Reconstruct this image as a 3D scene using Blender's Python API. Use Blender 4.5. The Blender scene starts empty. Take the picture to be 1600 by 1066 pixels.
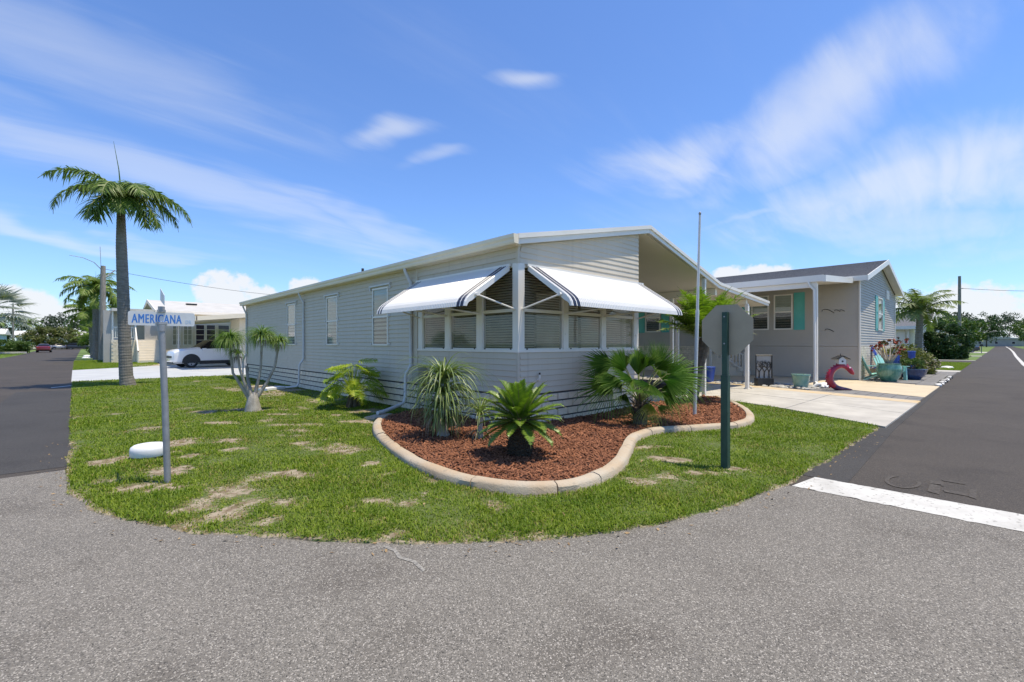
import bpy, bmesh, math, random
import numpy as np
from mathutils import Vector, Matrix

S = bpy.context.scene
COL = S.collection
random.seed(7)
RNG = np.random.default_rng(11)
PI = math.pi

# ---------------------------------------------------------------- camera
YAW = math.radians(46.6)                      # viewing direction measured from +X
cam = bpy.data.cameras.new('camera')
cam.sensor_width = 36.0
cam.lens = 36.0 * 720.0 / 1600.0
cam.shift_y = 4.0 / 1600.0
cam.clip_start = 0.05
cam.clip_end = 6000
camo = bpy.data.objects.new('camera', cam)
COL.objects.link(camo)
camo.location = (0, 0, 1.5)
camo.rotation_euler = (PI / 2, 0, YAW - PI / 2)
S.camera = camo
FW = Vector((math.cos(YAW), math.sin(YAW), 0))
RT = Vector((math.sin(YAW), -math.cos(YAW), 0))

# ---------------------------------------------------------------- light
SUN_EL = math.radians(74)
SUN_H = Vector((0.60, -0.80, 0)).normalized()
sun_dir = Vector((SUN_H.x * math.cos(SUN_EL), SUN_H.y * math.cos(SUN_EL), math.sin(SUN_EL)))
sl = bpy.data.lights.new('sun', 'SUN')
sl.energy = 3.3
sl.angle = math.radians(0.55)
sl.color = (1.0, 0.90, 0.71)
so = bpy.data.objects.new('sun', sl)
COL.objects.link(so)
so.location = (0, 0, 40)
so.rotation_euler = sun_dir.to_track_quat('Z', 'Y').to_euler()

W = bpy.data.worlds.new('World')
S.world = W
W.use_nodes = True
wn, wl = W.node_tree.nodes, W.node_tree.links
wn.clear()


def wnode(t, **kw):
    n = wn.new(t)
    for k, v in kw.items():
        setattr(n, k, v)
    return n


def wmath(op, a, b=None, c=None, clamp=False):
    n = wn.new('ShaderNodeMath')
    n.operation = op
    n.use_clamp = clamp
    for i, s in enumerate((a, b, c)):
        if s is None:
            continue
        if isinstance(s, (int, float)):
            n.inputs[i].default_value = s
        else:
            wl.new(s, n.inputs[i])
    return n.outputs[0]


sky = wnode('ShaderNodeTexSky', sky_type='NISHITA', sun_disc=False)
sky.sun_elevation = SUN_EL
sky.sun_rotation = math.atan2(SUN_H.x, SUN_H.y)
sky.air_density = 1.0
sky.dust_density = 0.35
sky.ozone_density = 1.6
tc = wnode('ShaderNodeTexCoord')
sep = wnode('ShaderNodeSeparateXYZ')
wl.new(tc.outputs['Generated'], sep.inputs[0])
az = wmath('ARCTAN2', sep.outputs[1], sep.outputs[0])
el = wmath('ARCSINE', sep.outputs[2])
elc = wmath('MAXIMUM', el, 0.0)
# thin high cloud laid out on a plane far above the ground
zz = wmath('ADD', wmath('MAXIMUM', sep.outputs[2], 0.0), 0.16)
px_ = wmath('DIVIDE', sep.outputs[0], zz)
py_ = wmath('DIVIDE', sep.outputs[1], zz)
cmb = wnode('ShaderNodeCombineXYZ')
wl.new(px_, cmb.inputs[0])
wl.new(py_, cmb.inputs[1])


def cnoise(scale, rot, stretch, detail, dist, off=(0, 0, 0)):
    mp = wnode('ShaderNodeMapping')
    mp.inputs['Rotation'].default_value = (0, 0, rot)
    mp.inputs['Scale'].default_value = stretch
    mp.inputs['Location'].default_value = off
    wl.new(cmb.outputs[0], mp.inputs[0])
    nz = wnode('ShaderNodeTexNoise')
    nz.inputs['Scale'].default_value = scale
    nz.inputs['Detail'].default_value = detail
    nz.inputs['Roughness'].default_value = 0.55
    nz.inputs['Distortion'].default_value = dist
    wl.new(mp.outputs[0], nz.inputs['Vector'])
    return nz.outputs['Fac']


fib = wmath('ADD', wmath('MULTIPLY', cnoise(1.7, 0.9, (0.35, 1.5, 1), 7, 0.7), 0.74), wmath('MULTIPLY', cnoise(5.5, 0.75, (0.30, 1.3, 1), 8, 1.6, (2, 5, 0)), 0.26))
soft = cnoise(0.55, 0.4, (0.6, 1.0, 1), 4, 0.5, (3.1, 1.7, 0))
cell = wnode('ShaderNodeCombineXYZ')
wl.new(az, cell.inputs[0])
wl.new(el, cell.inputs[1])
puff = wnode('ShaderNodeTexNoise')
puff.inputs['Scale'].default_value = 30
puff.inputs['Detail'].default_value = 7
puff.inputs['Roughness'].default_value = 0.58
wl.new(cell.outputs[0], puff.inputs['Vector'])


def sm(x, lo, hi):
    n = wnode('ShaderNodeMapRange', interpolation_type='SMOOTHSTEP')
    n.inputs['From Min'].default_value = lo
    n.inputs['From Max'].default_value = hi
    wl.new(x, n.inputs['Value'])
    return n.outputs[0]


general = wmath('MULTIPLY', sm(wmath('ADD', wmath('MULTIPLY', fib, 0.5), wmath('MULTIPLY', soft, 0.6)), 0.54, 0.90), 0.28)


wob1 = cnoise(1.1, 0.2, (1, 1, 1), 3, 0.3, (7, 2, 0))
wob2 = cnoise(1.3, 0.7, (1, 1, 1), 3, 0.3, (1, 9, 0))
azw = wmath('ADD', az, wmath('MULTIPLY', wmath('SUBTRACT', wob1, 0.5), 0.22))
elw = wmath('ADD', el, wmath('MULTIPLY', wmath('SUBTRACT', wob2, 0.5), 0.14))


def blob(a0, e0, ha, he, tilt, warp=False):
    da = wmath('SUBTRACT', azw if warp else az, a0)
    de = wmath('SUBTRACT', elw if warp else el, e0)
    ca, sa = math.cos(tilt), math.sin(tilt)
    u = wmath('DIVIDE', wmath('ADD', wmath('MULTIPLY', da, ca), wmath('MULTIPLY', de, sa)), ha)
    v = wmath('DIVIDE', wmath('SUBTRACT', wmath('MULTIPLY', de, ca), wmath('MULTIPLY', da, sa)), he)
    r2 = wmath('ADD', wmath('MULTIPLY', u, u), wmath('MULTIPLY', v, v))
    return wmath('SUBTRACT', 1.0, r2)


def dirpx(o, u):                              # azimuth / elevation of a sky direction
    d = FW + RT * o
    return math.atan2(d.y, d.x), math.atan2(u, d.length)


# wisps: (direction right, direction up, half length, half height, tilt, strength)
WISPS = [(-0.75, 0.36, 0.60, 0.045, 0.20, 0.36), (-0.28, 0.25, 0.34, 0.032, 0.26, 0.34),
         (-1.05, 0.24, 0.26, 0.018, 0.06, 0.42), (0.36, 0.41, 0.22, 0.050, -0.05, 0.62),
         (0.68, 0.50, 0.26, 0.085, -0.30, 0.56), (0.98, 0.36, 0.36, 0.085, -0.10, 0.68),
         (0.86, 0.245, 0.24, 0.040, 0.08, 0.42), (-0.27, 0.465, 0.100, 0.024, -0.06, 0.50),
         (-0.17, 0.40, 0.075, 0.014, -0.05, 0.38), (0.0, 0.565, 0.090, 0.018, 0.0, 0.50),
         (-0.95, 0.62, 0.38, 0.08, 0.05, 0.28), (0.52, 0.27, 0.12, 0.012, 0.0, 0.30)]
wis = general
for (o, u, ha, he, ti, st) in WISPS:
    a0, e0 = dirpx(o, u)
    b = wmath('SUBTRACT', 1.0, blob(a0, e0, ha, he, ti, True))
    b = wmath('EXPONENT', wmath('MULTIPLY', b, -1.3))
    t_ = wmath('MULTIPLY', sm(wmath('ADD', b, wmath('MULTIPLY', wmath('SUBTRACT', fib, 0.5), 2.6)), 0.02, 1.25), st)
    t_ = wmath('MULTIPLY', t_, sm(b, 0.02, 0.35))
    wis = wmath('MAXIMUM', wis, t_)
wis = wmath('MULTIPLY', wis, sm(el, 0.0, 0.14))
# heaps of cumulus low over the horizon
CUM = [(-0.62, 0.105, 0.055, 0.052), (-0.545, 0.085, 0.055, 0.042), (-0.445, 0.105, 0.036, 0.040), (-1.06, 0.085, 0.05, 0.03),
       (-0.97, 0.055, 0.06, 0.03), (0.97, 0.080, 0.10, 0.040), (0.52, 0.150, 0.09, 0.022), (1.15, 0.05, 0.10, 0.03),
       (-1.6, 0.10, 0.20, 0.06), (1.9, 0.09, 0.22, 0.06), (-3.0, 0.12, 0.2, 0.07), (3.2, 0.10, 0.25, 0.06)]
cum = None
for (o, u, ha, he) in CUM:
    a0, e0 = dirpx(o, u)
    b = blob(a0, e0, ha, he, 0)
    b = wmath('ADD', wmath('MAXIMUM', b, -1.0), wmath('MULTIPLY', wmath('SUBTRACT', puff.outputs['Fac'], 0.5), 2.6))
    c_ = sm(b, 0.05, 0.62)
    cum = c_ if cum is None else wmath('MAXIMUM', cum, c_)
hz = wmath('MULTIPLY', sm(wmath('SUBTRACT', 0.30, elc), 0.0, 0.42), 0.42)
cloud = wmath('MAXIMUM', wis, wmath('MULTIPLY', cum, 0.93))
hsv = wnode('ShaderNodeMix', data_type='RGBA', blend_type='MULTIPLY')
hsv.inputs['Factor'].default_value = 1.0
hsv.inputs['B'].default_value = (0.50, 0.645, 0.88, 1)
wl.new(sky.outputs[0], hsv.inputs['A'])
mx = wnode('ShaderNodeMix', data_type='RGBA')
mx.inputs['B'].default_value = (3.75, 3.85, 4.0, 1)
wl.new(cloud, mx.inputs['Factor'])
wl.new(hsv.outputs['Result'], mx.inputs['A'])
bg = wnode('ShaderNodeBackground')
bg.inputs['Strength'].default_value = 0.15
wl.new(mx.outputs['Result'], bg.inputs['Color'])
wo = wnode('ShaderNodeOutputWorld')
wl.new(bg.outputs[0], wo.inputs[0])

S.view_settings.view_transform = 'Standard'
S.view_settings.look = 'None'
S.view_settings.exposure = 0.68
S.view_settings.gamma = 1.0
S.view_settings.use_curve_mapping = False
S.render.engine = 'CYCLES'
S.cycles.max_bounces = 6
S.cycles.transparent_max_bounces = 12
S.cycles.use_denoising = True

# ---------------------------------------------------------------- materials
MATS = {}


def nd(nt, t, **kw):
    n = nt.nodes.new(t)
    for k, v in kw.items():
        setattr(n, k, v)
    return n


def mat(name, c1, c2=None, scale=6.0, rough=0.6, bump=0.0, bscale=60.0, metal=0.0, spec=0.5, detail=5, lo=0.35, hi=0.65,
        fine=None, stretch=None, coat=0.0, island=False, trans=0.0, coords='Object'):
    """procedural surface: two colours mixed by noise (or per piece), optional fine speckle, bump and translucency"""
    m = bpy.data.materials.new(name)
    m.use_nodes = True
    nt = m.node_tree
    p = nt.nodes['Principled BSDF']
    out = nt.nodes['Material Output']
    L = nt.links
    p.inputs['Roughness'].default_value = rough
    p.inputs['Metallic'].default_value = metal
    p.inputs['Specular IOR Level'].default_value = spec
    p.inputs['Coat Weight'].default_value = coat
    c2 = c2 or c1
    co = nd(nt, 'ShaderNodeTexCoord').outputs[coords]
    if stretch:
        mp = nd(nt, 'ShaderNodeMapping')
        mp.inputs['Scale'].default_value = stretch
        L.new(co, mp.inputs[0])
        co = mp.outputs[0]
    nz = nd(nt, 'ShaderNodeTexNoise')
    nz.inputs['Scale'].default_value = scale
    nz.inputs['Detail'].default_value = detail
    nz.inputs['Roughness'].default_value = 0.6
    L.new(co, nz.inputs['Vector'])
    mr = nd(nt, 'ShaderNodeMapRange')
    mr.inputs['From Min'].default_value = lo
    mr.inputs['From Max'].default_value = hi
    L.new(nz.outputs['Fac'], mr.inputs['Value'])
    fac = mr.outputs[0]
    if island:
        ge = nd(nt, 'ShaderNodeNewGeometry')
        ad = nd(nt, 'ShaderNodeMath', operation='MULTIPLY_ADD')
        ad.inputs[1].default_value = 0.65
        L.new(ge.outputs['Random Per Island'], ad.inputs[0])
        ml = nd(nt, 'ShaderNodeMath', operation='MULTIPLY')
        ml.inputs[1].default_value = 0.35
        L.new(fac, ml.inputs[0])
        L.new(ml.outputs[0], ad.inputs[2])
        fac = ad.outputs[0]
    mix = nd(nt, 'ShaderNodeMix', data_type='RGBA')
    mix.inputs['A'].default_value = (*c1, 1)
    mix.inputs['B'].default_value = (*c2, 1)
    L.new(fac, mix.inputs['Factor'])
    col = mix.outputs['Result']
    if fine:                                   # (colour, scale, low, high) speckle
        fz = nd(nt, 'ShaderNodeTexNoise')
        fz.inputs['Scale'].default_value = fine[1]
        fz.inputs['Detail'].default_value = 3
        L.new(co, fz.inputs['Vector'])
        fr = nd(nt, 'ShaderNodeMapRange')
        fr.inputs['From Min'].default_value = fine[2]
        fr.inputs['From Max'].default_value = fine[3]
        L.new(fz.outputs['Fac'], fr.inputs['Value'])
        m2 = nd(nt, 'ShaderNodeMix', data_type='RGBA')
        m2.inputs['B'].default_value = (*fine[0], 1)
        L.new(fr.outputs[0], m2.inputs['Factor'])
        L.new(col, m2.inputs['A'])
        col = m2.outputs['Result']
    L.new(col, p.inputs['Base Color'])
    if bump:
        bz = nd(nt, 'ShaderNodeTexNoise')
        bz.inputs['Scale'].default_value = bscale
        bz.inputs['Detail'].default_value = 4
        L.new(co, bz.inputs['Vector'])
        bp = nd(nt, 'ShaderNodeBump')
        bp.inputs['Strength'].default_value = bump
        bp.inputs['Distance'].default_value = 0.02
        L.new(bz.outputs['Fac'], bp.inputs['Height'])
        L.new(bp.outputs[0], p.inputs['Normal'])
    if trans:
        tr = nd(nt, 'ShaderNodeBsdfTranslucent')
        tm = nd(nt, 'ShaderNodeMix', data_type='RGBA', blend_type='MULTIPLY')
        tm.inputs['Factor'].default_value = 1.0
        tm.inputs['B'].default_value = (1.0, 1.25, 0.45, 1)
        L.new(col, tm.inputs['A'])
        L.new(tm.outputs['Result'], tr.inputs['Color'])
        ms = nd(nt, 'ShaderNodeMixShader')
        ms.inputs[0].default_value = trans
        L.new(p.outputs[0], ms.inputs[1])
        L.new(tr.outputs[0], ms.inputs[2])
        L.new(ms.outputs[0], out.inputs['Surface'])
    MATS[name] = m
    return m


def asphalt(name, base, light, dark, patch, sp_scale, rough=0.85, bump=0.5, stretch=None):
    dk = tuple(c * q for c, q in zip(base, (0.66, 0.63, 0.60)))
    m = mat(name, base, patch, scale=0.45, rough=rough, bump=0, detail=8, lo=0.36, hi=0.64, fine=(dk, 1.1, 0.52, 0.78), stretch=stretch)
    nt = m.node_tree
    L = nt.links
    p = nt.nodes['Principled BSDF']
    co = [n for n in nt.nodes if n.type == 'TEX_COORD'][0].outputs['Object']
    col = p.inputs['Base Color'].links[0].from_socket
    vo = nd(nt, 'ShaderNodeTexVoronoi', feature='F1')
    vo.inputs['Scale'].default_value = sp_scale
    L.new(co, vo.inputs['Vector'])
    bw = nd(nt, 'ShaderNodeSeparateColor')
    L.new(vo.outputs['Color'], bw.inputs[0])
    for (c, lo, hi, ch) in ((light, 0.72, 1.0, 0), (dark, 0.66, 1.0, 1)):
        mr = nd(nt, 'ShaderNodeMapRange')
        mr.inputs['From Min'].default_value = lo
        mr.inputs['From Max'].default_value = hi
        L.new(bw.outputs[ch], mr.inputs['Value'])
        mm = nd(nt, 'ShaderNodeMix', data_type='RGBA')
        mm.inputs['B'].default_value = (*c, 1)
        L.new(mr.outputs[0], mm.inputs['Factor'])
        L.new(col, mm.inputs['A'])
        col = mm.outputs['Result']
    L.new(col, p.inputs['Base Color'])
    bp = nd(nt, 'ShaderNodeBump')
    bp.inputs['Strength'].default_value = bump
    bp.inputs['Distance'].default_value = 0.006
    L.new(vo.outputs['Distance'], bp.inputs['Height'])
    bp.invert = True
    L.new(bp.outputs[0], p.inputs['Normal'])
    return m


asphalt('asphalt_old', (0.178, 0.161, 0.136), (0.48, 0.44, 0.38), (0.064, 0.058, 0.049), (0.212, 0.192, 0.161), 165, bump=0.9)
asphalt('asphalt_new', (0.047, 0.038, 0.029), (0.105, 0.088, 0.070), (0.020, 0.017, 0.014), (0.066, 0.054, 0.042), 150, bump=0.35)
asphalt('asphalt_patch', (0.040, 0.036, 0.032), (0.08, 0.075, 0.068), (0.02, 0.02, 0.018), (0.050, 0.045, 0.040), 150, bump=0.3)
mat('paint_worn', (0.47, 0.455, 0.415), (0.62, 0.605, 0.56), 3, 0.8, 0.25, 120, detail=9, fine=((0.22, 0.205, 0.18), 22, 0.60, 0.70))
mat('paint_ghost', (0.105, 0.09, 0.074), (0.070, 0.059, 0.047), 14, 0.85, fine=((0.055, 0.046, 0.036), 40, 0.40, 0.56))
mat('seam_filler', (0.34, 0.32, 0.28), (0.25, 0.235, 0.205), 20, 0.9, 0.3, 80, fine=((0.17, 0.16, 0.145), 45, 0.45, 0.6))
mat('concrete', (0.52, 0.49, 0.43), (0.40, 0.375, 0.33), 1.3, 0.9, 0.25, 90, fine=((0.30, 0.28, 0.25), 9, 0.66, 0.86))
mat('concrete_stained', (0.56, 0.41, 0.22), (0.53, 0.46, 0.35), 1.7, 0.9, 0.25, 90, fine=((0.40, 0.33, 0.24), 12, 0.62, 0.85))
mat('concrete_cream', (0.60, 0.50, 0.35), (0.52, 0.44, 0.31), 1.2, 0.9, 0.2, 90)
mat('concrete_painted', (0.50, 0.51, 0.50), (0.42, 0.43, 0.43), 0.9, 0.7, 0.1, 60)
mat('paver', (0.17, 0.165, 0.16), (0.23, 0.22, 0.21), 3, 0.9, 0.4, 70)
mat('edging', (0.46, 0.395, 0.30), (0.45, 0.325, 0.20), 2.2, 0.85, 0.4, 60, lo=0.35, hi=0.72, fine=((0.22, 0.19, 0.15), 9, 0.58, 0.85))
mat('soil', (0.105, 0.135, 0.028), (0.075, 0.105, 0.022), 4, 0.95, 0.5, 50, fine=((0.20, 0.17, 0.09), 14, 0.62, 0.88))
mat('dead_leaf', (0.16, 0.10, 0.05), (0.40, 0.28, 0.15), 8, 0.8, island=True, spec=0.2)
mat('far_turf', (0.10, 0.165, 0.028), (0.145, 0.20, 0.042), 1.2, 0.95, 0.6, 30, fine=((0.07, 0.12, 0.02), 6, 0.5, 0.8))
mat('grass_blade', (0.082, 0.160, 0.010), (0.275, 0.335, 0.030), 2.5, 0.55, island=True, trans=0.30, spec=0.25)
mat('grass_dry', (0.17, 0.17, 0.035), (0.34, 0.28, 0.10), 2.5, 0.7, island=True, trans=0.2, spec=0.2)
mat('mulch_base', (0.13, 0.052, 0.028), (0.075, 0.035, 0.022), 12, 0.95, 0.8, 45)
mat('mulch_chip', (0.105, 0.040, 0.022), (0.36, 0.155, 0.080), 8, 0.85, island=True, spec=0.2)
mat('siding', (0.620, 0.550, 0.442), (0.575, 0.508, 0.405), 0.8, 0.55, 0.08, 40, stretch=(1.6, 1.6, 0.25), spec=0.35, fine=((0.49, 0.43, 0.34), 5, 0.56, 0.85))
mat('siding_neighbour', (0.53, 0.485, 0.42), (0.485, 0.445, 0.385), 0.8, 0.6, 0.05, 40, spec=0.3)
mat('siding_cream', (0.80, 0.725, 0.60), (0.72, 0.65, 0.53), 0.8, 0.6, 0.05, 40, spec=0.3)
mat('siding_grey', (0.44, 0.42, 0.39), (0.38, 0.365, 0.34), 0.8, 0.6, 0.05, 40, spec=0.3)
mat('siding_blue', (0.46, 0.60, 0.66), (0.42, 0.55, 0.61), 0.8, 0.6, 0.05, 40, spec=0.3)
mat('skirt_brick', (0.88, 0.765, 0.59), (0.72, 0.615, 0.465), 5, 0.85, 0.6, 55, fine=((0.20, 0.175, 0.13), 3.0, 0.60, 0.80))
mat('mortar', (0.060, 0.054, 0.047), (0.09, 0.082, 0.072), 6, 0.95, 0.3, 60)
mat('white_metal', (0.82, 0.775, 0.70), (0.76, 0.72, 0.65), 1.5, 0.38, 0.03, 30, spec=0.5)
mat('cream_metal', (0.88, 0.77, 0.58), (0.80, 0.70, 0.53), 1.4, 0.45, 0.03, 30)
mat('pipe_paint', (0.66, 0.655, 0.64), (0.58, 0.575, 0.56), 3, 0.45)
mat('ceiling_panel', (0.72, 0.665, 0.54), (0.66, 0.61, 0.49), 0.6, 0.6, 0.03, 30)
mat('roof_metal', (0.60, 0.575, 0.52), (0.52, 0.50, 0.45), 1.3, 0.5, 0.05, 30)
mat('awning_white', (0.78, 0.765, 0.73), (0.73, 0.715, 0.68), 1.2, 0.35, spec=0.5)
mat('awning_navy', (0.020, 0.027, 0.055), (0.028, 0.035, 0.065), 2, 0.4)
mat('blind_slat', (0.36, 0.325, 0.25), (0.30, 0.27, 0.20), 3, 0.6)
mat('blind_sky_pale', (0.62, 0.66, 0.62), (0.54, 0.58, 0.55), 4, 0.6)  # greenish tone carries the reflected sky of the long-wall upper sashes
mat('screen_dark', (0.055, 0.06, 0.06), (0.075, 0.08, 0.08), 6, 0.7)
mat('interior_dark', (0.05, 0.048, 0.045), None, 4, 0.9)
mat('shingle', (0.105, 0.108, 0.118), (0.165, 0.168, 0.178), 14, 0.9, 0.6, 40, fine=((0.06, 0.06, 0.066), 30, 0.55, 0.7))
mat('galvanised', (0.36, 0.365, 0.37), (0.28, 0.285, 0.29), 9, 0.5, 0.04, 50, metal=0.35)
mat('sign_white', (0.64, 0.66, 0.665), (0.56, 0.58, 0.585), 7, 0.4)
mat('sign_blue', (0.035, 0.17, 0.52), (0.06, 0.22, 0.58), 20, 0.45)
mat('sign_blue_faded', (0.36, 0.50, 0.66), (0.45, 0.57, 0.68), 20, 0.5)
mat('sign_green', (0.016, 0.052, 0.035), (0.025, 0.070, 0.047), 12, 0.5, 0.05, 60)
mat('sign_back', (0.42, 0.345, 0.245), (0.37, 0.305, 0.22), 4, 0.6, spec=0.2)
mat('sign_red', (0.42, 0.02, 0.02), None, 4, 0.4)
mat('white_plastic', (0.80, 0.79, 0.77), (0.72, 0.71, 0.69), 5, 0.4)
mat('tan_plastic', (0.50, 0.42, 0.28), (0.40, 0.34, 0.24), 5, 0.7)
mat('trunk_palm', (0.255, 0.235, 0.20), (0.145, 0.13, 0.105), 7, 0.9, 0.7, 30, stretch=(1, 1, 3.5), fine=((0.31, 0.29, 0.24), 14, 0.56, 0.75))
mat('trunk_mossy', (0.20, 0.19, 0.13), (0.12, 0.11, 0.075), 6, 0.9, 0.7, 30, stretch=(1, 1, 3))
mat('trunk_pony', (0.42, 0.385, 0.325), (0.29, 0.26, 0.215), 9, 0.85, 0.5, 45)
mat('trunk_sago', (0.035, 0.028, 0.018), (0.085, 0.065, 0.042), 20, 0.95, 0.8, 50, island=True)
mat('trunk_bark', (0.15, 0.12, 0.09), (0.085, 0.068, 0.05), 9, 0.95, 0.8, 30)
mat('pole_wood', (0.30, 0.275, 0.235), (0.19, 0.175, 0.15), 5, 0.9, 0.5, 40, stretch=(3, 3, 0.5))
mat('frond_royal', (0.055, 0.120, 0.016), (0.185, 0.255, 0.036), 3, 0.45, island=True, trans=0.28, spec=0.4)
mat('frond_rib', (0.16, 0.19, 0.05), (0.22, 0.23, 0.08), 6, 0.5)
mat('frond_light', (0.10, 0.175, 0.025), (0.25, 0.32, 0.06), 3, 0.5, island=True, trans=0.32, spec=0.3)
mat('frond_far', (0.12, 0.17, 0.055), (0.26, 0.30, 0.11), 3, 0.55, island=True, trans=0.3)
mat('frond_sago', (0.085, 0.165, 0.015), (0.220, 0.315, 0.038), 3, 0.38, island=True, trans=0.25, spec=0.5)
mat('frond_fan', (0.070, 0.175, 0.018), (0.250, 0.380, 0.060), 3, 0.55, island=True, trans=0.35, spec=0.2)
mat('frond_fan_yellow', (0.26, 0.33, 0.05), (0.34, 0.36, 0.08), 3, 0.45, island=True, trans=0.35)
mat('frond_date', (0.125, 0.215, 0.020), (0.30, 0.40, 0.055), 3, 0.45, island=True, trans=0.35, spec=0.4)
mat('strap_leaf', (0.110, 0.170, 0.042), (0.290, 0.350, 0.125), 2, 0.4, island=True, trans=0.22, spec=0.45)
mat('strap_dry', (0.30, 0.26, 0.17), (0.20, 0.17, 0.11), 2, 0.8, island=True)
mat('pony_leaf', (0.085, 0.170, 0.020), (0.270, 0.370, 0.065), 2, 0.45, island=True, trans=0.3)
mat('phil_leaf', (0.15, 0.27, 0.018), (0.52, 0.56, 0.05), 1.5, 0.4, island=True, trans=0.35, spec=0.5)
mat('silver_frond', (0.22, 0.26, 0.22), (0.48, 0.50, 0.44), 3, 0.5, island=True, trans=0.15)
mat('leaf_dark', (0.018, 0.050, 0.012), (0.060, 0.115, 0.022), 2.5, 0.55, island=True, trans=0.2)
mat('leaf_mid', (0.045, 0.095, 0.016), (0.125, 0.185, 0.034), 2.5, 0.55, island=True, trans=0.25)
mat('leaf_pine', (0.022, 0.045, 0.020), (0.055, 0.085, 0.035), 2.5, 0.6, island=True, trans=0.15)
mat('leaf_olive', (0.095, 0.12, 0.032), (0.20, 0.20, 0.055), 2.5, 0.6, island=True, trans=0.25)
mat('flower_red', (0.42, 0.035, 0.045), (0.60, 0.12, 0.10), 6, 0.5, island=True, trans=0.2)
mat('flower_orange', (0.65, 0.22, 0.06), (0.75, 0.45, 0.25), 6, 0.5, island=True)
mat('teal_paint', (0.095, 0.44, 0.39), (0.12, 0.48, 0.43), 3, 0.45)
mat('teal_glaze', (0.14, 0.31, 0.27), (0.25, 0.42, 0.36), 5, 0.25, coat=0.3)
mat('green_glaze', (0.035, 0.16, 0.12), (0.14, 0.32, 0.25), 7, 0.2, coat=0.5, stretch=(1, 1, 0.4))
mat('blue_glaze', (0.022, 0.042, 0.115), (0.04, 0.075, 0.18), 7, 0.2, coat=0.5)
mat('blue_plastic', (0.045, 0.10, 0.42), (0.06, 0.13, 0.48), 5, 0.4)
mat('aqua_plastic', (0.30, 0.60, 0.53), (0.36, 0.64, 0.57), 4, 0.5)
mat('yellow_plastic', (0.75, 0.62, 0.08), None, 4, 0.5)
mat('dragon_red', (0.42, 0.018, 0.040), (0.30, 0.012, 0.045), 9, 0.32, 0.35, 60, coat=0.3)
mat('dragon_purple', (0.060, 0.022, 0.065), (0.10, 0.03, 0.07), 9, 0.35, 0.35, 60)
mat('black_metal', (0.018, 0.018, 0.018), (0.03, 0.03, 0.03), 8, 0.45)
mat('black_rubber', (0.018, 0.018, 0.018), (0.026, 0.026, 0.026), 12, 0.8)
mat('rim_metal', (0.42, 0.42, 0.43), (0.34, 0.34, 0.35), 6, 0.4, metal=0.2)
mat('car_white', (0.80, 0.80, 0.80), None, 4, 0.25, coat=0.7)
mat('car_red', (0.16, 0.012, 0.016), None, 4, 0.25, coat=0.7)
mat('car_silver', (0.42, 0.43, 0.44), None, 4, 0.3, metal=0.5, coat=0.6)
mat('car_dark', (0.03, 0.032, 0.036), None, 4, 0.3, coat=0.6)
mat('plastic_black', (0.022, 0.022, 0.023), (0.03, 0.03, 0.031), 9, 0.6)
mat('lamp_lens', (0.55, 0.56, 0.58), None, 4, 0.1, coat=1.0)
mat('lamp_red', (0.45, 0.02, 0.02), None, 4, 0.15, coat=1.0)
mat('river_stone', (0.50, 0.48, 0.44), (0.24, 0.23, 0.21), 1.5, 0.7, island=True)
mat('stone_black', (0.025, 0.025, 0.025), None, 4, 0.6)
mat('stone_white', (0.78, 0.77, 0.74), None, 4, 0.6)
mat('purple_glass', (0.018, 0.012, 0.035), (0.026, 0.018, 0.05), 3, 0.08)
mat('car_glass', (0.010, 0.011, 0.012), None, 3, 0.15, spec=0.12)
mat('wood_tan', (0.40, 0.31, 0.19), (0.32, 0.245, 0.15), 6, 0.8, 0.2, 40)


def glass(name, tint, refl=1.0):
    m = bpy.data.materials.new(name)
    m.use_nodes = True
    nt = m.node_tree
    nt.nodes.clear()
    o = nd(nt, 'ShaderNodeOutputMaterial')
    t = nd(nt, 'ShaderNodeBsdfTransparent')
    t.inputs[0].default_value = (*tint, 1)
    g = nd(nt, 'ShaderNodeBsdfGlossy')
    g.inputs['Roughness'].default_value = 0.03
    fr = nd(nt, 'ShaderNodeLayerWeight')
    fr.inputs['Blend'].default_value = 0.5
    pw = nd(nt, 'ShaderNodeMath', operation='POWER')
    pw.inputs[1].default_value = 4.0
    nt.links.new(fr.outputs['Facing'], pw.inputs[0])
    ml = nd(nt, 'ShaderNodeMath', operation='MULTIPLY_ADD')
    ml.inputs[1].default_value = 0.7
    ml.inputs[2].default_value = 0.045 * refl
    nt.links.new(pw.outputs[0], ml.inputs[0])
    x = nd(nt, 'ShaderNodeMixShader')
    nt.links.new(ml.outputs[0], x.inputs[0])
    nt.links.new(t.outputs[0], x.inputs[1])
    nt.links.new(g.outputs[0], x.inputs[2])
    nt.links.new(x.outputs[0], o.inputs[0])
    MATS[name] = m


glass('pane_glass', (0.95, 0.95, 0.93), 0.5)
glass('tinted_glass', (0.85, 0.87, 0.85), 1.0)


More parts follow.
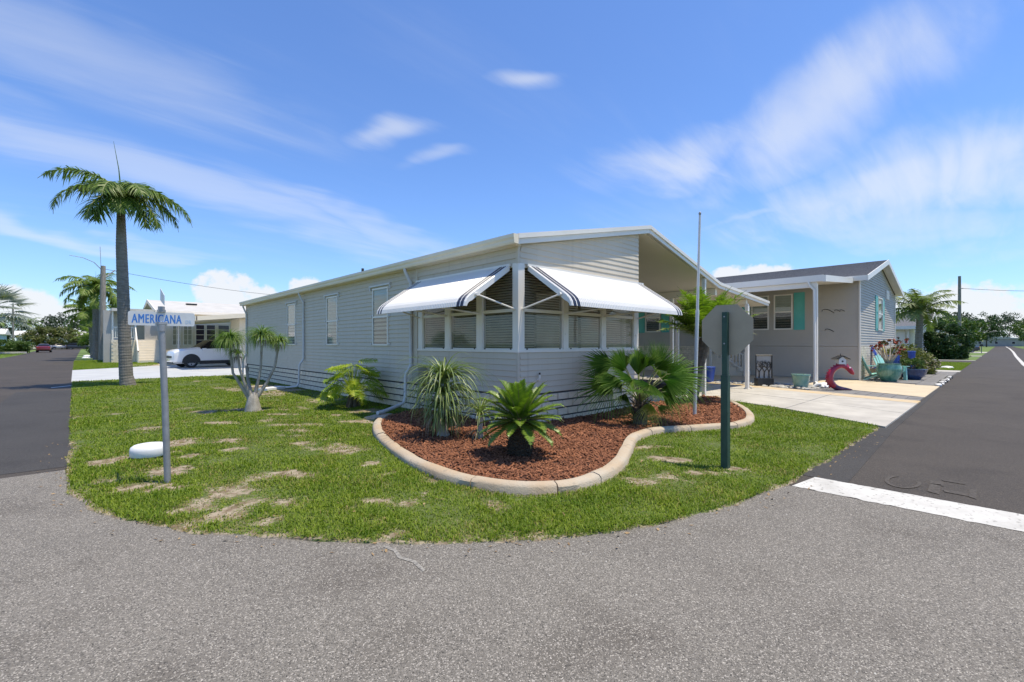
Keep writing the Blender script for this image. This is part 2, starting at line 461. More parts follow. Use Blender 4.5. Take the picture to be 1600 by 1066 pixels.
# ---------------------------------------------------------------- mesh helpers
class MB:
    def __init__(s):
        s.v, s.f, s.m = [], [], []

    def add(s, vs, fs, mi=0):
        b = len(s.v)
        s.v.extend([tuple(p) for p in vs])
        for f in fs:
            s.f.append(tuple(i + b for i in f))
            s.m.append(mi)
        return s

    def box(s, x0, x1, y0, y1, z0, z1, mi=0):
        return s.hexa([(x0, y0, z0), (x1, y0, z0), (x1, y1, z0), (x0, y1, z0), (x0, y0, z1), (x1, y0, z1), (x1, y1, z1), (x0, y1, z1)], mi)

    def hexa(s, p, mi=0):
        return s.add(p, [(0, 3, 2, 1), (4, 5, 6, 7), (0, 1, 5, 4), (1, 2, 6, 5), (2, 3, 7, 6), (3, 0, 4, 7)], mi)

    def prism(s, poly, axis, a0, a1, mi=0):
        n = len(poly)

        def P(p, a):
            return {'x': (a, p[0], p[1]), 'y': (p[0], a, p[1]), 'z': (p[0], p[1], a)}[axis]
        vs = [P(p, a0) for p in poly] + [P(p, a1) for p in poly]
        fs = [tuple(range(n))[::-1], tuple(range(n, 2 * n))] + [(i, (i + 1) % n, n + (i + 1) % n, n + i) for i in range(n)]
        return s.add(vs, fs, mi)

    def tube(s, pts, r, n=8, mi=0, cap=True):
        pts = [Vector(p) for p in pts]
        k = len(pts)
        rs = [r] * k if isinstance(r, (int, float)) else list(r)
        vs, fs = [], []
        ref = None
        for i, p in enumerate(pts):
            d = (pts[min(i + 1, k - 1)] - pts[max(i - 1, 0)])
            d = d.normalized() if d.length > 1e-9 else Vector((0, 0, 1))
            if ref is None:
                ref = Vector((0, 0, 1)) if abs(d.z) < 0.9 else Vector((1, 0, 0))
                ref = (ref - d * ref.dot(d)).normalized()
            else:
                q = ref - d * ref.dot(d)
                ref = q.normalized() if q.length > 1e-6 else ref
            b = d.cross(ref)
            for j in range(n):
                a = 2 * PI * j / n
                vs.append(p + (ref * math.cos(a) + b * math.sin(a)) * rs[i])
        for i in range(k - 1):
            for j in range(n):
                fs.append((i * n + j, i * n + (j + 1) % n, (i + 1) * n + (j + 1) % n, (i + 1) * n + j))
        if cap:
            fs.append(tuple(range(n))[::-1])
            fs.append(tuple(range((k - 1) * n, k * n)))
        return s.add(vs, fs, mi)

    def lathe(s, prof, c=(0, 0, 0), n=20, mi=0, sx=1, sy=1):
        vs, fs = [], []
        for (r, z) in prof:
            for j in range(n):
                a = 2 * PI * j / n
                vs.append((c[0] + r * math.cos(a) * sx, c[1] + r * math.sin(a) * sy, c[2] + z))
        for i in range(len(prof) - 1):
            for j in range(n):
                fs.append((i * n + j, i * n + (j + 1) % n, (i + 1) * n + (j + 1) % n, (i + 1) * n + j))
        fs.append(tuple(range(n))[::-1])
        fs.append(tuple(range((len(prof) - 1) * n, len(prof) * n)))
        return s.add(vs, fs, mi)

    def strip(s, rows, mi=0):
        """rows of equal length -> quad grid"""
        w = len(rows[0])
        vs = [p for r in rows for p in r]
        fs = [(i * w + j, i * w + j + 1, (i + 1) * w + j + 1, (i + 1) * w + j) for i in range(len(rows) - 1) for j in range(w - 1)]
        return s.add(vs, fs, mi)

    def mesh(s, name, mats, smooth=0):
        me = bpy.data.meshes.new(name)
        me.from_pydata(s.v, [], s.f)
        for k in ([mats] if isinstance(mats, str) else mats):
            me.materials.append(MATS[k])
        if any(s.m):
            me.polygons.foreach_set('material_index', s.m)
        if smooth:
            me.polygons.foreach_set('use_smooth', [True] * len(me.polygons))
            me.set_sharp_from_angle(angle=math.radians(smooth))
        me.update()
        return me

    def build(s, name, mats, parent=None, smooth=0, world=True):
        return link(name, s.mesh(name, mats, smooth), parent, world)


def base_matrix(o):
    m = Matrix.LocRotScale(o.location, o.rotation_euler, o.scale)
    return m if o.parent is None else base_matrix(o.parent) @ o.matrix_parent_inverse @ m


def link(name, me, parent=None, world=True):
    o = bpy.data.objects.new(name, me)
    COL.objects.link(o)
    if parent is not None:
        o.parent = parent
        if world:
            o.matrix_parent_inverse = base_matrix(parent).inverted()
    return o


def tag(o, label=None, cat=None, group=None, kind=None):
    if label:
        o['label'] = label
    if cat:
        o['category'] = cat
    if group:
        o['group'] = group
    if kind:
        o['kind'] = kind
    return o


def thing(name, label, cat, loc=(0, 0, 0), rotz=0, group=None):
    o = bpy.data.objects.new(name, None)
    o.empty_display_size = 0.2
    COL.objects.link(o)
    o.location = loc
    o.rotation_euler = (0, 0, rotz)
    return tag(o, label, cat, group)


def struct(name, mb, m, smooth=0):
    return tag(mb.build(name, m, None, smooth), kind='structure')


def copy_tree(o, parent=None):
    c = o.copy()
    COL.objects.link(c)
    c.parent = parent
    for ch in [x for x in bpy.data.objects if x.parent == o]:
        copy_tree(ch, c)
    return c


def piece(name, me, parent, loc, rot=(0, 0, 0), sc=(1, 1, 1)):
    """a shared-mesh piece placed in its parent's frame"""
    o = bpy.data.objects.new(name, me)
    COL.objects.link(o)
    o.parent = parent
    o.location = loc
    o.rotation_euler = rot
    o.scale = sc
    return o


def flat(name, poly, z, m, kind='structure'):
    mb = MB()
    mb.prism(poly, 'z', z - 0.25, z)
    o = mb.build(name, m)
    tag(o, kind=kind)
    return o


def np_mesh(name, V, F, mats, mi=None):
    """V (n,3) float, F (k,3|4) int"""
    me = bpy.data.meshes.new(name)
    k, w = F.shape
    me.vertices.add(len(V))
    me.vertices.foreach_set('co', np.ascontiguousarray(V, dtype=np.float32).ravel())
    me.loops.add(k * w)
    me.loops.foreach_set('vertex_index', np.ascontiguousarray(F, dtype=np.int32).ravel())
    me.polygons.add(k)
    me.polygons.foreach_set('loop_start', np.arange(0, k * w, w, dtype=np.int32))
    for q in ([mats] if isinstance(mats, str) else mats):
        me.materials.append(MATS[q])
    if mi is not None:
        me.polygons.foreach_set('material_index', np.ascontiguousarray(mi, dtype=np.int32))
    me.update(calc_edges=True)
    return me


VG = {}


def vnoise(x, y, s, seed=0):
    """smooth value noise, numpy"""
    if seed not in VG:
        VG[seed] = np.random.default_rng(seed).random((64, 64))
    g = VG[seed]
    u, v = x * s + 1000, y * s + 1000
    i, j = np.floor(u).astype(int), np.floor(v).astype(int)
    fu, fv = u - i, v - j
    fu, fv = fu * fu * (3 - 2 * fu), fv * fv * (3 - 2 * fv)
    a, b = g[i % 64, j % 64], g[(i + 1) % 64, j % 64]
    c, d = g[i % 64, (j + 1) % 64], g[(i + 1) % 64, (j + 1) % 64]
    return (a * (1 - fu) + b * fu) * (1 - fv) + (c * (1 - fu) + d * fu) * fv


def inside(poly, X, Y):
    r = np.zeros(X.shape, bool)
    n = len(poly)
    for i in range(n):
        x0, y0 = poly[i]
        x1, y1 = poly[(i + 1) % n]
        if y0 == y1:
            continue
        c = ((y0 > Y) != (y1 > Y)) & (X < (x1 - x0) * (Y - y0) / (y1 - y0) + x0)
        r ^= c
    return r
# ================================================================ SETTING
gm = MB()
gm.add([(-1500, -1500, -0.09), (1500, -1500, -0.09), (1500, 1500, -0.09), (-1500, 1500, -0.09)], [(0, 1, 2, 3)])
struct('ground', gm, 'far_turf')

CURVE = [(-0.08, 9.79), (-0.08, 7.4), (-0.06, 6.44), (0.09, 5.63), (0.32, 5.02), (0.67, 4.40), (1.08, 3.85), (1.56, 3.31), (2.02, 2.82),
         (2.55, 2.39), (3.04, 2.09), (3.69, 1.86), (4.44, 1.68), (5.43, 1.54), (6.9, 1.50), (8.7, 1.48), (10.41, 1.44)]


def ragged(path, step=0.06, amp=0.026):
    """break a clean edge up into small bays and tufts"""
    out = []
    for (x0, y0), (x1, y1) in zip(path[:-1], path[1:]):
        L = math.hypot(x1 - x0, y1 - y0)
        k = max(1, int(L / step))
        for i in range(k):
            f = i / k
            x, y = x0 + (x1 - x0) * f, y0 + (y1 - y0) * f
            w = (float(vnoise(np.array(x), np.array(y), 2.3, 51)) - 0.5) * 2.2 + (float(vnoise(np.array(x), np.array(y), 9.0, 52)) - 0.5) * 1.4
            nx, ny = -(y1 - y0) / L, (x1 - x0) / L
            out.append((x + nx * w * amp, y + ny * w * amp))
    return out + [path[-1]]
# roads: the older grey intersection, the newer dark side streets butting against it
flat('road_intersection', [(-6.3, 7.66), (-6.3, -12), (5.47, -12), (5.47, 1.9), (4.2, 2.6), (2.6, 3.6), (1.2, 5.6), (0.35, 7.62)], 0.0, 'asphalt_old')
flat('road_left_street', [(0.35, 7.624), (-6.3, 7.664), (-5.6, 40), (-5.4, 90), (-6.5, 172), (1.0, 172), (0.2, 60), (0.3, 20)], -0.003, 'asphalt_new')
flat('road_right_street', [(5.474, 1.75), (5.474, -4.6), (420, -4.6), (420, 1.30), (120, 1.42), (60, 1.46)], -0.003, 'asphalt_new')
flat('road_patch_strip', [(0.04, 7.8), (-1.5, 7.9), (-1.35, 20.8), (0.04, 20.6)], 0.0015, 'asphalt_patch')
flat('road_edge_strip', [(6.02, 1.70), (6.02, 1.12), (10.5, 1.26), (20, 1.32), (20, 1.60)], 0.0015, 'asphalt_patch')
flat('cross_street', [(-60, 172.02), (-60, 180), (60, 180), (60, 172.02)], -0.003, 'asphalt_new')

# painted stop bar, edge slightly eaten away
random.seed(3)
sb = MB()
n = 60
ra = [(6.02 + random.uniform(-0.006, 0.006), 1.42 - (i / n) * 2.95, 0.004) for i in range(n + 1)]
rb = [(5.47 + random.uniform(-0.022, 0.016) * (1 if random.random() < 0.6 else 0.1), 1.50 - (i / n) * 3.03, 0.004) for i in range(n + 1)]
sb.strip([ra, rb])
struct('stop_line', sb, 'paint_worn')
cl = MB()
pts = [(26, -1.32), (48.9, -1.2), (80, -1.35), (120, -1.7), (200, -2.1), (320, -2.2)]
cl.strip([[(x, y + 0.09 + x * 0.0004, 0.004) for x, y in pts], [(x, y - 0.09 - x * 0.0004, 0.004) for x, y in pts]])
struct('road_centre_line', cl, 'paint_worn')
pm = MB()
pm.add([(-0.62, 21.9, 0.006), (-0.1, 22.55, 0.006), (-0.1, 22.85, 0.006), (-0.62, 22.2, 0.006)], [(0, 1, 2, 3)])
struct('road_dash', pm, 'paint_worn')
gh = MB()
arc = [(6.52 + 0.30 * math.cos(a), 0.72 + 0.15 * math.sin(a)) for a in np.linspace(0.5, 5.2, 16)]
gh.strip([[(x, y, 0.003) for x, y in arc], [(6.52 + (x - 6.52) * 0.84, 0.72 + (y - 0.72) * 0.76, 0.003) for x, y in arc]])
for (x, y, a, b) in ((6.45, 0.46, 0.22, 0.05), (6.72, 0.46, 0.10, 0.06), (6.42, 0.30, 0.06, 0.10), (6.90, 0.34, 0.03, 0.10), (6.50, 0.18, 0.2, 0.03)):
    gh.add([(x - a, y - b, 0.003), (x + a, y - b * 0.7, 0.003), (x + a * 0.9, y + b, 0.003), (x - a * 0.8, y + b * 0.8, 0.003)], [(0, 1, 2, 3)])
struct('faded_road_marking', gh, 'paint_ghost')
ck = MB()
random.seed(5)
cp = [(1.66, 3.12), (1.68, 3.0), (1.65, 2.88), (1.69, 2.76), (1.67, 2.6)]
ck.strip([[(x - 0.012 - random.random() * 0.008, y, 0.0035) for x, y in cp], [(x + 0.012, y + 0.01, 0.0035) for x, y in cp]])
struct('road_crack_repair', ck, 'seam_filler')

# ---------------------------------------------------------------- bed edging, mulch
EDGE = [(4.32, 8.30), (4.02, 7.95), (3.72, 7.45), (3.45, 6.85), (3.22, 6.15), (3.03, 5.39), (2.90, 4.70), (2.90, 4.05), (3.03, 3.49),
        (3.25, 3.15), (3.59, 2.95), (4.05, 2.90), (4.71, 3.05), (5.45, 3.40), (6.08, 3.72), (6.62, 3.86), (7.10, 3.80), (7.55, 3.57),
        (8.10, 3.29), (8.65, 3.12), (9.35, 3.19), (10.40, 3.62), (11.55, 4.34), (12.55, 5.15)]


def smooth_path(p, n=6):
    out = []
    for i in range(len(p) - 1):
        a, b, c, d = p[max(i - 1, 0)], p[i], p[i + 1], p[min(i + 2, len(p) - 1)]
        for k in range(n):
            t = k / n
            out.append(tuple(0.5 * (2 * b[j] + (c[j] - a[j]) * t + (2 * a[j] - 5 * b[j] + 4 * c[j] - d[j]) * t * t + (3 * b[j] - a[j] - 3 * c[j] + d[j]) * t ** 3) for j in (0, 1)))
    return out + [p[-1]]


EP = smooth_path(EDGE)


def offset(path, dist):
    out = []
    for i, p in enumerate(path):
        a, b = path[max(i - 1, 0)], path[min(i + 1, len(path) - 1)]
        dx, dy = b[0] - a[0], b[1] - a[1]
        l = math.hypot(dx, dy)
        out.append((p[0] - dy / l * dist, p[1] + dx / l * dist))
    return out


edging = thing('bed_edging', 'curved rust-stained concrete edging round the red mulch bed', 'edging', (4.0, 2.95, 0))
# cast in lengths, with a fine joint between them
cuts = [0, 20, 34, 45, 58, 66, 80, 92, 102, 112, 122, len(EP) - 1]
prof = [(0.0, -0.05), (0.005, 0.070), (0.03, 0.098), (0.10, 0.112), (0.145, 0.100), (0.16, 0.05), (0.16, -0.05)]
for a, b in zip(cuts[:-1], cuts[1:]):
    seg = EP[a:b + 1]
    seg = [seg[0]] + seg[1:-1] + [seg[-1]]
    j = 0.007
    s0, s1 = Vector(seg[0]), Vector(seg[1])
    seg[0] = tuple(s0 + (s1 - s0).normalized() * j)
    s0, s1 = Vector(seg[-1]), Vector(seg[-2])
    seg[-1] = tuple(s0 + (s1 - s0).normalized() * j)
    rows = []
    dz = random.uniform(-0.006, 0.006)
    full = EP
    for (d, z) in prof:
        off = offset(full, d)[a:b + 1]
        off[0] = (off[0][0] + (seg[0][0] - EP[a][0]), off[0][1] + (seg[0][1] - EP[a][1]))
        off[-1] = (off[-1][0] + (seg[-1][0] - EP[b][0]), off[-1][1] + (seg[-1][1] - EP[b][1]))
        rows.append([(x, y, z + dz + 0.004 * math.sin(x * 9 + y * 7)) for x, y in off])
    mb = MB().strip(rows)
    w = len(rows[0])
    mb.f.append(tuple(i * w for i in range(len(rows))))
    mb.f.append(tuple(i * w + w - 1 for i in range(len(rows)))[::-1])
    mb.m += [0, 0]
    mb.build('edging_segment', 'edging', edging, smooth=40)

INNER = offset(EP, 0.15)
BED = INNER + [(12.6, 5.62), (9.35, 5.70), (5.44, 5.70), (5.44, 8.60)]


def grid_sheet(name, poly, step, zf, m):
    bm = bmesh.new()
    bm.faces.new([bm.verts.new((x, y, 0)) for x, y in poly])
    xs, ys = [p[0] for p in poly], [p[1] for p in poly]
    bmesh.ops.triangulate(bm, faces=bm.faces[:])
    for k in (0, 1):
        lo, hi = (min(xs), max(xs)) if k == 0 else (min(ys), max(ys))
        c = lo + step
        while c < hi:
            co = (c, 0, 0) if k == 0 else (0, c, 0)
            no = (1, 0, 0) if k == 0 else (0, 1, 0)
            bmesh.ops.bisect_plane(bm, geom=bm.verts[:] + bm.edges[:] + bm.faces[:], plane_co=co, plane_no=no)
            c += step
    X = np.array([v.co.x for v in bm.verts])
    Y = np.array([v.co.y for v in bm.verts])
    Z = zf(X, Y)
    for v, z in zip(bm.verts, Z):
        v.co.z = -0.004 if v.is_boundary else z
    me = bpy.data.meshes.new(name)
    bm.to_mesh(me)
    bm.free()
    for k in ([m] if isinstance(m, str) else m):
        me.materials.append(MATS[k])
    me.polygons.foreach_set('use_smooth', [True] * len(me.polygons))
    return link(name, me), X, Y


def mulch_z(X, Y):
    return 0.035 + 0.05 * vnoise(X, Y, 0.8, 2) + 0.02 * vnoise(X, Y, 4, 3)


ob, _, _ = grid_sheet('mulch_bed', BED, 0.2, mulch_z, 'mulch_base')
tag(ob, kind='structure')
# bark chips
N = 60000
X = RNG.uniform(2.8, 12.7, N)
Y = RNG.uniform(2.8, 8.7, N)
t = X * FW.x + Y * FW.y
keep = inside(BED, X, Y) & (RNG.random(N) < np.clip((6.0 / t) ** 1.3, 0, 1))
X, Y, t = X[keep], Y[keep], t[keep]
n = len(X)
Z = mulch_z(X, Y) + RNG.uniform(0.002, 0.022, n)
L_ = RNG.uniform(0.012, 0.042, n) * np.clip(t / 6.5, 1, 1.6)
Wd = RNG.uniform(0.004, 0.011, n) * np.clip(t / 6.5, 1, 1.6)
H_ = RNG.uniform(0.002, 0.006, n)
yaw = RNG.uniform(0, 2 * PI, n)
pit = RNG.normal(0, 0.35, n)
ux = np.stack([np.cos(yaw) * np.cos(pit), np.sin(yaw) * np.cos(pit), np.sin(pit)], 1)
vx = np.stack([-np.sin(yaw), np.cos(yaw), RNG.normal(0, 0.3, n)], 1)
wx = np.cross(ux, vx)
P0 = np.stack([X, Y, Z], 1)
corners = []
for sx, sy, sz in ((-1, -1, -1), (1, -1, -1), (1, 1, -1), (-1, 1, -1), (-1, -1, 1), (1, -1, 1), (1, 1, 1), (-1, 1, 1)):
    corners.append(P0 + ux * (sx * L_)[:, None] + vx * (sy * Wd)[:, None] + wx * (sz * H_)[:, None])
V = np.stack(corners, 1).reshape(-1, 3)
fb = np.array([(4, 5, 6, 7), (0, 1, 5, 4), (1, 2, 6, 5), (2, 3, 7, 6), (3, 0, 4, 7)])
F = (np.arange(n)[:, None, None] * 8 + fb[None]).reshape(-1, 4)
tag(link('mulch_chips', np_mesh('mulch_chips', V, F, 'mulch_chip')), 'red-brown bark mulch chips filling the curved bed', 'mulch', kind='stuff')

# ---------------------------------------------------------------- lawns
LAWN = ragged(CURVE) + [(11.2, 2.62), (12.17, 4.14), (12.6, 4.95)] + [p for p in EP[::-1]] + [(4.5, 8.75), (5.47, 9.0), (5.47, 24.9), (-0.12, 24.9)]
PATCH = [(0.46, 6.09, .50, .22), (0.75, 6.70, .34, .24), (0.30, 7.75, .30, .35), (1.15, 8.5, .28, .30), (1.64, 8.16, .35, .2), (2.13, 11.75, .5, .3),
         (2.06, 9.95, .5, .2), (2.42, 7.12, .25, .2), (1.72, 5.69, .2, .14), (1.86, 5.38, .2, .12), (0.92, 4.62, .16, .30), (1.56, 7.37, .2, .25),
         (2.07, 4.04, .18, .12), (2.48, 3.9, .10, .10), (1.11, 7.3, .25, .2), (5.25, 2.31, .30, .15), (5.67, 2.14, .16, .12), (2.9, 11.5, .75, .30),
         (3.91, 8.39, .4, .2), (3.07, 8.71, .5, .2), (3.96, 9.41, .4, .15), (5.54, 2.95, .35, .2), (5.96, 3.45, .4, .12), (4.6, 15.2, .7, 1.6),
         (4.7, 17.4, .5, 1.2), (4.6, 12.2, .5, .7), (1.4, 4.6, .10, .12), (3.1, 10.4, .5, .16), (1.0, 10.2, .3, .16), (2.6, 6.2, .18, .14), (2.65, 5.35, .14, .2), (4.65, 9.6, .4, .4)]


def bare(X, Y):
    b = np.zeros_like(X)
    wob = (vnoise(X, Y, 4.5, 8) - 0.5) * 1.5 + (vnoise(X, Y, 14, 9) - 0.5) * 1.8
    for (cx, cy, rx, ry) in PATCH:
        u = (X - cx) * FW.x + (Y - cy) * FW.y
        v = (X - cx) * RT.x + (Y - cy) * RT.y
        d = (u / (ry * 0.9)) ** 2 + (v / (rx * 0.9)) ** 2
        b = np.maximum(b, np.clip(1.15 - d + wob * (d < 3.2), 0, 1) * (d < 3.2))
    g = vnoise(X, Y, 1.1, 5) * 0.6 + vnoise(X, Y, 5, 6) * 0.4
    b = np.maximum(b, np.clip((g - 0.66) * 5, 0, 0.75) * (X < 5.4))
    ed = np.full(X.shape, 9.0)
    for (x0, y0), (x1, y1) in zip(CURVE[:-1], CURVE[1:]):
        L2 = (x1 - x0) ** 2 + (y1 - y0) ** 2
        f = np.clip(((X - x0) * (x1 - x0) + (Y - y0) * (y1 - y0)) / L2, 0, 1)
        ed = np.minimum(ed, np.hypot(X - x0 - f * (x1 - x0), Y - y0 - f * (y1 - y0)))
    b = np.maximum(b, np.clip(0.8 - ed / (0.012 + 0.13 * vnoise(X, Y, 3.1, 31) ** 2) * 0.7, 0, 0.8))
    return b


lawn, LX, LY = grid_sheet('lawn', LAWN, 0.14, lambda X, Y: 0.003 + 0.014 * vnoise(X, Y, 1.5, 4) + 0.006 * vnoise(X, Y, 6, 14), 'soil')
tag(lawn, kind='structure')
at = lawn.data.attributes.new('bare', 'FLOAT', 'POINT')
at.data.foreach_set('value', bare(LX, LY).astype(np.float32))
nt = MATS['soil'].node_tree
pn = nt.nodes['Principled BSDF']
col = pn.inputs['Base Color'].links[0].from_socket
an = nd(nt, 'ShaderNodeAttribute', attribute_name='bare')
sz = nd(nt, 'ShaderNodeTexNoise')
sz.inputs['Scale'].default_value = 9
sz.inputs['Detail'].default_value = 6
tcn = [q for q in nt.nodes if q.type == 'TEX_COORD'][0]
nt.links.new(tcn.outputs['Object'], sz.inputs['Vector'])
sc_ = nd(nt, 'ShaderNodeMix', data_type='RGBA')
sc_.inputs['A'].default_value = (0.34, 0.28, 0.20, 1)
sc_.inputs['B'].default_value = (0.17, 0.12, 0.07, 1)
mrr = nd(nt, 'ShaderNodeMapRange')
mrr.inputs['From Min'].default_value = 0.42
mrr.inputs['From Max'].default_value = 0.62
nt.links.new(sz.outputs['Fac'], mrr.inputs['Value'])
nt.links.new(mrr.outputs[0], sc_.inputs['Factor'])
brk = nd(nt, 'ShaderNodeTexNoise')
brk.inputs['Scale'].default_value = 26
brk.inputs['Detail'].default_value = 5
nt.links.new(tcn.outputs['Object'], brk.inputs['Vector'])
b1 = nd(nt, 'ShaderNodeMath', operation='MULTIPLY_ADD')
b1.inputs[1].default_value = 2.2
b1.inputs[2].default_value = -1.1
nt.links.new(brk.outputs['Fac'], b1.inputs[0])
b2_ = nd(nt, 'ShaderNodeMath', operation='ADD')
nt.links.new(b1.outputs[0], b2_.inputs[0])
nt.links.new(an.outputs['Fac'], b2_.inputs[1])
b3 = nd(nt, 'ShaderNodeMapRange')
b3.inputs['From Min'].default_value = 0.2
b3.inputs['From Max'].default_value = 0.7
nt.links.new(b2_.outputs[0], b3.inputs['Value'])
mm = nd(nt, 'ShaderNodeMix', data_type='RGBA')
nt.links.new(b3.outputs[0], mm.inputs['Factor'])
nt.links.new(col, mm.inputs['A'])
nt.links.new(sc_.outputs['Result'], mm.inputs['B'])
nt.links.new(mm.outputs['Result'], pn.inputs['Base Color'])


def blades(name, poly, N, ref, power, bx, label, hscale=1.0, barefn=None, edge=None, mats='grass_blade', z0=0.004):
    X = RNG.uniform(bx[0], bx[1], N)
    Y = RNG.uniform(bx[2], bx[3], N)
    t = np.maximum(X * FW.x + Y * FW.y, 0.5)
    k = (RNG.random(N) < np.clip((ref / t) ** power, 0, 1)) & inside(poly, X, Y)
    X, Y, t = X[k], Y[k], t[k]
    sc = np.ones(len(X))
    if barefn is not None:
        b = barefn(X, Y)
        k = RNG.random(len(X)) > b * 0.80
        X, Y, t, b = X[k], Y[k], t[k], b[k]
        sc = 1 - 0.55 * b
    n = len(X)
    grow = np.clip((t / ref) ** (power * 0.42), 1, 4)
    h = RNG.uniform(0.022, 0.062, n) * hscale * sc * np.clip(0.55 + 0.9 * vnoise(X, Y, 2.2, 21), 0.5, 1.3)
    wdt = RNG.uniform(0.0022, 0.0045, n) * grow
    yaw = RNG.uniform(0, 2 * PI, n)
    lean = RNG.uniform(0.15, 1.25, n)
    d = np.stack([np.cos(yaw), np.sin(yaw), np.zeros(n)], 1)
    s = np.stack([-np.sin(yaw), np.cos(yaw), np.zeros(n)], 1)
    P = np.stack([X, Y, np.full(n, z0)], 1)
    up = np.array([0, 0, 1.0])
    mid = P + up * (h * 0.62)[:, None] + d * (h * lean * 0.35)[:, None]
    tip = P + up * (h * (1.0 - 0.25 * lean))[:, None] + d * (h * lean)[:, None]
    P[:, 2] += 0.014 * vnoise(X, Y, 1.5, 4) * (0 if barefn is None else 1)
    V = np.stack([P - s * wdt[:, None], P + s * wdt[:, None], mid + s * (wdt * 0.85)[:, None], mid - s * (wdt * 0.85)[:, None], tip], 1).reshape(-1, 3)
    base = np.arange(n)[:, None] * 5
    F = np.concatenate([base + np.array([0, 1, 2]), base + np.array([0, 2, 3]), base + np.array([3, 2, 4])], 0)
    dry = np.clip((vnoise(X, Y, 1.7, 41) - 0.60) * 1.0, 0.02, 0.3)
    if barefn is not None:
        dry = np.maximum(dry, b * 0.75)
    mi = (RNG.random(n) < dry).astype(int)
    return tag(link(name, np_mesh(name, V, F, [mats, 'grass_dry'], np.concatenate([mi, mi, mi]))), label, 'grass', kind='stuff')


blades('lawn_grass', LAWN, 2300000, 3.6, 1.5, (-0.2, 12.7, 1.4, 25), 'short green lawn grass round the corner lot', 0.92, barefn=bare)

# loose grit on the old asphalt
N = 2600
X = RNG.uniform(-3.5, 5.4, N)
Y = RNG.uniform(-0.5, 7.4, N)
keep = ~inside(LAWN, X, Y) & (X * FW.x + Y * FW.y > 1.8)
near = inside(offset(CURVE, -0.6) + CURVE[::-1], X, Y)
keep &= near | (RNG.random(N) < 0.25)
X, Y = X[keep], Y[keep]
n = len(X)
r = RNG.uniform(0.002, 0.006, n)
P = np.stack([X, Y, np.full(n, 0.001)], 1)
o4 = np.array([(-1, -0.8, 0), (1, -0.7, 0), (0.8, 1, 0), (-0.9, 0.7, 0), (0.1, 0, 1.1)])
V = (P[:, None, :] + o4[None] * r[:, None, None]).reshape(-1, 3)
F = (np.arange(n)[:, None, None] * 5 + np.array([(0, 1, 4), (1, 2, 4), (2, 3, 4), (3, 0, 4)])[None]).reshape(-1, 3)
tag(link('road_grit', np_mesh('road_grit', V, F, 'river_stone')), 'loose grit scattered on the grey road surface', 'grit', kind='stuff')
# fallen leaves: scattered over lawn and verge, thicker along the road edge
N = 5200
X = RNG.uniform(-1.2, 9.5, N)
Y = RNG.uniform(1.0, 14, N)
b = bare(X, Y)
onlawn = inside(LAWN, X, Y)
keep = (onlawn & (RNG.random(N) < 0.10 + 0.5 * b)) | (~onlawn & ~inside(BED, X, Y) & ~inside([p for p in EP] + [(12.6, 9), (5, 9)], X, Y) & inside(offset(CURVE, -0.25) + CURVE[::-1], X, Y))
X, Y = X[keep], Y[keep]
n = len(X)
yaw = RNG.uniform(0, 2 * PI, n)
a = RNG.uniform(0.008, 0.024, n)
w = a * RNG.uniform(0.3, 0.6, n)
d = np.stack([np.cos(yaw), np.sin(yaw), RNG.normal(0, 0.25, n)], 1)
s = np.stack([-np.sin(yaw), np.cos(yaw), RNG.normal(0, 0.25, n)], 1)
P = np.stack([X, Y, np.where(onlawn[keep], 0.035, 0.008)], 1)
V = np.stack([P - d * a[:, None], P + s * w[:, None], P + d * a[:, None], P - s * w[:, None]], 1).reshape(-1, 3)
tag(link('fallen_leaves', np_mesh('fallen_leaves', V, np.arange(n * 4).reshape(-1, 4), 'dead_leaf')), 'dry brown leaf litter along lawn and road edge', 'leaf litter', kind='stuff')

STRIP_L = [(-0.14, 35.6), (-0.12, 54.2), (4.6, 54.2), (4.2, 40.2), (3.6, 38.8)]
flat('lawn_left_street', STRIP_L, 0.0, 'far_turf')
blades('verge_grass', STRIP_L, 60000, 40, 1, (-0.2, 4.7, 35.6, 54.2), 'green verge grass beyond the pale blue driveway', 2.2, z0=0.0)
flat('verge_left_far', [(-0.1, 55.5), (0.95, 171), (14, 171), (5, 55.5)], 0.0, 'far_turf')
flat('verge_opposite_street', [(-5.45, 70), (-5.35, 95), (-6.0, 128), (-60, 140), (-60, 66)], 0.02, 'far_turf')
blades('opposite_verge_grass', [(-5.45, 70), (-5.3, 97), (-12, 120), (-14, 70)], 30000, 60, 1, (-14, -5, 70, 120), 'grass verge across the left street by the hedge', 3.0, z0=0.02)
VR = [(35.0, 1.46), (35.2, 4.4), (49.4, 5.0), (49.6, 1.46)]
flat('lawn_right_street', VR, 0.0, 'far_turf')
blades('roadside_grass', VR, 60000, 40, 1, (35, 50, 1.4, 5), 'green lawn strip behind the paved patio on right street', 2.0, z0=0.0)
flat('lawn_right_far', [(57.2, 1.46), (57.2, 4.3), (68, 5), (75.5, 5.4), (75.5, 1.46)], 0.0, 'far_turf')
flat('lawn_right_farther', [(79, 1.46), (79, 6), (104, 6), (104, 1.45)], 0.0, 'far_turf')
flat('verge_right_opposite', [(60, -4.62), (420, -4.62), (420, -60), (60, -60)], 0.0, 'far_turf')

# ---------------------------------------------------------------- hard standing
flat('driveway_painted', [(-0.14, 24.92), (-0.16, 35.58), (3.6, 38.8), (5.8, 39.95), (14, 39.95), (14, 24.92)], 0.012, 'concrete_painted')
flat('walkway_left', [(-0.14, 54.25), (-0.1, 55.45), (5, 55.45), (4.6, 54.25)], 0.03, 'concrete')
flat('entry_walk_left', [(2.5, 39.4), (3.5, 38.85), (5.6, 39.98), (5.6, 42.5), (3.0, 42.5)], 0.035, 'concrete_cream')
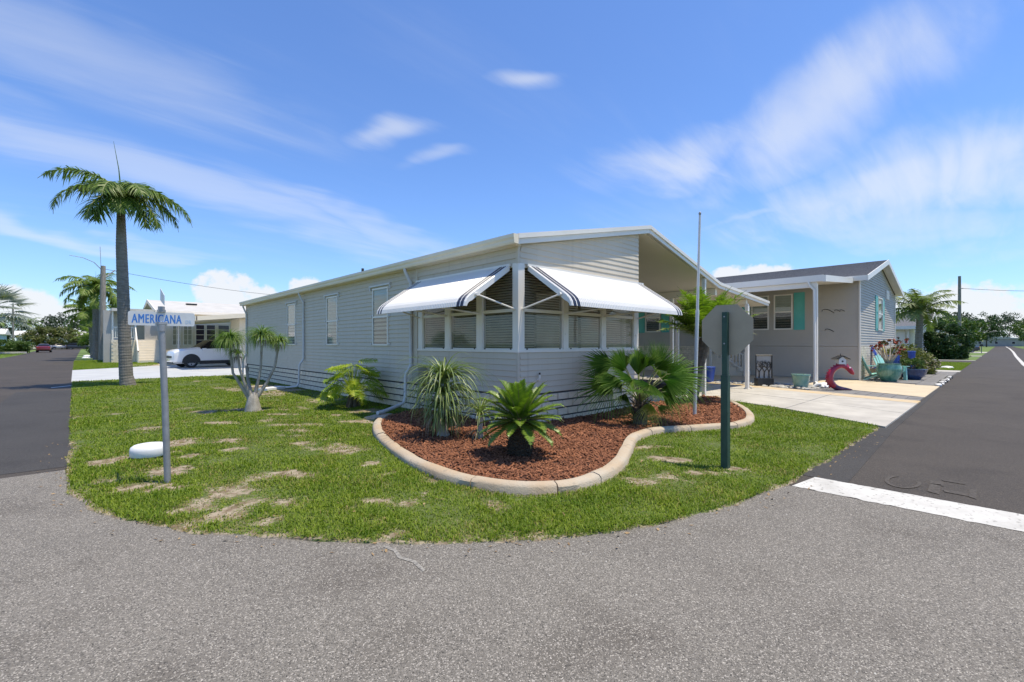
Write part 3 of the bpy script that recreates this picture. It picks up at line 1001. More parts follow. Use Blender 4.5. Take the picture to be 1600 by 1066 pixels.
# carport drive in cast slabs, each with its own edges
drv = thing('driveway', 'pale concrete carport driveway cast in slabs beside the corner home', 'driveway', (13, 3, 0))
DL = [(10.45, 1.40), (12.20, 4.12), (12.62, 5.20), (9.36, 5.76), (9.36, 8.80), (9.36, 15.5)]
ROWS = [(1.38, 10.42, 15.02), (3.35, 11.70, 15.72), (5.45, 12.62, 16.45), (8.7, 9.40, 17.3), (12.0, 9.40, 17.5), (15.5, 9.40, 17.5)]
for (y0, a0, b0), (y1, a1, b1) in zip(ROWS[:-1], ROWS[1:]):
    if y0 == 5.45:
        a0 = 9.40
    for k in range(2):
        f0, f1 = k / 2, (k + 1) / 2
        g_ = 0.008
        q = [(a0 + (b0 - a0) * f0 + g_, y0 + g_), (a0 + (b0 - a0) * f1 - g_, y0 + g_), (a1 + (b1 - a1) * f1 - g_, y1 - g_), (a1 + (b1 - a1) * f0 + g_, y1 - g_)]
        MB().prism(q, 'z', -0.1, 0.03 + random.uniform(-0.002, 0.003)).build('slab', 'concrete', drv)
for (y0, a0, b0), (y1, a1, b1) in zip(ROWS[:-3], ROWS[1:-2]):
    q = [(b0 + 0.004, y0 + 0.006), (b0 + 0.72, y0 + 0.006), (b1 + 0.72, y1 - 0.006), (b1 + 0.004, y1 - 0.006)]
    MB().prism(q, 'z', -0.1, 0.031).build('edge_strip', 'concrete_stained', drv)
flat('driveway_joint_fill', [(10.45, 1.40), (12.62, 5.3), (9.38, 5.6), (9.38, 15.6), (17.6, 15.6), (15.8, 1.40)], 0.012, 'mortar')

# grey paver band and patio of the neighbouring home: pavers one by one
pv = thing('paver_strip', 'narrow band of dark grey pavers between two concrete drives', 'pavers', (16.6, 2, 0))
bandL = lambda y: 15.76 + (y - 1.4) * 0.355
bandR = lambda y: 16.95 + (y - 1.4) * 0.56
y = 1.42
r_ = 0
while y < 4.1:
    y1 = y + 0.30
    a, b = bandL(y), bandR(y) - max(0, (y - 3.2)) * 0.5
    k = max(2, int((b - a) / 0.42))
    for i in range(k):
        x0, x1 = a + (b - a) * i / k, a + (b - a) * (i + 1) / k
        MB().box(x0 + 0.006, x1 - 0.006, y + 0.006, y1 - 0.006, -0.1, 0.022 + random.uniform(0, 0.004)).build('paver', 'paver', pv)
    y = y1
flat('paver_bedding', [(15.72, 1.40), (17.0, 1.40), (18.7, 4.2), (16.7, 4.2)], 0.008, 'mortar')
flat('neighbour_driveway', [(17.02, 1.42), (21.75, 1.42), (22.95, 3.9), (22.95, 14), (18.9, 14), (18.9, 4.25), (18.45, 3.95)], 0.02, 'concrete_cream')
pt = thing('paver_patio', 'grey paver patio in front of the neighbouring gable wall', 'patio', (27, 2.6, 0))
x = 21.85
i = 0
pav = MB().box(-0.292, 0.292, -0.292, 0.292, -0.1, 0.0).mesh('paver', 'paver')
while x < 33.0:
    for j in range(4):
        yy = 1.78 + j * 0.6
        xx = x + 0.3
        if xx > 21.9 + (yy - 1.42) * 0.48:
            piece('paver', pav, pt, (xx - 27, yy - 2.6, 0.026 + random.uniform(0, 0.004)))
    x += 0.6
flat('patio_bedding', [(21.75, 1.42), (33.1, 1.42), (33.1, 3.92), (23.0, 3.92)], 0.012, 'mortar')
flat('patio_walk', [(33.15, 1.42), (34.9, 1.42), (35.1, 9), (33.15, 9)], 0.03, 'concrete')
flat('side_street_drive', [(49.7, 1.43), (56.0, 1.43), (56.0, 9), (49.5, 9)], 0.008, 'asphalt_new')
flat('drive_apron', [(56.05, 1.43), (57.15, 1.43), (57.15, 9), (56.05, 9)], 0.03, 'concrete')
flat('driveway_far', [(75.6, 1.43), (78.9, 1.43), (78.9, 12), (75.6, 12)], 0.03, 'concrete')
flat('driveway_farther', [(104.2, 1.40), (116, 1.40), (116, 14), (104.2, 14)], 0.03, 'concrete')
# ================================================================ CORNER HOME
HX, HY = 5.49, 5.65            # front left corner of the walls
HXR, HYB, HYM = 9.29, 22.9, 8.84
SK = 0.615                     # top of the brick skirting
SILL, RAIL, HEAD, EAVE = 1.37, 2.08, 2.87, 3.17
home = thing('mobile_home', 'grey sided corner mobile home with striped awnings and white carport roof', 'house', (HX, HY, 0))


def roof_under(x):
    if x <= 9.6:
        return EAVE + (x - HX) * (4.05 - EAVE) / (9.6 - HX)
    if x <= 13.48:
        return 4.05 - (x - 9.6) * (4.05 - 3.10) / 3.88
    return 3.10 - (x - 13.48) * 0.28 / 4.09


LAP = 0.1022


def lap_mesh(length, axis, name='siding_board', top=None):
    """one lap board, bottom edge proud; local origin at its bottom left on the wall plane"""
    h = LAP + 0.012
    sec = [(0, 0.0), (0.019, 0.0), (0.021, 0.006), (0.005, h), (0, h)]
    mb = MB()
    if axis == 'y':                      # runs along +Y, faces -X
        mb.prism([(-a, b) for a, b in sec], 'y', 0, length)
    else:                                # runs along +X, faces -Y
        mb.prism([(-a, b) for a, b in sec], 'x', 0, length)
    return mb.mesh(name, 'siding')


def hpos(x, y, z):
    return (x, y, z)


# --- left (long) wall
T = 0.1
wl_ = MB()
wl_.box(HX, HX + T, HYM, HYB, 0.0, EAVE + 0.05)
wl_.box(HX, HX + T, HY + T + 0.002, HYM - 0.002, 0.0, SILL)
wl_.box(HX, HX + T, HY + T + 0.002, HYM - 0.002, HEAD, EAVE + 0.05)
wall_left = wl_.build('wall', 'siding', home)
wall_left['label'] = 'long grey sided wall with three narrow windows'
LAPS = {}


def lap_len(L):
    key = round(L, 3)
    if key not in LAPS:
        LAPS[key] = lap_mesh(key - 0.002, 'y')
    return LAPS[key]


me_room = lap_mesh(HYM - HY - 0.06, 'y')
k = 0
z = SK
while z < EAVE - 0.06:
    a = HYM + 0.05
    q = 0
    first = (1.22, 2.44, 3.05)[k % 3]
    while a < HYB - 0.1:
        e = min(a + (first if q == 0 else 3.66), HYB - 0.03)
        if HYB - 0.03 - e < 0.3:
            e = HYB - 0.03
        o = piece('siding_board', lap_len(e - a), wall_left, hpos(HX - 0.001 - 0.0022 * (q % 2), a, z))
        a = e
        q += 1
    if z + LAP < SILL + 0.02 or z > HEAD - 0.005:
        piece('siding_board', me_room, wall_left, hpos(HX - 0.001, HY + 0.03, z))
    z += LAP
    k += 1
# vertical trims
for bb in ((HX - 0.030, HX + 0.0, HYM - 0.03, HYM + 0.045, SK, EAVE), (HX - 0.030, HX + 0.0, HYB - 0.03, HYB + 0.03, SK, EAVE),
           (HX - 0.026, HX + 0.012, HY - 0.026, HY + 0.028, SK, SILL), (HX - 0.026, HX + 0.012, HY - 0.026, HY + 0.028, HEAD, EAVE + 0.02)):
    MB().box(*bb).build('corner_trim', 'siding', home)

# --- front wall of the glazed room
wf = MB()
wf.box(HX, HXR, HY, HY + T, 0.0, SILL)
wf.prism([(HX, HEAD), (HXR, HEAD), (HXR, roof_under(HXR) + 0.03), (HX, EAVE + 0.03)], 'y', HY, HY + T)
wall_front = wf.build('wall', 'siding', home)
wall_front['label'] = 'grey sided front wall rising to a half gable'
me_f = lap_mesh(HXR - HX - 0.06, 'x')
z = SK
while z + LAP < SILL + 0.02:
    piece('siding_board', me_f, wall_front, hpos(HX + 0.03, HY - 0.001, z))
    z += LAP
z = HEAD
while z < roof_under(HXR) - 0.05:
    # the rake cuts the boards on a slope
    def xs(zz):
        return min(max(HX + 0.03, HX + (zz - EAVE) * (9.6 - HX) / (4.05 - EAVE)), HXR - 0.03)
    h = LAP + 0.012
    mb = MB()
    sec = [(0, 0.0), (0.019, 0.0), (0.021, 0.006), (0.005, h), (0, h)]
    vs = [(xs(z + b), -a, b) for a, b in sec] + [(HXR, -a, b) for a, b in sec]
    mb.add(vs, [(0, 1, 2, 3, 4), (9, 8, 7, 6, 5)] + [(i, 5 + i, 5 + (i + 1) % 5, (i + 1) % 5) for i in range(5)])
    o = link('siding_board', mb.mesh('siding_board', 'siding'), wall_front, world=False)
    o.location = (0, HY - 0.001, z)
    z += LAP
# --- hidden sides: porch wall, right half of the home, back
wr = MB()
wr.box(HXR - T, HXR, HY + T + 0.002, HYM, 0.0, SILL)
wr.prism([(HXR - T, HEAD), (HXR, HEAD), (HXR, roof_under(HXR)), (HXR - T, roof_under(HXR - T))], 'y', HY + T + 0.002, HYM)
for yy in (HY + 0.15, 7.2, HYM - 0.1):
    wr.box(HXR - T, HXR - 0.002, yy, yy + 0.1, SILL, HEAD)
wr.prism([(HXR + 0.002, 0), (13.4, 0), (13.4, roof_under(13.4)), (9.6, 4.05), (HXR + 0.002, roof_under(HXR))], 'y', HYM, HYM + T)
wr.box(13.3, 13.4, HYM + T + 0.002, HYB, 0, 3.10)
wr.prism([(HX + T + 0.002, 0), (13.29, 0), (13.29, 3.13), (9.6, 4.05), (HX + T + 0.002, EAVE + 0.02)], 'y', HYB - T, HYB)
wr.build('wall', 'siding', home)['label'] = 'side and rear walls towards the carport'
rm = MB()
rm.box(HX + T + 0.01, HXR - T - 0.01, HYM - 0.02, HYM + 0.06, 0.5, 3.1)
rm.box(HX + T + 0.01, HXR - T - 0.01, HY + T + 0.01, HYM - 0.03, 0.45, 0.6)
rm.box(HX + T + 0.01, HXR - T - 0.01, HY + T + 0.01, HYM - 0.03, HEAD + 0.03, HEAD + 0.06)
rm.build('room_lining', 'interior_dark', home)

# --- brick skirting, brick by brick
sk = MB()
sk.box(HX - 0.006, HX - 0.001, HY - 0.003, HYB, -0.02, SK - 0.004)
sk.box(HX - 0.006, HXR, HY - 0.006, HY - 0.001, -0.02, SK - 0.004)
skirt = sk.build('skirting', 'mortar', home)
BW, BH = 0.29, 0.146
random.seed(21)
bricks_y, bricks_x = [], []
for v in range(5):
    w = BW - 0.020
    h = BH - 0.026
    a, b, c = (random.uniform(0.022, 0.032) for _ in range(3))
    q = [(-0.004, 0, 0), (-a, 0.006, 0.005), (-b, w - 0.006, 0.004), (-0.004, w, 0), (-0.004, 0, h), (-b, 0.006, h - 0.005), (-c, w - 0.005, h - 0.005), (-0.004, w, h)]
    bricks_y.append(MB().hexa([q[0], q[1], q[2], q[3], q[4], q[5], q[6], q[7]]).mesh('brick', 'skirt_brick'))
    q2 = [(y_, x_, z_) for x_, y_, z_ in q]
    bricks_x.append(MB().hexa([q2[0], q2[3], q2[2], q2[1], q2[4], q2[7], q2[6], q2[5]]).mesh('brick', 'skirt_brick'))
for r in range(4):
    z = 0.022 + r * BH
    sh = BW / 2 if r % 2 else 0.0
    y = HY + 0.0 + sh
    while y + BW < HYB - 0.02:
        if y + BW / 2 < 22.6:
            piece('brick', random.choice(bricks_y), skirt, hpos(HX, y, z))
        y += BW
    x = HX + sh
    while x + BW < HXR + 0.02:
        piece('brick', random.choice(bricks_x), skirt, hpos(x, HY, z))
        x += BW
    # half bricks at the corner
    if r % 2:
        piece('brick', bricks_x[0], skirt, hpos(HX, HY, z), sc=(0.49, 1, 1))
        piece('brick', bricks_y[0], skirt, hpos(HX, HY, z), sc=(1, 0.49, 1))

# --- glazed room: posts, sill, rail, header
fr = MB()
fr.box(HX - 0.022, HX + 0.13, HY - 0.022, HY + 0.12, SILL - 0.01, HEAD + 0.01)
fr.build('corner_post', 'white_metal', home, smooth=0)
for (a, b) in ((6.66, 6.81), (7.88, 8.03), (9.10, 9.285)):
    mb = MB().box(a, b, HY - 0.016, HY + 0.08, SILL, HEAD)
    mb.box(a + 0.05, a + 0.07, HY - 0.026, HY - 0.0165, SILL + 0.29, SILL + 0.33, 0)
    mb.build('mullion', 'white_metal', home)
for (a, b) in ((6.60, 6.77), (7.62, 7.79), (8.63, 8.80)):
    MB().box(HX - 0.016, HX + 0.08, a, b, SILL, HEAD).build('mullion', 'white_metal', home)
sl_ = MB()
sl_.box(HX - 0.02, HXR, HY - 0.034, HY - 0.022, SILL - 0.025, SILL + 0.02)
sl_.box(HX - 0.034, HX - 0.022, HY - 0.034, HYM - 0.04, SILL - 0.025, SILL + 0.02)
sl_.build('window_sill', 'white_metal', home)
slat_sp = 0.046


def room_window(axis, a, b):
    w = MB()

    def bx(u0, u1, n0, n1, z0, z1, mi=0):      # n measured inwards from the wall face
        if axis == 'x':
            w.box(u0, u1, HY + n0, HY + n1, z0, z1, mi)
        else:
            w.box(HX + n0, HX + n1, u0, u1, z0, z1, mi)
    f = 0.022
    bx(a, b, 0.0, 0.03, SILL + 0.02, SILL + 0.045)
    bx(a, b, 0.0, 0.03, RAIL - 0.028, RAIL + 0.028)
    bx(a, b, 0.0, 0.03, HEAD - 0.05, HEAD - 0.002)
    for (u0, u1) in ((a, a + f), (b - f, b)):
        bx(u0, u1, 0.002, 0.028, SILL + 0.046, RAIL - 0.029)
        bx(u0, u1, 0.002, 0.028, RAIL + 0.029, HEAD - 0.051)
    win = w.build('window', 'white_metal', home)
    for (z0, z1) in ((SILL + 0.046, RAIL - 0.029), (RAIL + 0.029, HEAD - 0.051)):
        w = MB()
        bx(a + f, b - f, 0.012, 0.017, z0, z1)
        w.build('pane', 'pane_glass', win)
    w = MB()
    z = SILL + 0.06
    while z < HEAD - 0.06:
        if axis == 'x':
            w.hexa([(a + .03, HY + .050, z), (b - .03, HY + .050, z), (b - .03, HY + .070, z + .034), (a + .03, HY + .070, z + .034),
                    (a + .03, HY + .049, z + .003), (b - .03, HY + .049, z + .003), (b - .03, HY + .069, z + .037), (a + .03, HY + .069, z + .037)])
        else:
            w.hexa([(HX + .050, b - .03, z), (HX + .050, a + .03, z), (HX + .070, a + .03, z + .034), (HX + .070, b - .03, z + .034),
                    (HX + .049, b - .03, z + .003), (HX + .049, a + .03, z + .003), (HX + .069, a + .03, z + .037), (HX + .069, b - .03, z + .037)])
        z += slat_sp
    o = w.build('blind', 'blind_slat', win)
    o['kind'] = 'stuff'
    for q in (0.08, 0.92):
        w = MB()
        u = a + (b - a) * q
        bx(u - 0.018, u + 0.018, -0.006, -0.0005, SILL + 0.024, SILL + 0.044)
        w.build('latch', 'black_metal', win)


for (a, b) in ((5.62, 6.66), (6.81, 7.88), (8.03, 9.10)):
    room_window('x', a, b)
for (a, b) in ((5.77, 6.60), (6.77, 7.62), (7.79, 8.63)):
    room_window('y', a, b)

# --- the three narrow windows of the long wall
for (a, b) in ((10.12, 10.92), (13.08, 13.88), (16.58, 17.42)):
    z0, z1, zm = 1.45, 2.88, 2.16
    n0, n1 = HX - 0.042, HX - 0.004
    f = MB()
    f.box(n0, n1, a, a + 0.04, z0, z1)
    f.box(n0, n1, b - 0.04, b, z0, z1)
    f.box(n0 - 0.004, n1, a + 0.041, b - 0.041, z0, z0 + 0.04)
    f.box(n0 - 0.004, n1, a + 0.041, b - 0.041, z1 - 0.04, z1)
    f.box(n0 - 0.002, n1, a + 0.041, b - 0.041, zm - 0.022, zm + 0.022)
    win = f.build('window', 'white_metal', home)
    MB().box(n1 - 0.010, n1 - 0.004, a + 0.042, b - 0.042, zm + 0.024, z1 - 0.042).build('blind', 'blind_sky_pale', win)  # flat pale panel behind the glass, sky reflection put into its colour
    MB().box(n1 - 0.010, n1 - 0.004, a + 0.042, b - 0.042, z0 + 0.042, zm - 0.024).build('insect_screen', 'screen_dark', win)
    MB().box(n1 - 0.022, n1 - 0.018, a + 0.042, b - 0.042, zm + 0.024, z1 - 0.042).build('pane', 'tinted_glass', win)
    MB().box(n1 - 0.022, n1 - 0.018, a + 0.042, b - 0.042, z0 + 0.042, zm - 0.024).build('pane', 'tinted_glass', win)
    h = MB().box(HX - 0.072, HX - 0.015, a - 0.13, b + 0.13, z1 + 0.035, z1 + 0.075)
    h.box(HX - 0.06, HX - 0.015, a - 0.12, a - 0.085, z1 - 0.05, z1 + 0.0345)
    h.box(HX - 0.06, HX - 0.015, b + 0.085, b + 0.12, z1 - 0.05, z1 + 0.0345)
    for zz in (zm - 0.01, z0 + 0.02):
        h.box(HX - 0.045, HX - 0.015, a - 0.09, a - 0.05, zz, zz + 0.05)
        h.box(HX - 0.045, HX - 0.015, b + 0.05, b + 0.09, zz, zz + 0.05)
    h.build('shutter_track', 'pipe_paint', win)

# --- roof
RY0, RY1 = 5.56, 23.12
rf = MB()
rf.prism([(5.36, 3.185), (5.36, 3.32), (9.6, 4.20), (13.48, 3.24), (13.48, 3.105), (9.6, 4.055)], 'y', RY0, RY1)
roof = rf.build('roof', 'roof_metal', home)
rc = MB()
rc.prism([(13.484, 3.105), (13.484, 3.24), (17.57, 2.955), (17.57, 2.83)], 'y', RY0, 15.6)
roof2 = rc.build('carport_roof', 'roof_metal', home)
ce = MB()
ce.prism([(9.32, 3.995), (9.6, 4.046), (13.40, 3.118), (13.40, 3.106), (9.6, 4.034), (9.32, 3.983)], 'y', RY0 + 0.06, HYM - 0.01)
ce.build('ceiling', 'ceiling_panel', home)
ce = MB()
ce.prism([(13.54, 3.094), (17.5, 2.828), (17.5, 2.816), (13.54, 3.082)], 'y', RY0 + 0.06, 15.5)
ce.build('ceiling', 'ceiling_panel', home)


def rake(pts, parent, lo, hi, thick):
    """verge boards following the roof edge: an upper lip proud of a lower board"""
    for (x0, z0), (x1, z1) in zip(pts[:-1], pts[1:]):
        a = MB()
        a.hexa([(x0, RY0 - thick, z0 + lo), (x1, RY0 - thick, z1 + lo), (x1, RY0 - 0.001, z1 + lo), (x0, RY0 - 0.001, z0 + lo),
                (x0, RY0 - thick, z0 + hi), (x1, RY0 - thick, z1 + hi), (x1, RY0 - 0.001, z1 + hi), (x0, RY0 - 0.001, z0 + hi)])
        a.build('fascia_board', 'white_metal', parent)


rake([(5.36, 3.32), (9.598, 4.20)], roof, -0.155, -0.062, 0.030)
rake([(5.36, 3.32), (9.598, 4.20)], roof, -0.060, 0.022, 0.060)
rake([(9.602, 4.20), (13.478, 3.24)], roof, -0.155, -0.062, 0.030)
rake([(9.602, 4.20), (13.478, 3.24)], roof, -0.060, 0.022, 0.060)
rake([(13.482, 3.24), (17.58, 2.955)], roof2, -0.145, -0.062, 0.030)
rake([(13.482, 3.24), (17.58, 2.955)], roof2, -0.060, 0.022, 0.060)
# eave: soffit and box gutter along the long wall
sf = MB()
sf.box(5.362, HX - 0.003, RY0 + 0.02, RY1 - 0.02, 3.160, 3.183)
sf.build('soffit', 'cream_metal', roof)
gu = MB()
gsec = [(5.355, 3.165), (5.275, 3.165), (5.262, 3.20), (5.262, 3.235), (5.242, 3.27), (5.242, 3.325), (5.252, 3.325), (5.272, 3.275), (5.272, 3.20), (5.355, 3.185)]
gu.prism(gsec, 'y', RY0 - 0.05, RY1)
gu.prism([(5.355, 3.165), (5.262, 3.168), (5.242, 3.27), (5.242, 3.325), (5.355, 3.325)], 'y', RY0 - 0.058, RY0 - 0.051)
gu.build('gutter', 'cream_metal', roof)
# roof drip flashing seen from below
MB().box(5.30, 5.372, RY0, RY1, 3.326, 3.334).build('drip_edge', 'cream_metal', roof)
vp = MB().tube([(7.9, 16.6, 3.7), (7.9, 16.6, 4.35)], 0.05, 10)
vp.build('vent_pipe', 'black_metal', roof, 40)

# --- carport beam, posts, landing
MB().box(13.42, 13.53, RY0 + 0.08, 15.4, 2.90, 3.10).build('beam', 'cream_metal', home)
MB().box(15.70, 15.80, RY0 + 0.05, 15.4, 2.78, 2.925).build('beam', 'cream_metal', home)
for (x, y) in ((12.63, 5.62), (15.79, 5.62), (13.47, 7.0), (15.75, 10.2), (15.75, 15.0)):
    zt = (roof_under(x) - 0.005) if x < 13.4 else (2.90 if x < 14 else 2.78)
    p_ = MB().box(x - 0.045, x + 0.045, y - 0.045, y + 0.045, 0.03, zt)
    p_.box(x - 0.05, x + 0.05, y - 0.05, y + 0.05, zt - 0.14, zt - 0.02)
    p_.box(x - 0.075, x + 0.075, y - 0.075, y + 0.075, 0.03, 0.05)
    p_.build('carport_post', 'white_metal', home)
dn = MB().tube([(15.92, 5.66, 2.80), (15.93, 5.62, 2.70), (15.86, 5.60, 2.62), (15.86, 5.60, 0.12), (16.0, 5.55, 0.06)], 0.032, 8)
dn.build('downspout', 'white_metal', home, 40)
ld = MB().box(12.2, 13.3, 6.5, 8.82, 0.0, 0.34)
land = ld.build('landing', 'mortar', home)
for r in range(2):
    for i in range(4):
        piece('brick', bricks_x[(i + r) % 5], land, hpos(12.2 + i * 0.275, 6.495, 0.02 + r * 0.15))

# --- downspouts of the long wall


def spout(path, r=0.034):
    MB().tube(path, r, 10).build('downspout', 'pipe_paint', home, 40)


spout([(5.30, 9.07, 3.17), (5.31, 9.07, 3.10), (5.43, 9.04, 2.86), (5.432, 9.03, 1.05), (5.42, 9.03, 0.98), (5.32, 9.04, 0.84), (5.31, 9.05, 0.75), (5.31, 9.07, 0.30),
       (5.27, 9.06, 0.20), (5.15, 9.0, 0.16), (4.62, 8.72, 0.105), (4.42, 8.62, 0.10)], 0.038)
spout([(5.30, 15.78, 3.17), (5.31, 15.78, 3.10), (5.43, 15.74, 2.86), (5.432, 15.72, 1.05), (5.42, 15.72, 0.98), (5.33, 15.74, 0.84), (5.31, 15.76, 0.75), (5.31, 15.80, 0.20),
       (5.26, 15.82, 0.10), (4.95, 15.95, 0.07)])
spout([(5.30, 22.75, 3.17), (5.31, 22.75, 3.10), (5.43, 22.74, 2.80), (5.432, 22.72, 1.05), (5.33, 22.74, 0.84), (5.31, 22.76, 0.75), (5.31, 22.8, 0.15)])
# meter box and hose taps
ub = MB().box(5.27, 5.455, 8.44, 8.72, 0.66, 1.02)
ub.box(5.262, 5.269, 8.46, 8.70, 0.68, 1.00)
ub.box(5.255, 5.458, 8.43, 8.73, 1.021, 1.035)
ub.tube([(5.36, 8.58, 0.66), (5.36, 8.58, 0.05)], 0.025, 8)
ub.build('meter_box', 'galvanised', home)
for (x, y, nx, ny) in ((5.95, HY - 0.01, 0, -1), (5.45, 7.62, -1, 0)):
    tp = MB().tube([(x, y, 0.86), (x + nx * 0.05, y + ny * 0.05, 0.86), (x + nx * 0.06, y + ny * 0.06, 0.89), (x + nx * 0.06, y + ny * 0.06, 0.95)], 0.016, 8)
    tp.tube([(x + nx * 0.06, y + ny * 0.06, 0.951), (x + nx * 0.06, y + ny * 0.06, 0.985)], 0.017, 8, 1)
    tp.build('hose_tap', ['white_metal', 'black_metal'], home)

# splash block under the front downspout
sp = MB()
sp.prism([(4.22, 8.34), (4.75, 8.62), (4.63, 8.86), (4.12, 8.58)], 'z', 0.0, 0.055)
tag(sp.build('splash_block', 'edging'), 'small grey concrete splash block at end of front downspout', 'splash block')
for i, (x, y, a, s, lab) in enumerate(((4.62, 16.15, 0.5, 1.0, 'white concrete splash block at middle downspout of long wall'), (4.35, 17.0, 0.25, 0.8, 'weathered concrete slab lying flat on grass beyond middle downspout'))):
    mb = MB().box(-0.42 * s, 0.42 * s, -0.2 * s, 0.2 * s, 0.0, 0.07)
    o = mb.build('splash_block', 'stone_white' if i == 0 else 'edging')
    o.location = (x, y, 0.02)
    o.rotation_euler = (0, 0, a)
    tag(o, lab, 'splash block')


# ================================================================ AWNINGS
def awning(label, fn, u0, u1, posts):
    """fn maps (along wall, out from wall, z) to the world"""
    P = [(0.030, 2.85), (0.15, 2.772), (0.30, 2.674), (0.45, 2.576), (0.60, 2.478), (0.72, 2.400), (0.82, 2.334), (0.89, 2.284), (0.945, 2.232), (0.982, 2.172), (1.0, 2.10)]
    aw = thing('window_awning', label, 'awning', fn((u0 + u1) / 2, 0.0, 0))
    mb = MB()
    rib = 0.050
    n = int((u1 - u0) / rib)
    rib = (u1 - u0) / n
    cols = []
    for i in range(n):
        cols += [(u0 + rib * (i + 0.0), 0.0), (u0 + rib * (i + 0.22), 0.013), (u0 + rib * (i + 0.62), 0.013), (u0 + rib * (i + 0.84), 0.0)]
    cols.append((u1, 0.0))
    rows = []
    for k, (v, z) in enumerate(P):
        a, b = P[max(k - 1, 0)], P[min(k + 1, len(P) - 1)]
        dv, dz = b[0] - a[0], b[1] - a[1]
        l = math.hypot(dv, dz)
        nv, nz = -dz / l, dv / l
        rows.append([fn(u, v + nv * h, z + nz * h) for u, h in cols])
    mb.strip(rows)
    w = len(cols) - 1
    mi = []
    for r in range(len(P) - 1):
        for j in range(w):
            u = (cols[j][0] + cols[j + 1][0]) / 2
            e = min(u - u0, u1 - u)
            mi.append(1 if (0.050 < e < 0.112 or 0.150 < e < 0.214) else 0)
    mb.m = mi
    can = mb.build('canopy', ['awning_white', 'awning_navy'], aw)
    so_ = can.modifiers.new('thickness', 'SOLIDIFY')
    so_.thickness = 0.004
    so_.offset = 0
    # end wings
    for u in (u0 - 0.004, u1 + 0.004):
        rows = [[fn(u, v, z + 0.004) for v, z in P], [fn(u, v * 0.965, z - 0.085 if k < 8 else z - 0.085 + (k - 7) * 0.028) for k, (v, z) in enumerate(P)]]
        wg = MB().strip(rows).build('end_wing', 'awning_white', aw)
        s2 = wg.modifiers.new('thickness', 'SOLIDIFY')
        s2.thickness = 0.006
        s2.offset = 0
    hb = MB()
    q = [fn(u0 - 0.03, 0.024, 2.835), fn(u1 + 0.03, 0.024, 2.835), fn(u1 + 0.03, 0.060, 2.835), fn(u0 - 0.03, 0.060, 2.835)]
    hb.hexa(q + [(x, y, z + 0.045) for x, y, z in q])
    hb.build('header_bar', 'white_metal', aw)
    bb = MB().tube([fn(u0 + 0.01, 0.955, 2.20), fn(u1 - 0.01, 0.955, 2.20)], 0.013, 8)
    bb.build('front_bar', 'white_metal', aw, 40)
    for (a, b) in posts:
        ar = MB().tube([fn(*a), fn(*b)], 0.016, 8)
        ar.tube([fn(b[0] - 0.03, b[1], b[2]), fn(b[0] + 0.03, b[1], b[2])], 0.028, 8)
        ar.build('arm', 'white_metal', aw, 40)
    return aw


awning('white ribbed front awning with navy edge stripes above fan palm', lambda u, v, z: (u, HY - v, z), 5.70, 9.40,
       [((5.55, 0.03, 2.09), (5.675, 0.78, 2.30)), ((6.73, 0.03, 2.06), (7.35, 0.93, 2.21)), ((7.95, 0.03, 2.06), (8.6, 0.93, 2.21)), ((9.24, 0.03, 2.06), (9.42, 0.80, 2.30))])
awning('white ribbed side awning with navy edge stripes over the long wall', lambda u, v, z: (HX - v, u, z), 5.84, 8.80,
       [((5.70, 0.03, 2.09), (5.815, 0.78, 2.30)), ((6.68, 0.03, 2.06), (7.2, 0.93, 2.21)), ((7.70, 0.03, 2.06), (8.1, 0.93, 2.21)), ((8.72, 0.03, 2.06), (8.82, 0.8, 2.30))])


# ================================================================ NEIGHBOURING HOME (right)
NX, NY = 23.0, 3.9
nb = thing('mobile_home', 'taupe sided raised home with teal shutters and grey shingle roof', 'house', (NX, NY, 0))
NE, NR, NXR, NYB = 4.12, 5.25, 32.2, 24.0
ridge_x = (NX + NXR) / 2


def lap_wall(name, axis, c, a, b, z0, top, m, parent, sp=0.11, out=0.026):
    """a wall of lap siding as geometry: top may be a function of the run"""
    mb = MB()
    z = z0
    tf = top if callable(top) else (lambda u: top)
    zmax = max(tf(a + (b - a) * i / 20) for i in range(21))
    while z < zmax - 0.01:
        zt = min(z + sp, zmax)
        # clip run to where the wall is at least this tall
        us = [a + (b - a) * i / 60 for i in range(61)]
        ok = [u for u in us if tf(u) >= zt - 0.001]
        if not ok:
            break
        u0, u1 = min(ok), max(ok)
        if axis == 'x':
            mb.prism([(c, z), (c - out, z), (c - 0.002, zt), (c, zt)], 'x', u0, u1)
        else:
            mb.prism([(c, z), (c - out, z), (c - 0.002, zt), (c, zt)], 'y', u0, u1)
        z += sp
    return mb.build(name, m, parent)


# prism axis 'x' takes (y, z); axis 'y' takes (x, z): both faces point to the negative side
lap_wall('wall', 'y', NX, NY, NYB, 1.40, NE, 'siding_neighbour', nb)['label'] = 'long taupe wall under the carport roof'
gable = lambda x: NE + (NR - NE) * (1 - abs(x - ridge_x) / (ridge_x - NX))
lap_wall('wall', 'x', NY, NX, NXR, 1.40, gable, 'siding_neighbour', nb, out=0.026)['label'] = 'gable wall with lap siding facing the street'
lw = MB()
lw.box(NX + 0.001, NX + 0.08, NY + 0.001, NYB, 0, NE)
lw.prism([(NX + 0.081, 0), (NXR, 0), (NXR, NE), (ridge_x, NR), (NX + 0.081, NE)], 'y', NY + 0.001, NY + 0.08)
lw.box(NXR - 0.08, NXR, NY + 0.081, NYB, 0, NE)
lw.prism([(NX + 0.081, 0), (NXR - 0.081, 0), (NXR - 0.081, NE), (ridge_x, NR), (NX + 0.081, NE)], 'y', NYB - 0.08, NYB)
lw.build('inner_wall', 'siding_neighbour', nb)
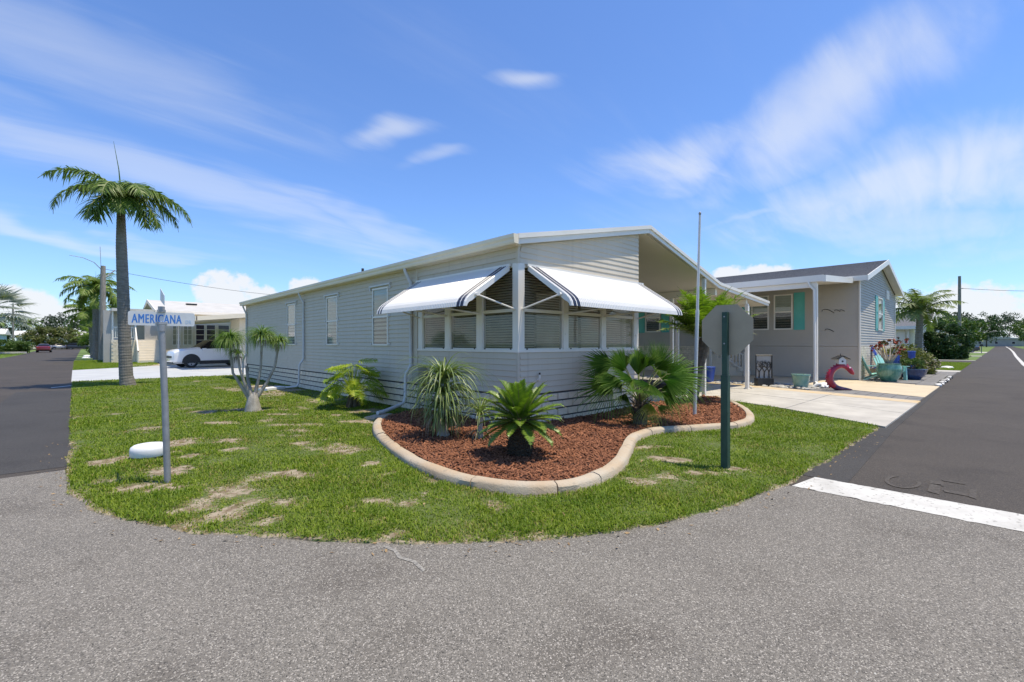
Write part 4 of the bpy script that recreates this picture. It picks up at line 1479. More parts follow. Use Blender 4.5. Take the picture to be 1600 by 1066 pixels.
# under the siding: taupe laps on the carport side near the street, brick further back and on the gable
lap_wall('wall', 'y', NX, NY, 8.4, 0.06, 1.395, 'siding_neighbour', nb)['label'] = 'lower taupe siding beside the carport'
random.seed(4)
bk = MB()
for r in range(13):
    z = 0.05 + r * 0.103
    x = NX + (0.12 if r % 2 else 0)
    while x < NXR - 0.3:
        bk.box(x + 0.006, x + 0.244, NY - 0.022 - random.uniform(0, 0.008), NY - 0.003, z, z + 0.092)
        x += 0.25
    y = 8.45 + (0.12 if r % 2 else 0)
    while y < 22:
        bk.box(NX - 0.022 - random.uniform(0, 0.008), NX - 0.003, y + 0.006, y + 0.244, z, z + 0.092)
        y += 0.25
sk_ = bk.build('skirting_bricks', 'skirt_brick', nb)
sk_['kind'] = 'stuff'
MB().box(NX - 0.05, NX + 0.05, NY - 0.055, NY + 0.0, 0.02, NE).build('corner_trim', 'white_metal', nb)
MB().box(NXR - 0.05, NXR + 0.05, NY - 0.045, NY + 0.0, 0.05, NE).build('corner_trim', 'white_metal', nb)
# roof
r0 = MB()
ov = 0.35
sl2 = (NR - NE) / (ridge_x - NX)
zt = lambda x: NR + 0.16 - abs(x - ridge_x) * sl2
r0.prism([(NX - ov, zt(NX - ov) - 0.12), (NX - ov, zt(NX - ov)), (ridge_x, NR + 0.16), (NXR + ov, zt(NXR + ov)), (NXR + ov, zt(NXR + ov) - 0.12), (ridge_x, NR + 0.04)], 'y', NY - 0.32, NYB + 0.3)
nroof = r0.build('roof', 'shingle', nb)
# shingle courses as thin stepped strips on the near slope
sc = MB()
nstep = 26
for i in range(nstep):
    xa = NX - ov + (ridge_x - NX + ov) * i / nstep
    xb = NX - ov + (ridge_x - NX + ov) * (i + 1) / nstep
    sc.add([(xa, NY - 0.32, zt(xa) + 0.004), (xa, NYB + 0.3, zt(xa) + 0.004), (xa, NYB + 0.3, zt(xa) + 0.020), (xa, NY - 0.32, zt(xa) + 0.020),
            (xb, NY - 0.32, zt(xb) + 0.006), (xb, NYB + 0.3, zt(xb) + 0.006)], [(0, 1, 2, 3), (3, 2, 5, 4)])
o = sc.build('shingle_courses', 'shingle', nroof)
o['kind'] = 'stuff'
fb_ = MB()
for (xa, xb) in ((NX - ov - 0.02, ridge_x - 0.001), (ridge_x + 0.001, NXR + ov + 0.02)):
    za, zb = zt(xa), zt(xb)
    fb_.hexa([(xa, NY - 0.36, za - 0.20), (xb, NY - 0.36, zb - 0.20), (xb, NY - 0.323, zb - 0.20), (xa, NY - 0.323, za - 0.20),
              (xa, NY - 0.36, za + 0.015), (xb, NY - 0.36, zb + 0.015), (xb, NY - 0.323, zb + 0.015), (xa, NY - 0.323, za + 0.015)])
fb_.box(NX - ov - 0.03, NX - ov - 0.003, NY - 0.32, NYB + 0.3, zt(NX - ov) - 0.19, zt(NX - ov) + 0.01)
fb_.build('fascia_board', 'white_metal', nroof)
MB().box(24.6, 25.0, 11.0, 12.6, zt(24.8) + 0.0, zt(24.8) + 0.26).build('roof_vent', 'black_metal', nroof)
sfn = MB()
sfn.prism([(NX - ov, zt(NX - ov) - 0.135), (NX - 0.02, zt(NX) - 0.135), (ridge_x, NR + 0.025), (NXR + ov, zt(NXR + ov) - 0.135), (NXR + ov, zt(NXR + ov) - 0.123), (ridge_x, NR + 0.037), (NX - ov, zt(NX - ov) - 0.123)], 'y', NY - 0.32, NY - 0.03)
sfn.build('soffit', 'white_metal', nroof)
# flat carport roof on posts
CX0 = 18.45
cp_ = MB()
cp_.prism([(CX0, 3.62), (CX0, 3.74), (NX - 0.38, 4.07), (NX - 0.38, 3.95)], 'y', 4.10, 23.5)
cpr = cp_.build('carport_roof', 'white_metal', nb)
cf = MB()
cf.box(CX0 - 0.068, CX0 - 0.002, 4.098, 23.5, 3.62, 3.84)
cf.hexa([(CX0 - 0.07, 4.02, 3.60), (NX - 0.36, 4.02, 3.93), (NX - 0.36, 4.096, 3.93), (CX0 - 0.07, 4.096, 3.60),
         (CX0 - 0.07, 4.02, 3.82), (NX - 0.36, 4.02, 4.14), (NX - 0.36, 4.096, 4.14), (CX0 - 0.07, 4.096, 3.82)])
cf.build('fascia_board', 'white_metal', cpr)
MB().box(CX0 + 0.02, CX0 + 0.16, 4.30, 23.4, 3.44, 3.615).build('beam', 'white_metal', cpr)
for y in (4.36, 9.4, 14.5, 20.0):
    p_ = MB().box(18.50, 18.62, y - 0.06, y + 0.06, 0.02, 3.44)
    p_.box(18.45, 18.67, y - 0.1, y + 0.1, 0.02, 0.06)
    p_.build('carport_post', 'white_metal', nb)
MB().tube([(18.40, 4.55, 3.66), (18.40, 4.5, 3.5), (18.46, 4.38, 3.35), (18.46, 4.36, 0.2), (18.36, 4.2, 0.08)], 0.04, 8).build('downspout', 'white_metal', nb, 40)


def nwin(axis, c, a, b, z0, z1, parent):
    """sash window set proud on a neg-facing wall"""
    f = MB()

    def bx(mb, u0, u1, n0, n1, zz0, zz1):
        if axis == 'y':
            mb.box(c - n1, c - n0, u0, u1, zz0, zz1)
        else:
            mb.box(u0, u1, c - n1, c - n0, zz0, zz1)
    zm = (z0 + z1) / 2
    for (u0, u1, q0, q1) in ((a, a + 0.06, z0, z1), (b - 0.06, b, z0, z1), (a + 0.061, b - 0.061, z0, z0 + 0.06), (a + 0.061, b - 0.061, z1 - 0.06, z1), (a + 0.061, b - 0.061, zm - 0.03, zm + 0.03)):
        bx(f, u0, u1, 0.018, 0.06, q0, q1)
    w = f.build('window', 'white_metal', parent)
    for i, (q0, q1) in enumerate(((z0 + 0.061, zm - 0.031), (zm + 0.031, z1 - 0.061))):
        g = MB()
        bx(g, a + 0.061, b - 0.061, 0.030, 0.034, q0, q1)
        g.build('pane', 'tinted_glass', w)
        g = MB()
        bx(g, a + 0.062, b - 0.062, 0.019, 0.023, q0, q1)
        g.build('blind' if i else 'insect_screen', 'blind_sky_pale' if i else 'screen_dark', w)
    return w


def shutter(axis, c, a, b, z0, z1, parent):
    s = MB()

    def bx(u0, u1, n0, n1, q0, q1):
        if axis == 'y':
            s.box(c - n1, c - n0, u0, u1, q0, q1)
        else:
            s.box(u0, u1, c - n1, c - n0, q0, q1)
    zm = (z0 + z1) / 2
    bx(a, b, 0.018, 0.035, z0, z1)
    for (q0, q1) in ((z0 + 0.09, zm - 0.05), (zm + 0.05, z1 - 0.09)):
        bx(a + 0.07, b - 0.07, 0.035, 0.047, q0, q1)
    bx(a, a + 0.05, 0.0355, 0.045, z0, z1)
    bx(b - 0.05, b, 0.0355, 0.045, z0, z1)
    s.build('shutter', 'teal_paint', parent)


for (a, b) in ((6.26, 7.02), (7.22, 7.98), (12.6, 13.5)):
    nwin('y', NX, a, b, 2.12, 3.70, nb)
for (a, b) in ((5.80, 6.22), (8.03, 8.45), (12.1, 12.55), (13.55, 14.0)):
    shutter('y', NX, a, b, 2.10, 3.74, nb)
nwin('x', NY, 27.0, 28.2, 2.12, 3.66, nb)
shutter('x', NY, 26.45, 26.97, 2.1, 3.7, nb)
shutter('x', NY, 28.23, 28.75, 2.1, 3.7, nb)
gv = MB().box(29.3, 30.1, NY - 0.05, NY - 0.022, 3.72, 4.15)
for i in range(5):
    gv.box(29.36, 30.04, NY - 0.065, NY - 0.051, 3.76 + i * 0.075, 3.80 + i * 0.075)
gv.build('gable_vent', 'white_metal', nb)
# side steps with a white picket railing under the carport
st = MB()
for i in range(5):
    st.box(22.0 - 0.0, 22.95, 8.0 + i * 0.28, 9.8, 0.02 + i * 0.2, 0.02 + (i + 1) * 0.2 - 0.002)
steps = st.build('steps', 'siding_cream', nb)
for (x) in (21.95,):
    rl = MB()
    rl.hexa([(x, 7.95, 0.92), (x + 0.06, 7.95, 0.92), (x + 0.06, 9.45, 2.02), (x, 9.45, 2.02), (x, 7.95, 0.99), (x + 0.06, 7.95, 0.99), (x + 0.06, 9.45, 2.09), (x, 9.45, 2.09)])
    rl.hexa([(x, 7.95, 0.25), (x + 0.06, 7.95, 0.25), (x + 0.06, 9.45, 1.32), (x, 9.45, 1.32), (x, 7.95, 0.31), (x + 0.06, 7.95, 0.31), (x + 0.06, 9.45, 1.38), (x, 9.45, 1.38)])
    rl.build('railing', 'white_metal', steps)
    for i in range(11):
        y = 7.97 + i * 0.145
        zb = 0.31 + (y - 7.95) * 0.713
        MB().box(x + 0.01, x + 0.05, y, y + 0.05, zb + 0.02, zb + 0.64).build('picket', 'white_metal', steps)
    for y in (7.90, 9.46):
        MB().box(x - 0.02, x + 0.08, y - 0.05, y + 0.04, 0.02, 1.10 if y < 8 else 2.2).build('newel_post', 'white_metal', steps)
# metal wall ornament
wo_ = MB()
random.seed(9)
for (y0, z0, L2) in ((4.95, 2.86, 0.22), (4.62, 2.86, 0.10), (4.45, 2.86, 0.08), (4.9, 2.05, 0.16)):
    p = [(NX - 0.03, y0 + L2 * math.cos(a), z0 + 0.4 * L2 * math.sin(a * 1.5)) for a in np.linspace(0, 5, 14)]
    wo_.tube(p, 0.011, 5)
tag(wo_.build('wall_ornament', 'black_metal'), 'dark wire wall ornament of curling shapes on taupe wall', 'wall ornament')
# ================================================================ PLANTS
def basis(d, up=Vector((0, 0, 1))):
    d = Vector(d).normalized()
    s = d.cross(up)
    if s.length < 1e-4:
        s = Vector((1, 0, 0))
    s.normalize()
    return d, s, s.cross(d).normalized()


def feather(mb, path, n, length, width, droop=0.35, vee=0.35, sweep=0.45, seg=2, taper=True, rng=random, ribr=0.02, twist=0.0, bare=0.08, jitter=0.12, mi=0, mr=1):
    """a feather frond: rib along path, leaflets to both sides that sweep forward and droop"""
    path = [Vector(p) for p in path]
    cum = [0]
    for a, b in zip(path[:-1], path[1:]):
        cum.append(cum[-1] + (b - a).length)
    tot = cum[-1]

    def at(t):
        s = t * tot
        for i in range(len(path) - 1):
            if s <= cum[i + 1] or i == len(path) - 2:
                f = (s - cum[i]) / max(1e-6, cum[i + 1] - cum[i])
                return path[i].lerp(path[i + 1], f), (path[i + 1] - path[i]).normalized()
    mb.tube(path, [ribr * (1 - 0.8 * i / (len(path) - 1)) for i in range(len(path))], 5, mr, cap=False)
    for k in range(n):
        t = bare + (1 - bare) * (k + 0.5) / n
        p, d = at(t)
        _, s, u = basis(d)
        prof = math.sin(PI * min(1, 0.12 + t * 0.95)) ** 0.6 if taper else 1.0
        for side in (-1, 1):
            L = length * prof * rng.uniform(1 - jitter, 1 + jitter)
            vv = vee + rng.uniform(-jitter, jitter) * 1.5 + twist
            dr = (s * side * math.cos(vv) + u * math.sin(vv) + d * (sweep + rng.uniform(-jitter, jitter))).normalized()
            w = width * rng.uniform(0.8, 1.15)
            nrm = dr.cross(d)
            if nrm.length < 1e-3:
                continue
            wd = nrm.normalized().cross(dr).normalized()
            pts = []
            q = p.copy()
            for j in range(seg + 1):
                f = j / seg
                ww = w * (1 - f) ** 0.7 if j < seg else 0.0
                pts.append((q.copy(), ww))
                step = dr.copy()
                step.z -= droop * (f + 0.5 / seg) * 1.6
                q = q + step.normalized() * (L / seg)
            vs, fs = [], []
            for j, (q, ww) in enumerate(pts):
                if j < seg:
                    vs += [q - wd * ww * 0.5, q + wd * ww * 0.5]
                else:
                    vs.append(q)
            for j in range(seg - 1):
                fs.append((2 * j, 2 * j + 1, 2 * j + 3, 2 * j + 2))
            fs.append((2 * seg - 2, 2 * seg - 1, 2 * seg))
            mb.add(vs, fs, mi)
    return mb


def arc_path(base, az, el0, length, sag, n=8, side=0.0):
    """path leaving base at azimuth az, elevation el0, bending down by sag radians over its length"""
    p = Vector(base)
    out = [p.copy()]
    for i in range(n):
        e = el0 - sag * ((i + 0.5) / n) ** 1.3
        a = az + side * (i / n)
        p = p + Vector((math.cos(e) * math.cos(a), math.cos(e) * math.sin(a), math.sin(e))) * (length / n)
        out.append(p.copy())
    return out


def ringed_trunk(mb, pts, radii, n=14, ring=0.09, amp=0.012, mi=0):
    """trunk with leaf-scar rings"""
    pts = [Vector(p) for p in pts]
    P, R = [], []
    for i in range(len(pts) - 1):
        L = (pts[i + 1] - pts[i]).length
        k = max(2, int(L / (ring * 0.5)))
        for j in range(k):
            f = j / k
            P.append(pts[i].lerp(pts[i + 1], f))
            r = radii[i] + (radii[i + 1] - radii[i]) * f
            R.append(r + (amp if j % 2 else -amp) + random.uniform(-amp, amp) * 0.5)
    P.append(pts[-1])
    R.append(radii[-1])
    return mb.tube(P, R, n, mi)


def right_az(sgn=1):
    return math.atan2(RT.y * sgn, RT.x * sgn)


AZR, AZL, AZN, AZF = right_az(1), right_az(-1), YAW + PI, YAW        # towards picture right / left / viewer / away

# ---- the tall palm on the side lawn
random.seed(31)
PB = Vector((1.25, 21.34, 0.0))
vdir = Vector((PB.x, PB.y, 0)).normalized()
vr = Vector((vdir.y, -vdir.x, 0))
paz = lambda a: math.atan2((vr * math.cos(a) + vdir * math.sin(a)).y, (vr * math.cos(a) + vdir * math.sin(a)).x)   # 0 right, pi left, -pi/2 to viewer
palm = thing('palm_tree', 'tall single-trunk palm with drooping dark fronds on side lawn', 'palm tree', PB)
tp = [PB + vr * 0.10 + Vector((0, 0, -0.05)), PB + vr * 0.04 + Vector((0, 0, 0.35)), PB + Vector((0, 0, 1.5)) + vr * 0.0, PB + Vector((0, 0, 3.2)) + vr * -0.04, PB + Vector((0, 0, 5.0)) + vr * -0.09, PB + Vector((0, 0, 6.1)) + vr * -0.10]
ringed_trunk(MB(), tp, [0.245, 0.20, 0.182, 0.176, 0.155, 0.12], 18, 0.10, 0.003).build('trunk', 'trunk_palm', palm, 0)
top = tp[-1]
MB().tube([top - Vector((0, 0, 0.1)), top + Vector((0, 0, 0.35)), top + Vector((0, 0, 0.75)), top + Vector((0, 0, 1.0))], [0.12, 0.14, 0.10, 0.05], 12).build('crownshaft', 'frond_rib', palm, 40)
hd = top + Vector((0, 0, 0.75))
FR = [(PI - 0.1, 0.80, 2.55, 1.60), (0.15, 0.70, 1.90, 1.75), (-0.25, 0.30, 2.80, 1.55), (-0.55, -0.25, 2.1, 1.3), (PI + 0.25, 0.25, 2.60, 1.75), (PI + 0.6, -0.3, 1.9, 1.25), (-0.1, 0.05, 2.4, 1.4),
      (-PI / 2 - 0.3, 0.45, 1.9, 1.7), (-PI / 2 + 0.4, 0.55, 1.8, 1.7), (-0.75, -0.5, 1.9, 0.95), (PI + 0.75, -0.55, 1.8, 0.9), (-PI / 2, -0.2, 1.7, 1.2), (PI / 2, 0.6, 2.0, 1.5), (PI / 2 + 0.8, 0.75, 2.0, 1.6), (0.9, 1.0, 1.7, 1.5)]
for (a, e, L, sag) in FR:
    mb = MB()
    feather(mb, arc_path(hd, paz(a), e, L * 0.95, sag * 1.12, 9, random.uniform(-0.15, 0.15)), 70, 0.74, 0.056, 1.05, 0.10, 0.55, 3, True, ribr=0.035, jitter=0.30)
    mb.build('frond', ['frond_royal', 'frond_rib'], palm)
MB().tube([hd, hd + Vector((0, 0, 0.8)) - vr * 0.06, hd + Vector((0, 0, 1.75)) - vr * 0.2], [0.03, 0.015, 0.004], 5).build('spear_leaf', 'frond_royal', palm)


def feather_palm(label, loc, h, r0, r1, nfr, L, leaf, mats, seed, group=None, lean=(0, 0), sag=(1.2, 1.7), el=(-0.2, 1.1), nl=30, wid=0.05, tm='trunk_palm', droop=0.6, seg=2, name='palm_tree', spear=True):
    random.seed(seed)
    t = thing(name, label, 'palm tree', loc, 0, group)
    b = Vector(loc)
    pts = [b - Vector((0, 0, 0.05)), b + Vector((lean[0] * 0.4, lean[1] * 0.4, h * 0.5)), b + Vector((lean[0], lean[1], h))]
    ringed_trunk(MB(), pts, [r0, (r0 + r1) / 2, r1], 10, 0.16, r0 * 0.05).build('trunk', tm, t)
    c = pts[-1]
    for i in range(nfr):
        mb = MB()
        a = i * 2.399 + random.uniform(-0.3, 0.3)
        e = el[0] + (el[1] - el[0]) * ((i + 0.5) / nfr)
        feather(mb, arc_path(c, a, e, L * random.uniform(0.85, 1.1), random.uniform(*sag), 7, random.uniform(-0.2, 0.2)), nl, leaf, wid, droop, 0.1, 0.5, seg, True, ribr=0.025 * L / 2, jitter=0.2)
        mb.build('frond', mats, t)
    if spear:
        MB().tube([c, c + Vector((0.05, 0.0, L * 0.5))], [0.03, 0.004], 5).build('spear_leaf', mats, t)
    return t


# ---- sago in the bed
random.seed(8)
SG = Vector((4.08, 4.17, 0.06))
sago = thing('sago_palm', 'stout dark-trunked sago palm at the tip of the mulch bed', 'sago palm', SG)
tk = MB().tube([SG, SG + Vector((0, 0, 0.10)), SG + Vector((0, 0, 0.28)), SG + Vector((0, 0, 0.48))], [0.12, 0.135, 0.14, 0.10], 14)
for i in range(260):
    a = i * 2.399
    z = 0.03 + 0.44 * (i / 260)
    r = 0.128 + 0.01 * math.sin(z * 8)
    d = Vector((math.cos(a), math.sin(a), 0))
    s = Vector((-d.y, d.x, 0))
    p = SG + d * r + Vector((0, 0, z))
    o_ = d * random.uniform(0.025, 0.05) + Vector((0, 0, random.uniform(0.01, 0.04)))
    w = random.uniform(0.010, 0.018)
    tk.add([p - s * w, p + s * w, p + o_ + s * w * 0.5, p + o_ - s * w * 0.5, p + Vector((0, 0, 0.025)) - s * w, p + Vector((0, 0, 0.025)) + s * w], [(0, 1, 2, 3), (4, 3, 2, 5), (0, 3, 4), (1, 5, 2)])
tk.build('trunk', 'trunk_sago', sago)
sv = []
for v in range(4):
    mb = MB()
    path = [(0, 0, 0), (0.14, 0, 0.03), (0.28, 0, 0.05), (0.40, 0, 0.055), (0.50, 0, 0.045), (0.57, 0, 0.02 - 0.01 * v)]
    feather(mb, path, 50, 0.115, 0.0165, 0.10, 0.35, 0.60, 2, True, ribr=0.007, bare=0.10, jitter=0.06)
    sv.append(mb.mesh('frond', ['frond_sago', 'frond_rib']))
for i in range(64):
    f = (i + 0.5) / 64
    e = -0.62 + 1.95 * f ** 1.05
    a = i * 2.399963 + random.uniform(-0.12, 0.12)
    s = random.uniform(0.86, 1.02) * (1.0 - 0.12 * max(0, f - 0.75) * 4 * 0.5)
    piece('frond', sv[i % 4], sago, (0.05 * math.cos(a), 0.05 * math.sin(a), 0.46 + 0.05 * f), (random.uniform(-0.15, 0.15), -e, a), (s, s, s))

# ---- fan palm: each leaf a pleated fan on its own stalk
random.seed(17)
FP = Vector((7.33, 4.42, 0.07))
fan = thing('fan_palm', 'sprawling green fan palm in front of the glazed room', 'fan palm', FP)


def fan_leaf(hub, axis, normal, R, spread, n, m, base, droop=0.5, parent=None, ragged=0.15):
    hub, d = Vector(hub), Vector(axis).normalized()
    nn = Vector(normal)
    nn = (nn - d * nn.dot(d)).normalized()
    s = d.cross(nn).normalized()
    mb = MB()
    for k in range(n):
        a0 = -spread + 2 * spread * k / n
        a1 = -spread + 2 * spread * (k + 1) / n
        am = (a0 + a1) / 2
        Rk = R * (0.80 + 0.20 * math.cos(am * 0.6)) * random.uniform(1 - ragged, 1.05)
        dm = d * math.cos(am) + s * math.sin(am)
        d0 = d * math.cos(a0) + s * math.sin(a0)
        d1 = d * math.cos(a1) + s * math.sin(a1)
        fuse = 0.27
        pl = nn * 0.032 * R
        cup = nn * (-0.02 * R)
        p0, p1 = hub + d0 * R * fuse - pl + cup * 0.3, hub + d1 * R * fuse - pl + cup * 0.3
        pm = hub + dm * R * fuse + pl + cup * 0.3
        dz = droop * R * random.uniform(0.5, 1.3)
        q = hub + dm * Rk * 0.82 + cup - Vector((0, 0, dz * 0.22))
        e = hub + dm * Rk * 0.98 + cup * 1.5 - Vector((0, 0, dz * 0.62))
        w = (p1 - p0).length * 0.24
        tdir = (d1 - d0).normalized()
        vs = [hub, p0, pm, p1, q - tdir * w, q + tdir * w, e]
        mb.add(vs, [(0, 1, 2), (0, 2, 3), (1, 4, 2), (2, 5, 3), (2, 4, 5), (4, 6, 5)])
    leaf = mb.build('leaf', m, parent)
    st = MB().tube([Vector(base), (Vector(base) + hub) / 2 + Vector((0, 0, 0.05)), hub, hub + d * R * 0.2], [0.013, 0.010, 0.008, 0.003], 6)
    st.build('leaf_stalk', 'frond_rib', leaf)
    return leaf


crown = FP + Vector((0, 0, 0.38))
Cr = lambda r, f, z: FP + RT * r + FW * f + Vector((0, 0, z))
tk = MB().tube([FP - Vector((0, 0, 0.05)), FP + Vector((0, 0, 0.2)), FP + Vector((0, 0, 0.40)) + RT * 0.02], [0.13, 0.13, 0.08], 10)
for i in range(70):
    a = i * 2.399
    z = 0.02 + 0.36 * i / 70
    d = Vector((math.cos(a), math.sin(a), 0))
    s = Vector((-d.y, d.x, 0))
    p = FP + d * 0.10 + Vector((0, 0, z))
    L = random.uniform(0.12, 0.28)
    e = p + d * L * 0.75 + Vector((0, 0, L * random.uniform(0.2, 0.9)))
    tk.add([p - s * 0.02, p + s * 0.02, e + s * 0.008, e - s * 0.008, p + Vector((0, 0, 0.02))], [(0, 1, 2, 3), (0, 3, 4), (1, 4, 2)])
tk.build('trunk', 'trunk_bark', fan)
NV = -FW + Vector((0, 0, 0.35))
LEAVES = [  # hub (right, away, up), axis (right, away, up), normal, radius, half spread, yellow
    ((-0.48, 0.10, 0.72), (-1.0, 0.0, -0.25), -FW + Vector((0, 0, 0.9)), 0.72, 1.35, 0),
    ((-0.42, 0.42, 1.02), (-0.95, 0.1, 0.22), -FW + Vector((0, 0, 1.2)), 0.66, 1.25, 0),
    ((-0.02, 0.05, 0.86), (0.02, 0.0, 1.0), RT + FW * 0.25, 0.62, 0.95, 0),
    ((0.38, 0.15, 0.95), (0.0, 0.0, 1.0), -FW, 0.62, 0.42, 0),
    ((0.48, 0.0, 0.88), (1.0, -0.1, 0.10), -FW + Vector((0, 0, 1.0)), 0.78, 1.25, 0),
    ((0.36, -0.25, 0.80), (0.9, -0.45, -0.1), -FW + Vector((0, 0, 1.1)), 0.62, 1.1, 0),
    ((0.12, -0.20, 0.72), (-0.45, -0.7, -0.1), -FW + Vector((0, 0, 1.0)), 0.50, 1.2, 0),
    ((-0.18, -0.22, 0.80), (-0.75, -0.5, 0.15), -FW + Vector((0, 0, 1.1)), 0.50, 1.0, 0),
    ((-0.30, -0.20, 0.56), (-0.4, -0.3, -0.85), -FW + Vector((0, 0, 0.5)), 0.40, 0.8, 1),
    ((0.06, -0.36, 0.42), (-0.2, -0.5, -0.75), -FW + Vector((0, 0, 0.6)), 0.36, 0.85, 2),
    ((0.22, -0.30, 0.36), (0.6, -0.6, -0.3), -FW + Vector((0, 0, 1.0)), 0.30, 0.8, 2),
    ((0.10, 0.45, 1.02), (0.2, 0.9, 0.5), -FW + Vector((0, 0, 0.8)), 0.62, 1.1, 0),
    ((-0.15, 0.40, 0.98), (-0.4, 0.6, 0.75), -FW + Vector((0, 0, 0.4)), 0.55, 1.0, 0),
    ((0.45, 0.30, 0.80), (0.8, 0.55, 0.0), -FW + Vector((0, 0, 1.0)), 0.62, 1.2, 0),
    ((0.40, 0.05, 0.62), (0.85, 0.1, -0.45), -FW + Vector((0, 0, 0.7)), 0.5, 1.0, 1),
    ((0.05, -0.12, 1.00), (0.25, -0.3, 0.9), -FW, 0.48, 0.8, 0),
    ((-0.25, 0.0, 0.95), (-0.6, -0.2, 0.6), -FW + RT * 0.3 + Vector((0, 0, 0.6)), 0.55, 1.0, 0),
    ((0.25, -0.1, 0.98), (0.6, -0.2, 0.65), -FW - RT * 0.3 + Vector((0, 0, 0.6)), 0.58, 1.0, 0),
    ((0.30, -0.35, 0.60), (0.7, -0.6, 0.1), -FW + Vector((0, 0, 0.8)), 0.50, 1.0, 0),
    ((-0.05, -0.40, 0.62), (-0.3, -0.9, 0.1), Vector((0, 0, 1)) - FW * 0.4, 0.46, 1.0, 0),
    ((-0.35, -0.15, 0.75), (-0.9, -0.3, 0.0), -FW + Vector((0, 0, 1.2)), 0.55, 1.1, 0)]
for (h, ax, nv, R, spd, yl) in LEAVES:
    A = RT * ax[0] + FW * ax[1] + Vector((0, 0, ax[2]))
    fan_leaf(Cr(*h), A, nv, R * 1.08, spd, 34 if R > 0.45 else 24, ['frond_fan', 'frond_fan', 'frond_fan_yellow'][yl], crown, 0.30 if h[2] > 0.6 else 0.8, fan)


def straps(mb, c, n, h, out, L, w, seg=7, mi=0, stiff=0.5, spread=(0.0, 1.3), zmin=0.03, rnd=random):
    """arching strap leaves from a common head"""
    for i in range(n):
        a = rnd.uniform(0, 2 * PI)
        e = PI / 2 - rnd.uniform(*spread)
        p = Vector(c) + Vector((math.cos(a), math.sin(a), 0)) * rnd.uniform(0, out)
        l = L * rnd.uniform(0.65, 1.1)
        s = Vector((-math.sin(a), math.cos(a), 0))
        rows = []
        ww = w * rnd.uniform(0.7, 1.2)
        bend = rnd.uniform(1.4, 2.6) * (1.0 / stiff) * 0.5
        for j in range(seg + 1):
            f = j / seg
            wj = ww * (1 - f ** 2.2) * 0.5 + 0.0006
            rows.append([p - s * wj, p + Vector((0, 0, -wj * 0.5)), p + s * wj])
            ee = max(e - bend * (f ** 0.85), -1.48)
            st_ = Vector((math.cos(ee) * math.cos(a), math.cos(ee) * math.sin(a), math.sin(ee)))
            p = p + st_ * (l / seg)
            if p.z < zmin:
                p.z = zmin + rnd.uniform(0, 0.015)
        mb.strip(rows, mi)
    return mb


# ---- weeping strap-leaved plant at the corner of the bed
random.seed(23)
SP = Vector((4.05, 5.80, 0.06))
spl = thing('ponytail_plant', 'weeping strap-leaved plant like a fountain beside the meter box', 'plant', SP)
MB().lathe([(0.09, -0.03), (0.10, 0.06), (0.07, 0.12), (0.04, 0.26), (0.035, 0.84)], SP, 14).build('stem', 'trunk_pony', spl, 50)
mb = MB()
for (zh, cnt_, L_s, stf, spd) in ((0.88, 60, 0.50, 0.75, (0.0, 0.5)), (0.84, 120, 0.98, 0.40, (0.05, 0.8)), (0.66, 140, 0.86, 0.38, (0.2, 1.0)), (0.48, 130, 0.66, 0.38, (0.3, 1.2)), (0.30, 100, 0.46, 0.38, (0.4, 1.3))):
    mb = straps(mb, SP + Vector((0, 0, zh)), cnt_, 0, 0.05, L_s, 0.022, 9, 0, stf, spd, 0.09)
o = mb.build('foliage', 'strap_leaf', spl)
o['kind'] = 'stuff'
mb = straps(MB(), SP + Vector((0, 0, 0.35)), 40, 0, 0.08, 0.55, 0.016, 6, 0, 0.35, (0.9, 1.6), 0.08)
o = mb.build('dry_leaves', 'strap_dry', spl)
o['kind'] = 'stuff'
S2 = Vector((4.38, 5.32, 0.06))
sp2 = thing('ponytail_plant', 'small thin strap-leaved offshoot beside the weeping plant', 'plant', S2)
MB().tube([S2, S2 + Vector((0, 0, 0.2)), S2 + RT * 0.03 + Vector((0, 0, 0.40))], [0.05, 0.035, 0.025], 8).build('stem', 'trunk_pony', sp2, 50)
o = straps(MB(), S2 + Vector((0, 0, 0.38)), 80, 0, 0.03, 0.62, 0.015, 7, 0, 0.6, (0.0, 1.2), 0.1).build('foliage', 'strap_leaf', sp2)
o['kind'] = 'stuff'
o = straps(MB(), S2 + Vector((0, 0, 0.12)), 26, 0, 0.06, 0.35, 0.016, 5, 0, 0.4, (0.9, 1.6), 0.08).build('dry_leaves', 'strap_dry', sp2)
o['kind'] = 'stuff'

# ---- branching ponytail palm on the lawn
random.seed(29)
PP = Vector((2.84, 11.34, 0.0))
pt_ = thing('ponytail_palm', 'branching bare-stemmed palm with four tufted heads on side lawn', 'ponytail palm', PP)
v1 = Vector((PP.x, PP.y, 0)).normalized()
r1 = Vector((v1.y, -v1.x, 0))
pl = lambda r, f, z: PP + r1 * r + v1 * f + Vector((0, 0, z))
tr_ = MB().lathe([(0.18, -0.03), (0.165, 0.06), (0.13, 0.20), (0.10, 0.36), (0.05, 0.42)], PP, 16)
STEMS = [[(-0.07, 0, 0.30), (-0.23, 0.0, 0.58), (-0.38, 0.0, 0.86), (-0.43, 0.0, 1.36)], [(-0.04, -0.03, 0.34), (-0.16, -0.05, 0.62), (-0.25, -0.05, 0.95), (-0.29, -0.02, 1.30)],
         [(0.03, 0.03, 0.34), (0.09, 0.05, 0.62), (0.15, 0.05, 0.95), (0.17, 0.04, 1.46)], [(0.08, 0, 0.32), (0.27, 0.0, 0.62), (0.43, 0.03, 0.98), (0.50, 0.02, 1.42)], [(-0.03, 0.06, 0.34), (-0.10, 0.2, 0.7), (-0.13, 0.28, 1.0)]]
for s in STEMS:
    tr_.tube([pl(*q) for q in s], [0.050, 0.033, 0.026, 0.023][:len(s)], 8)
tr_.build('trunk', 'trunk_pony', pt_, 60)
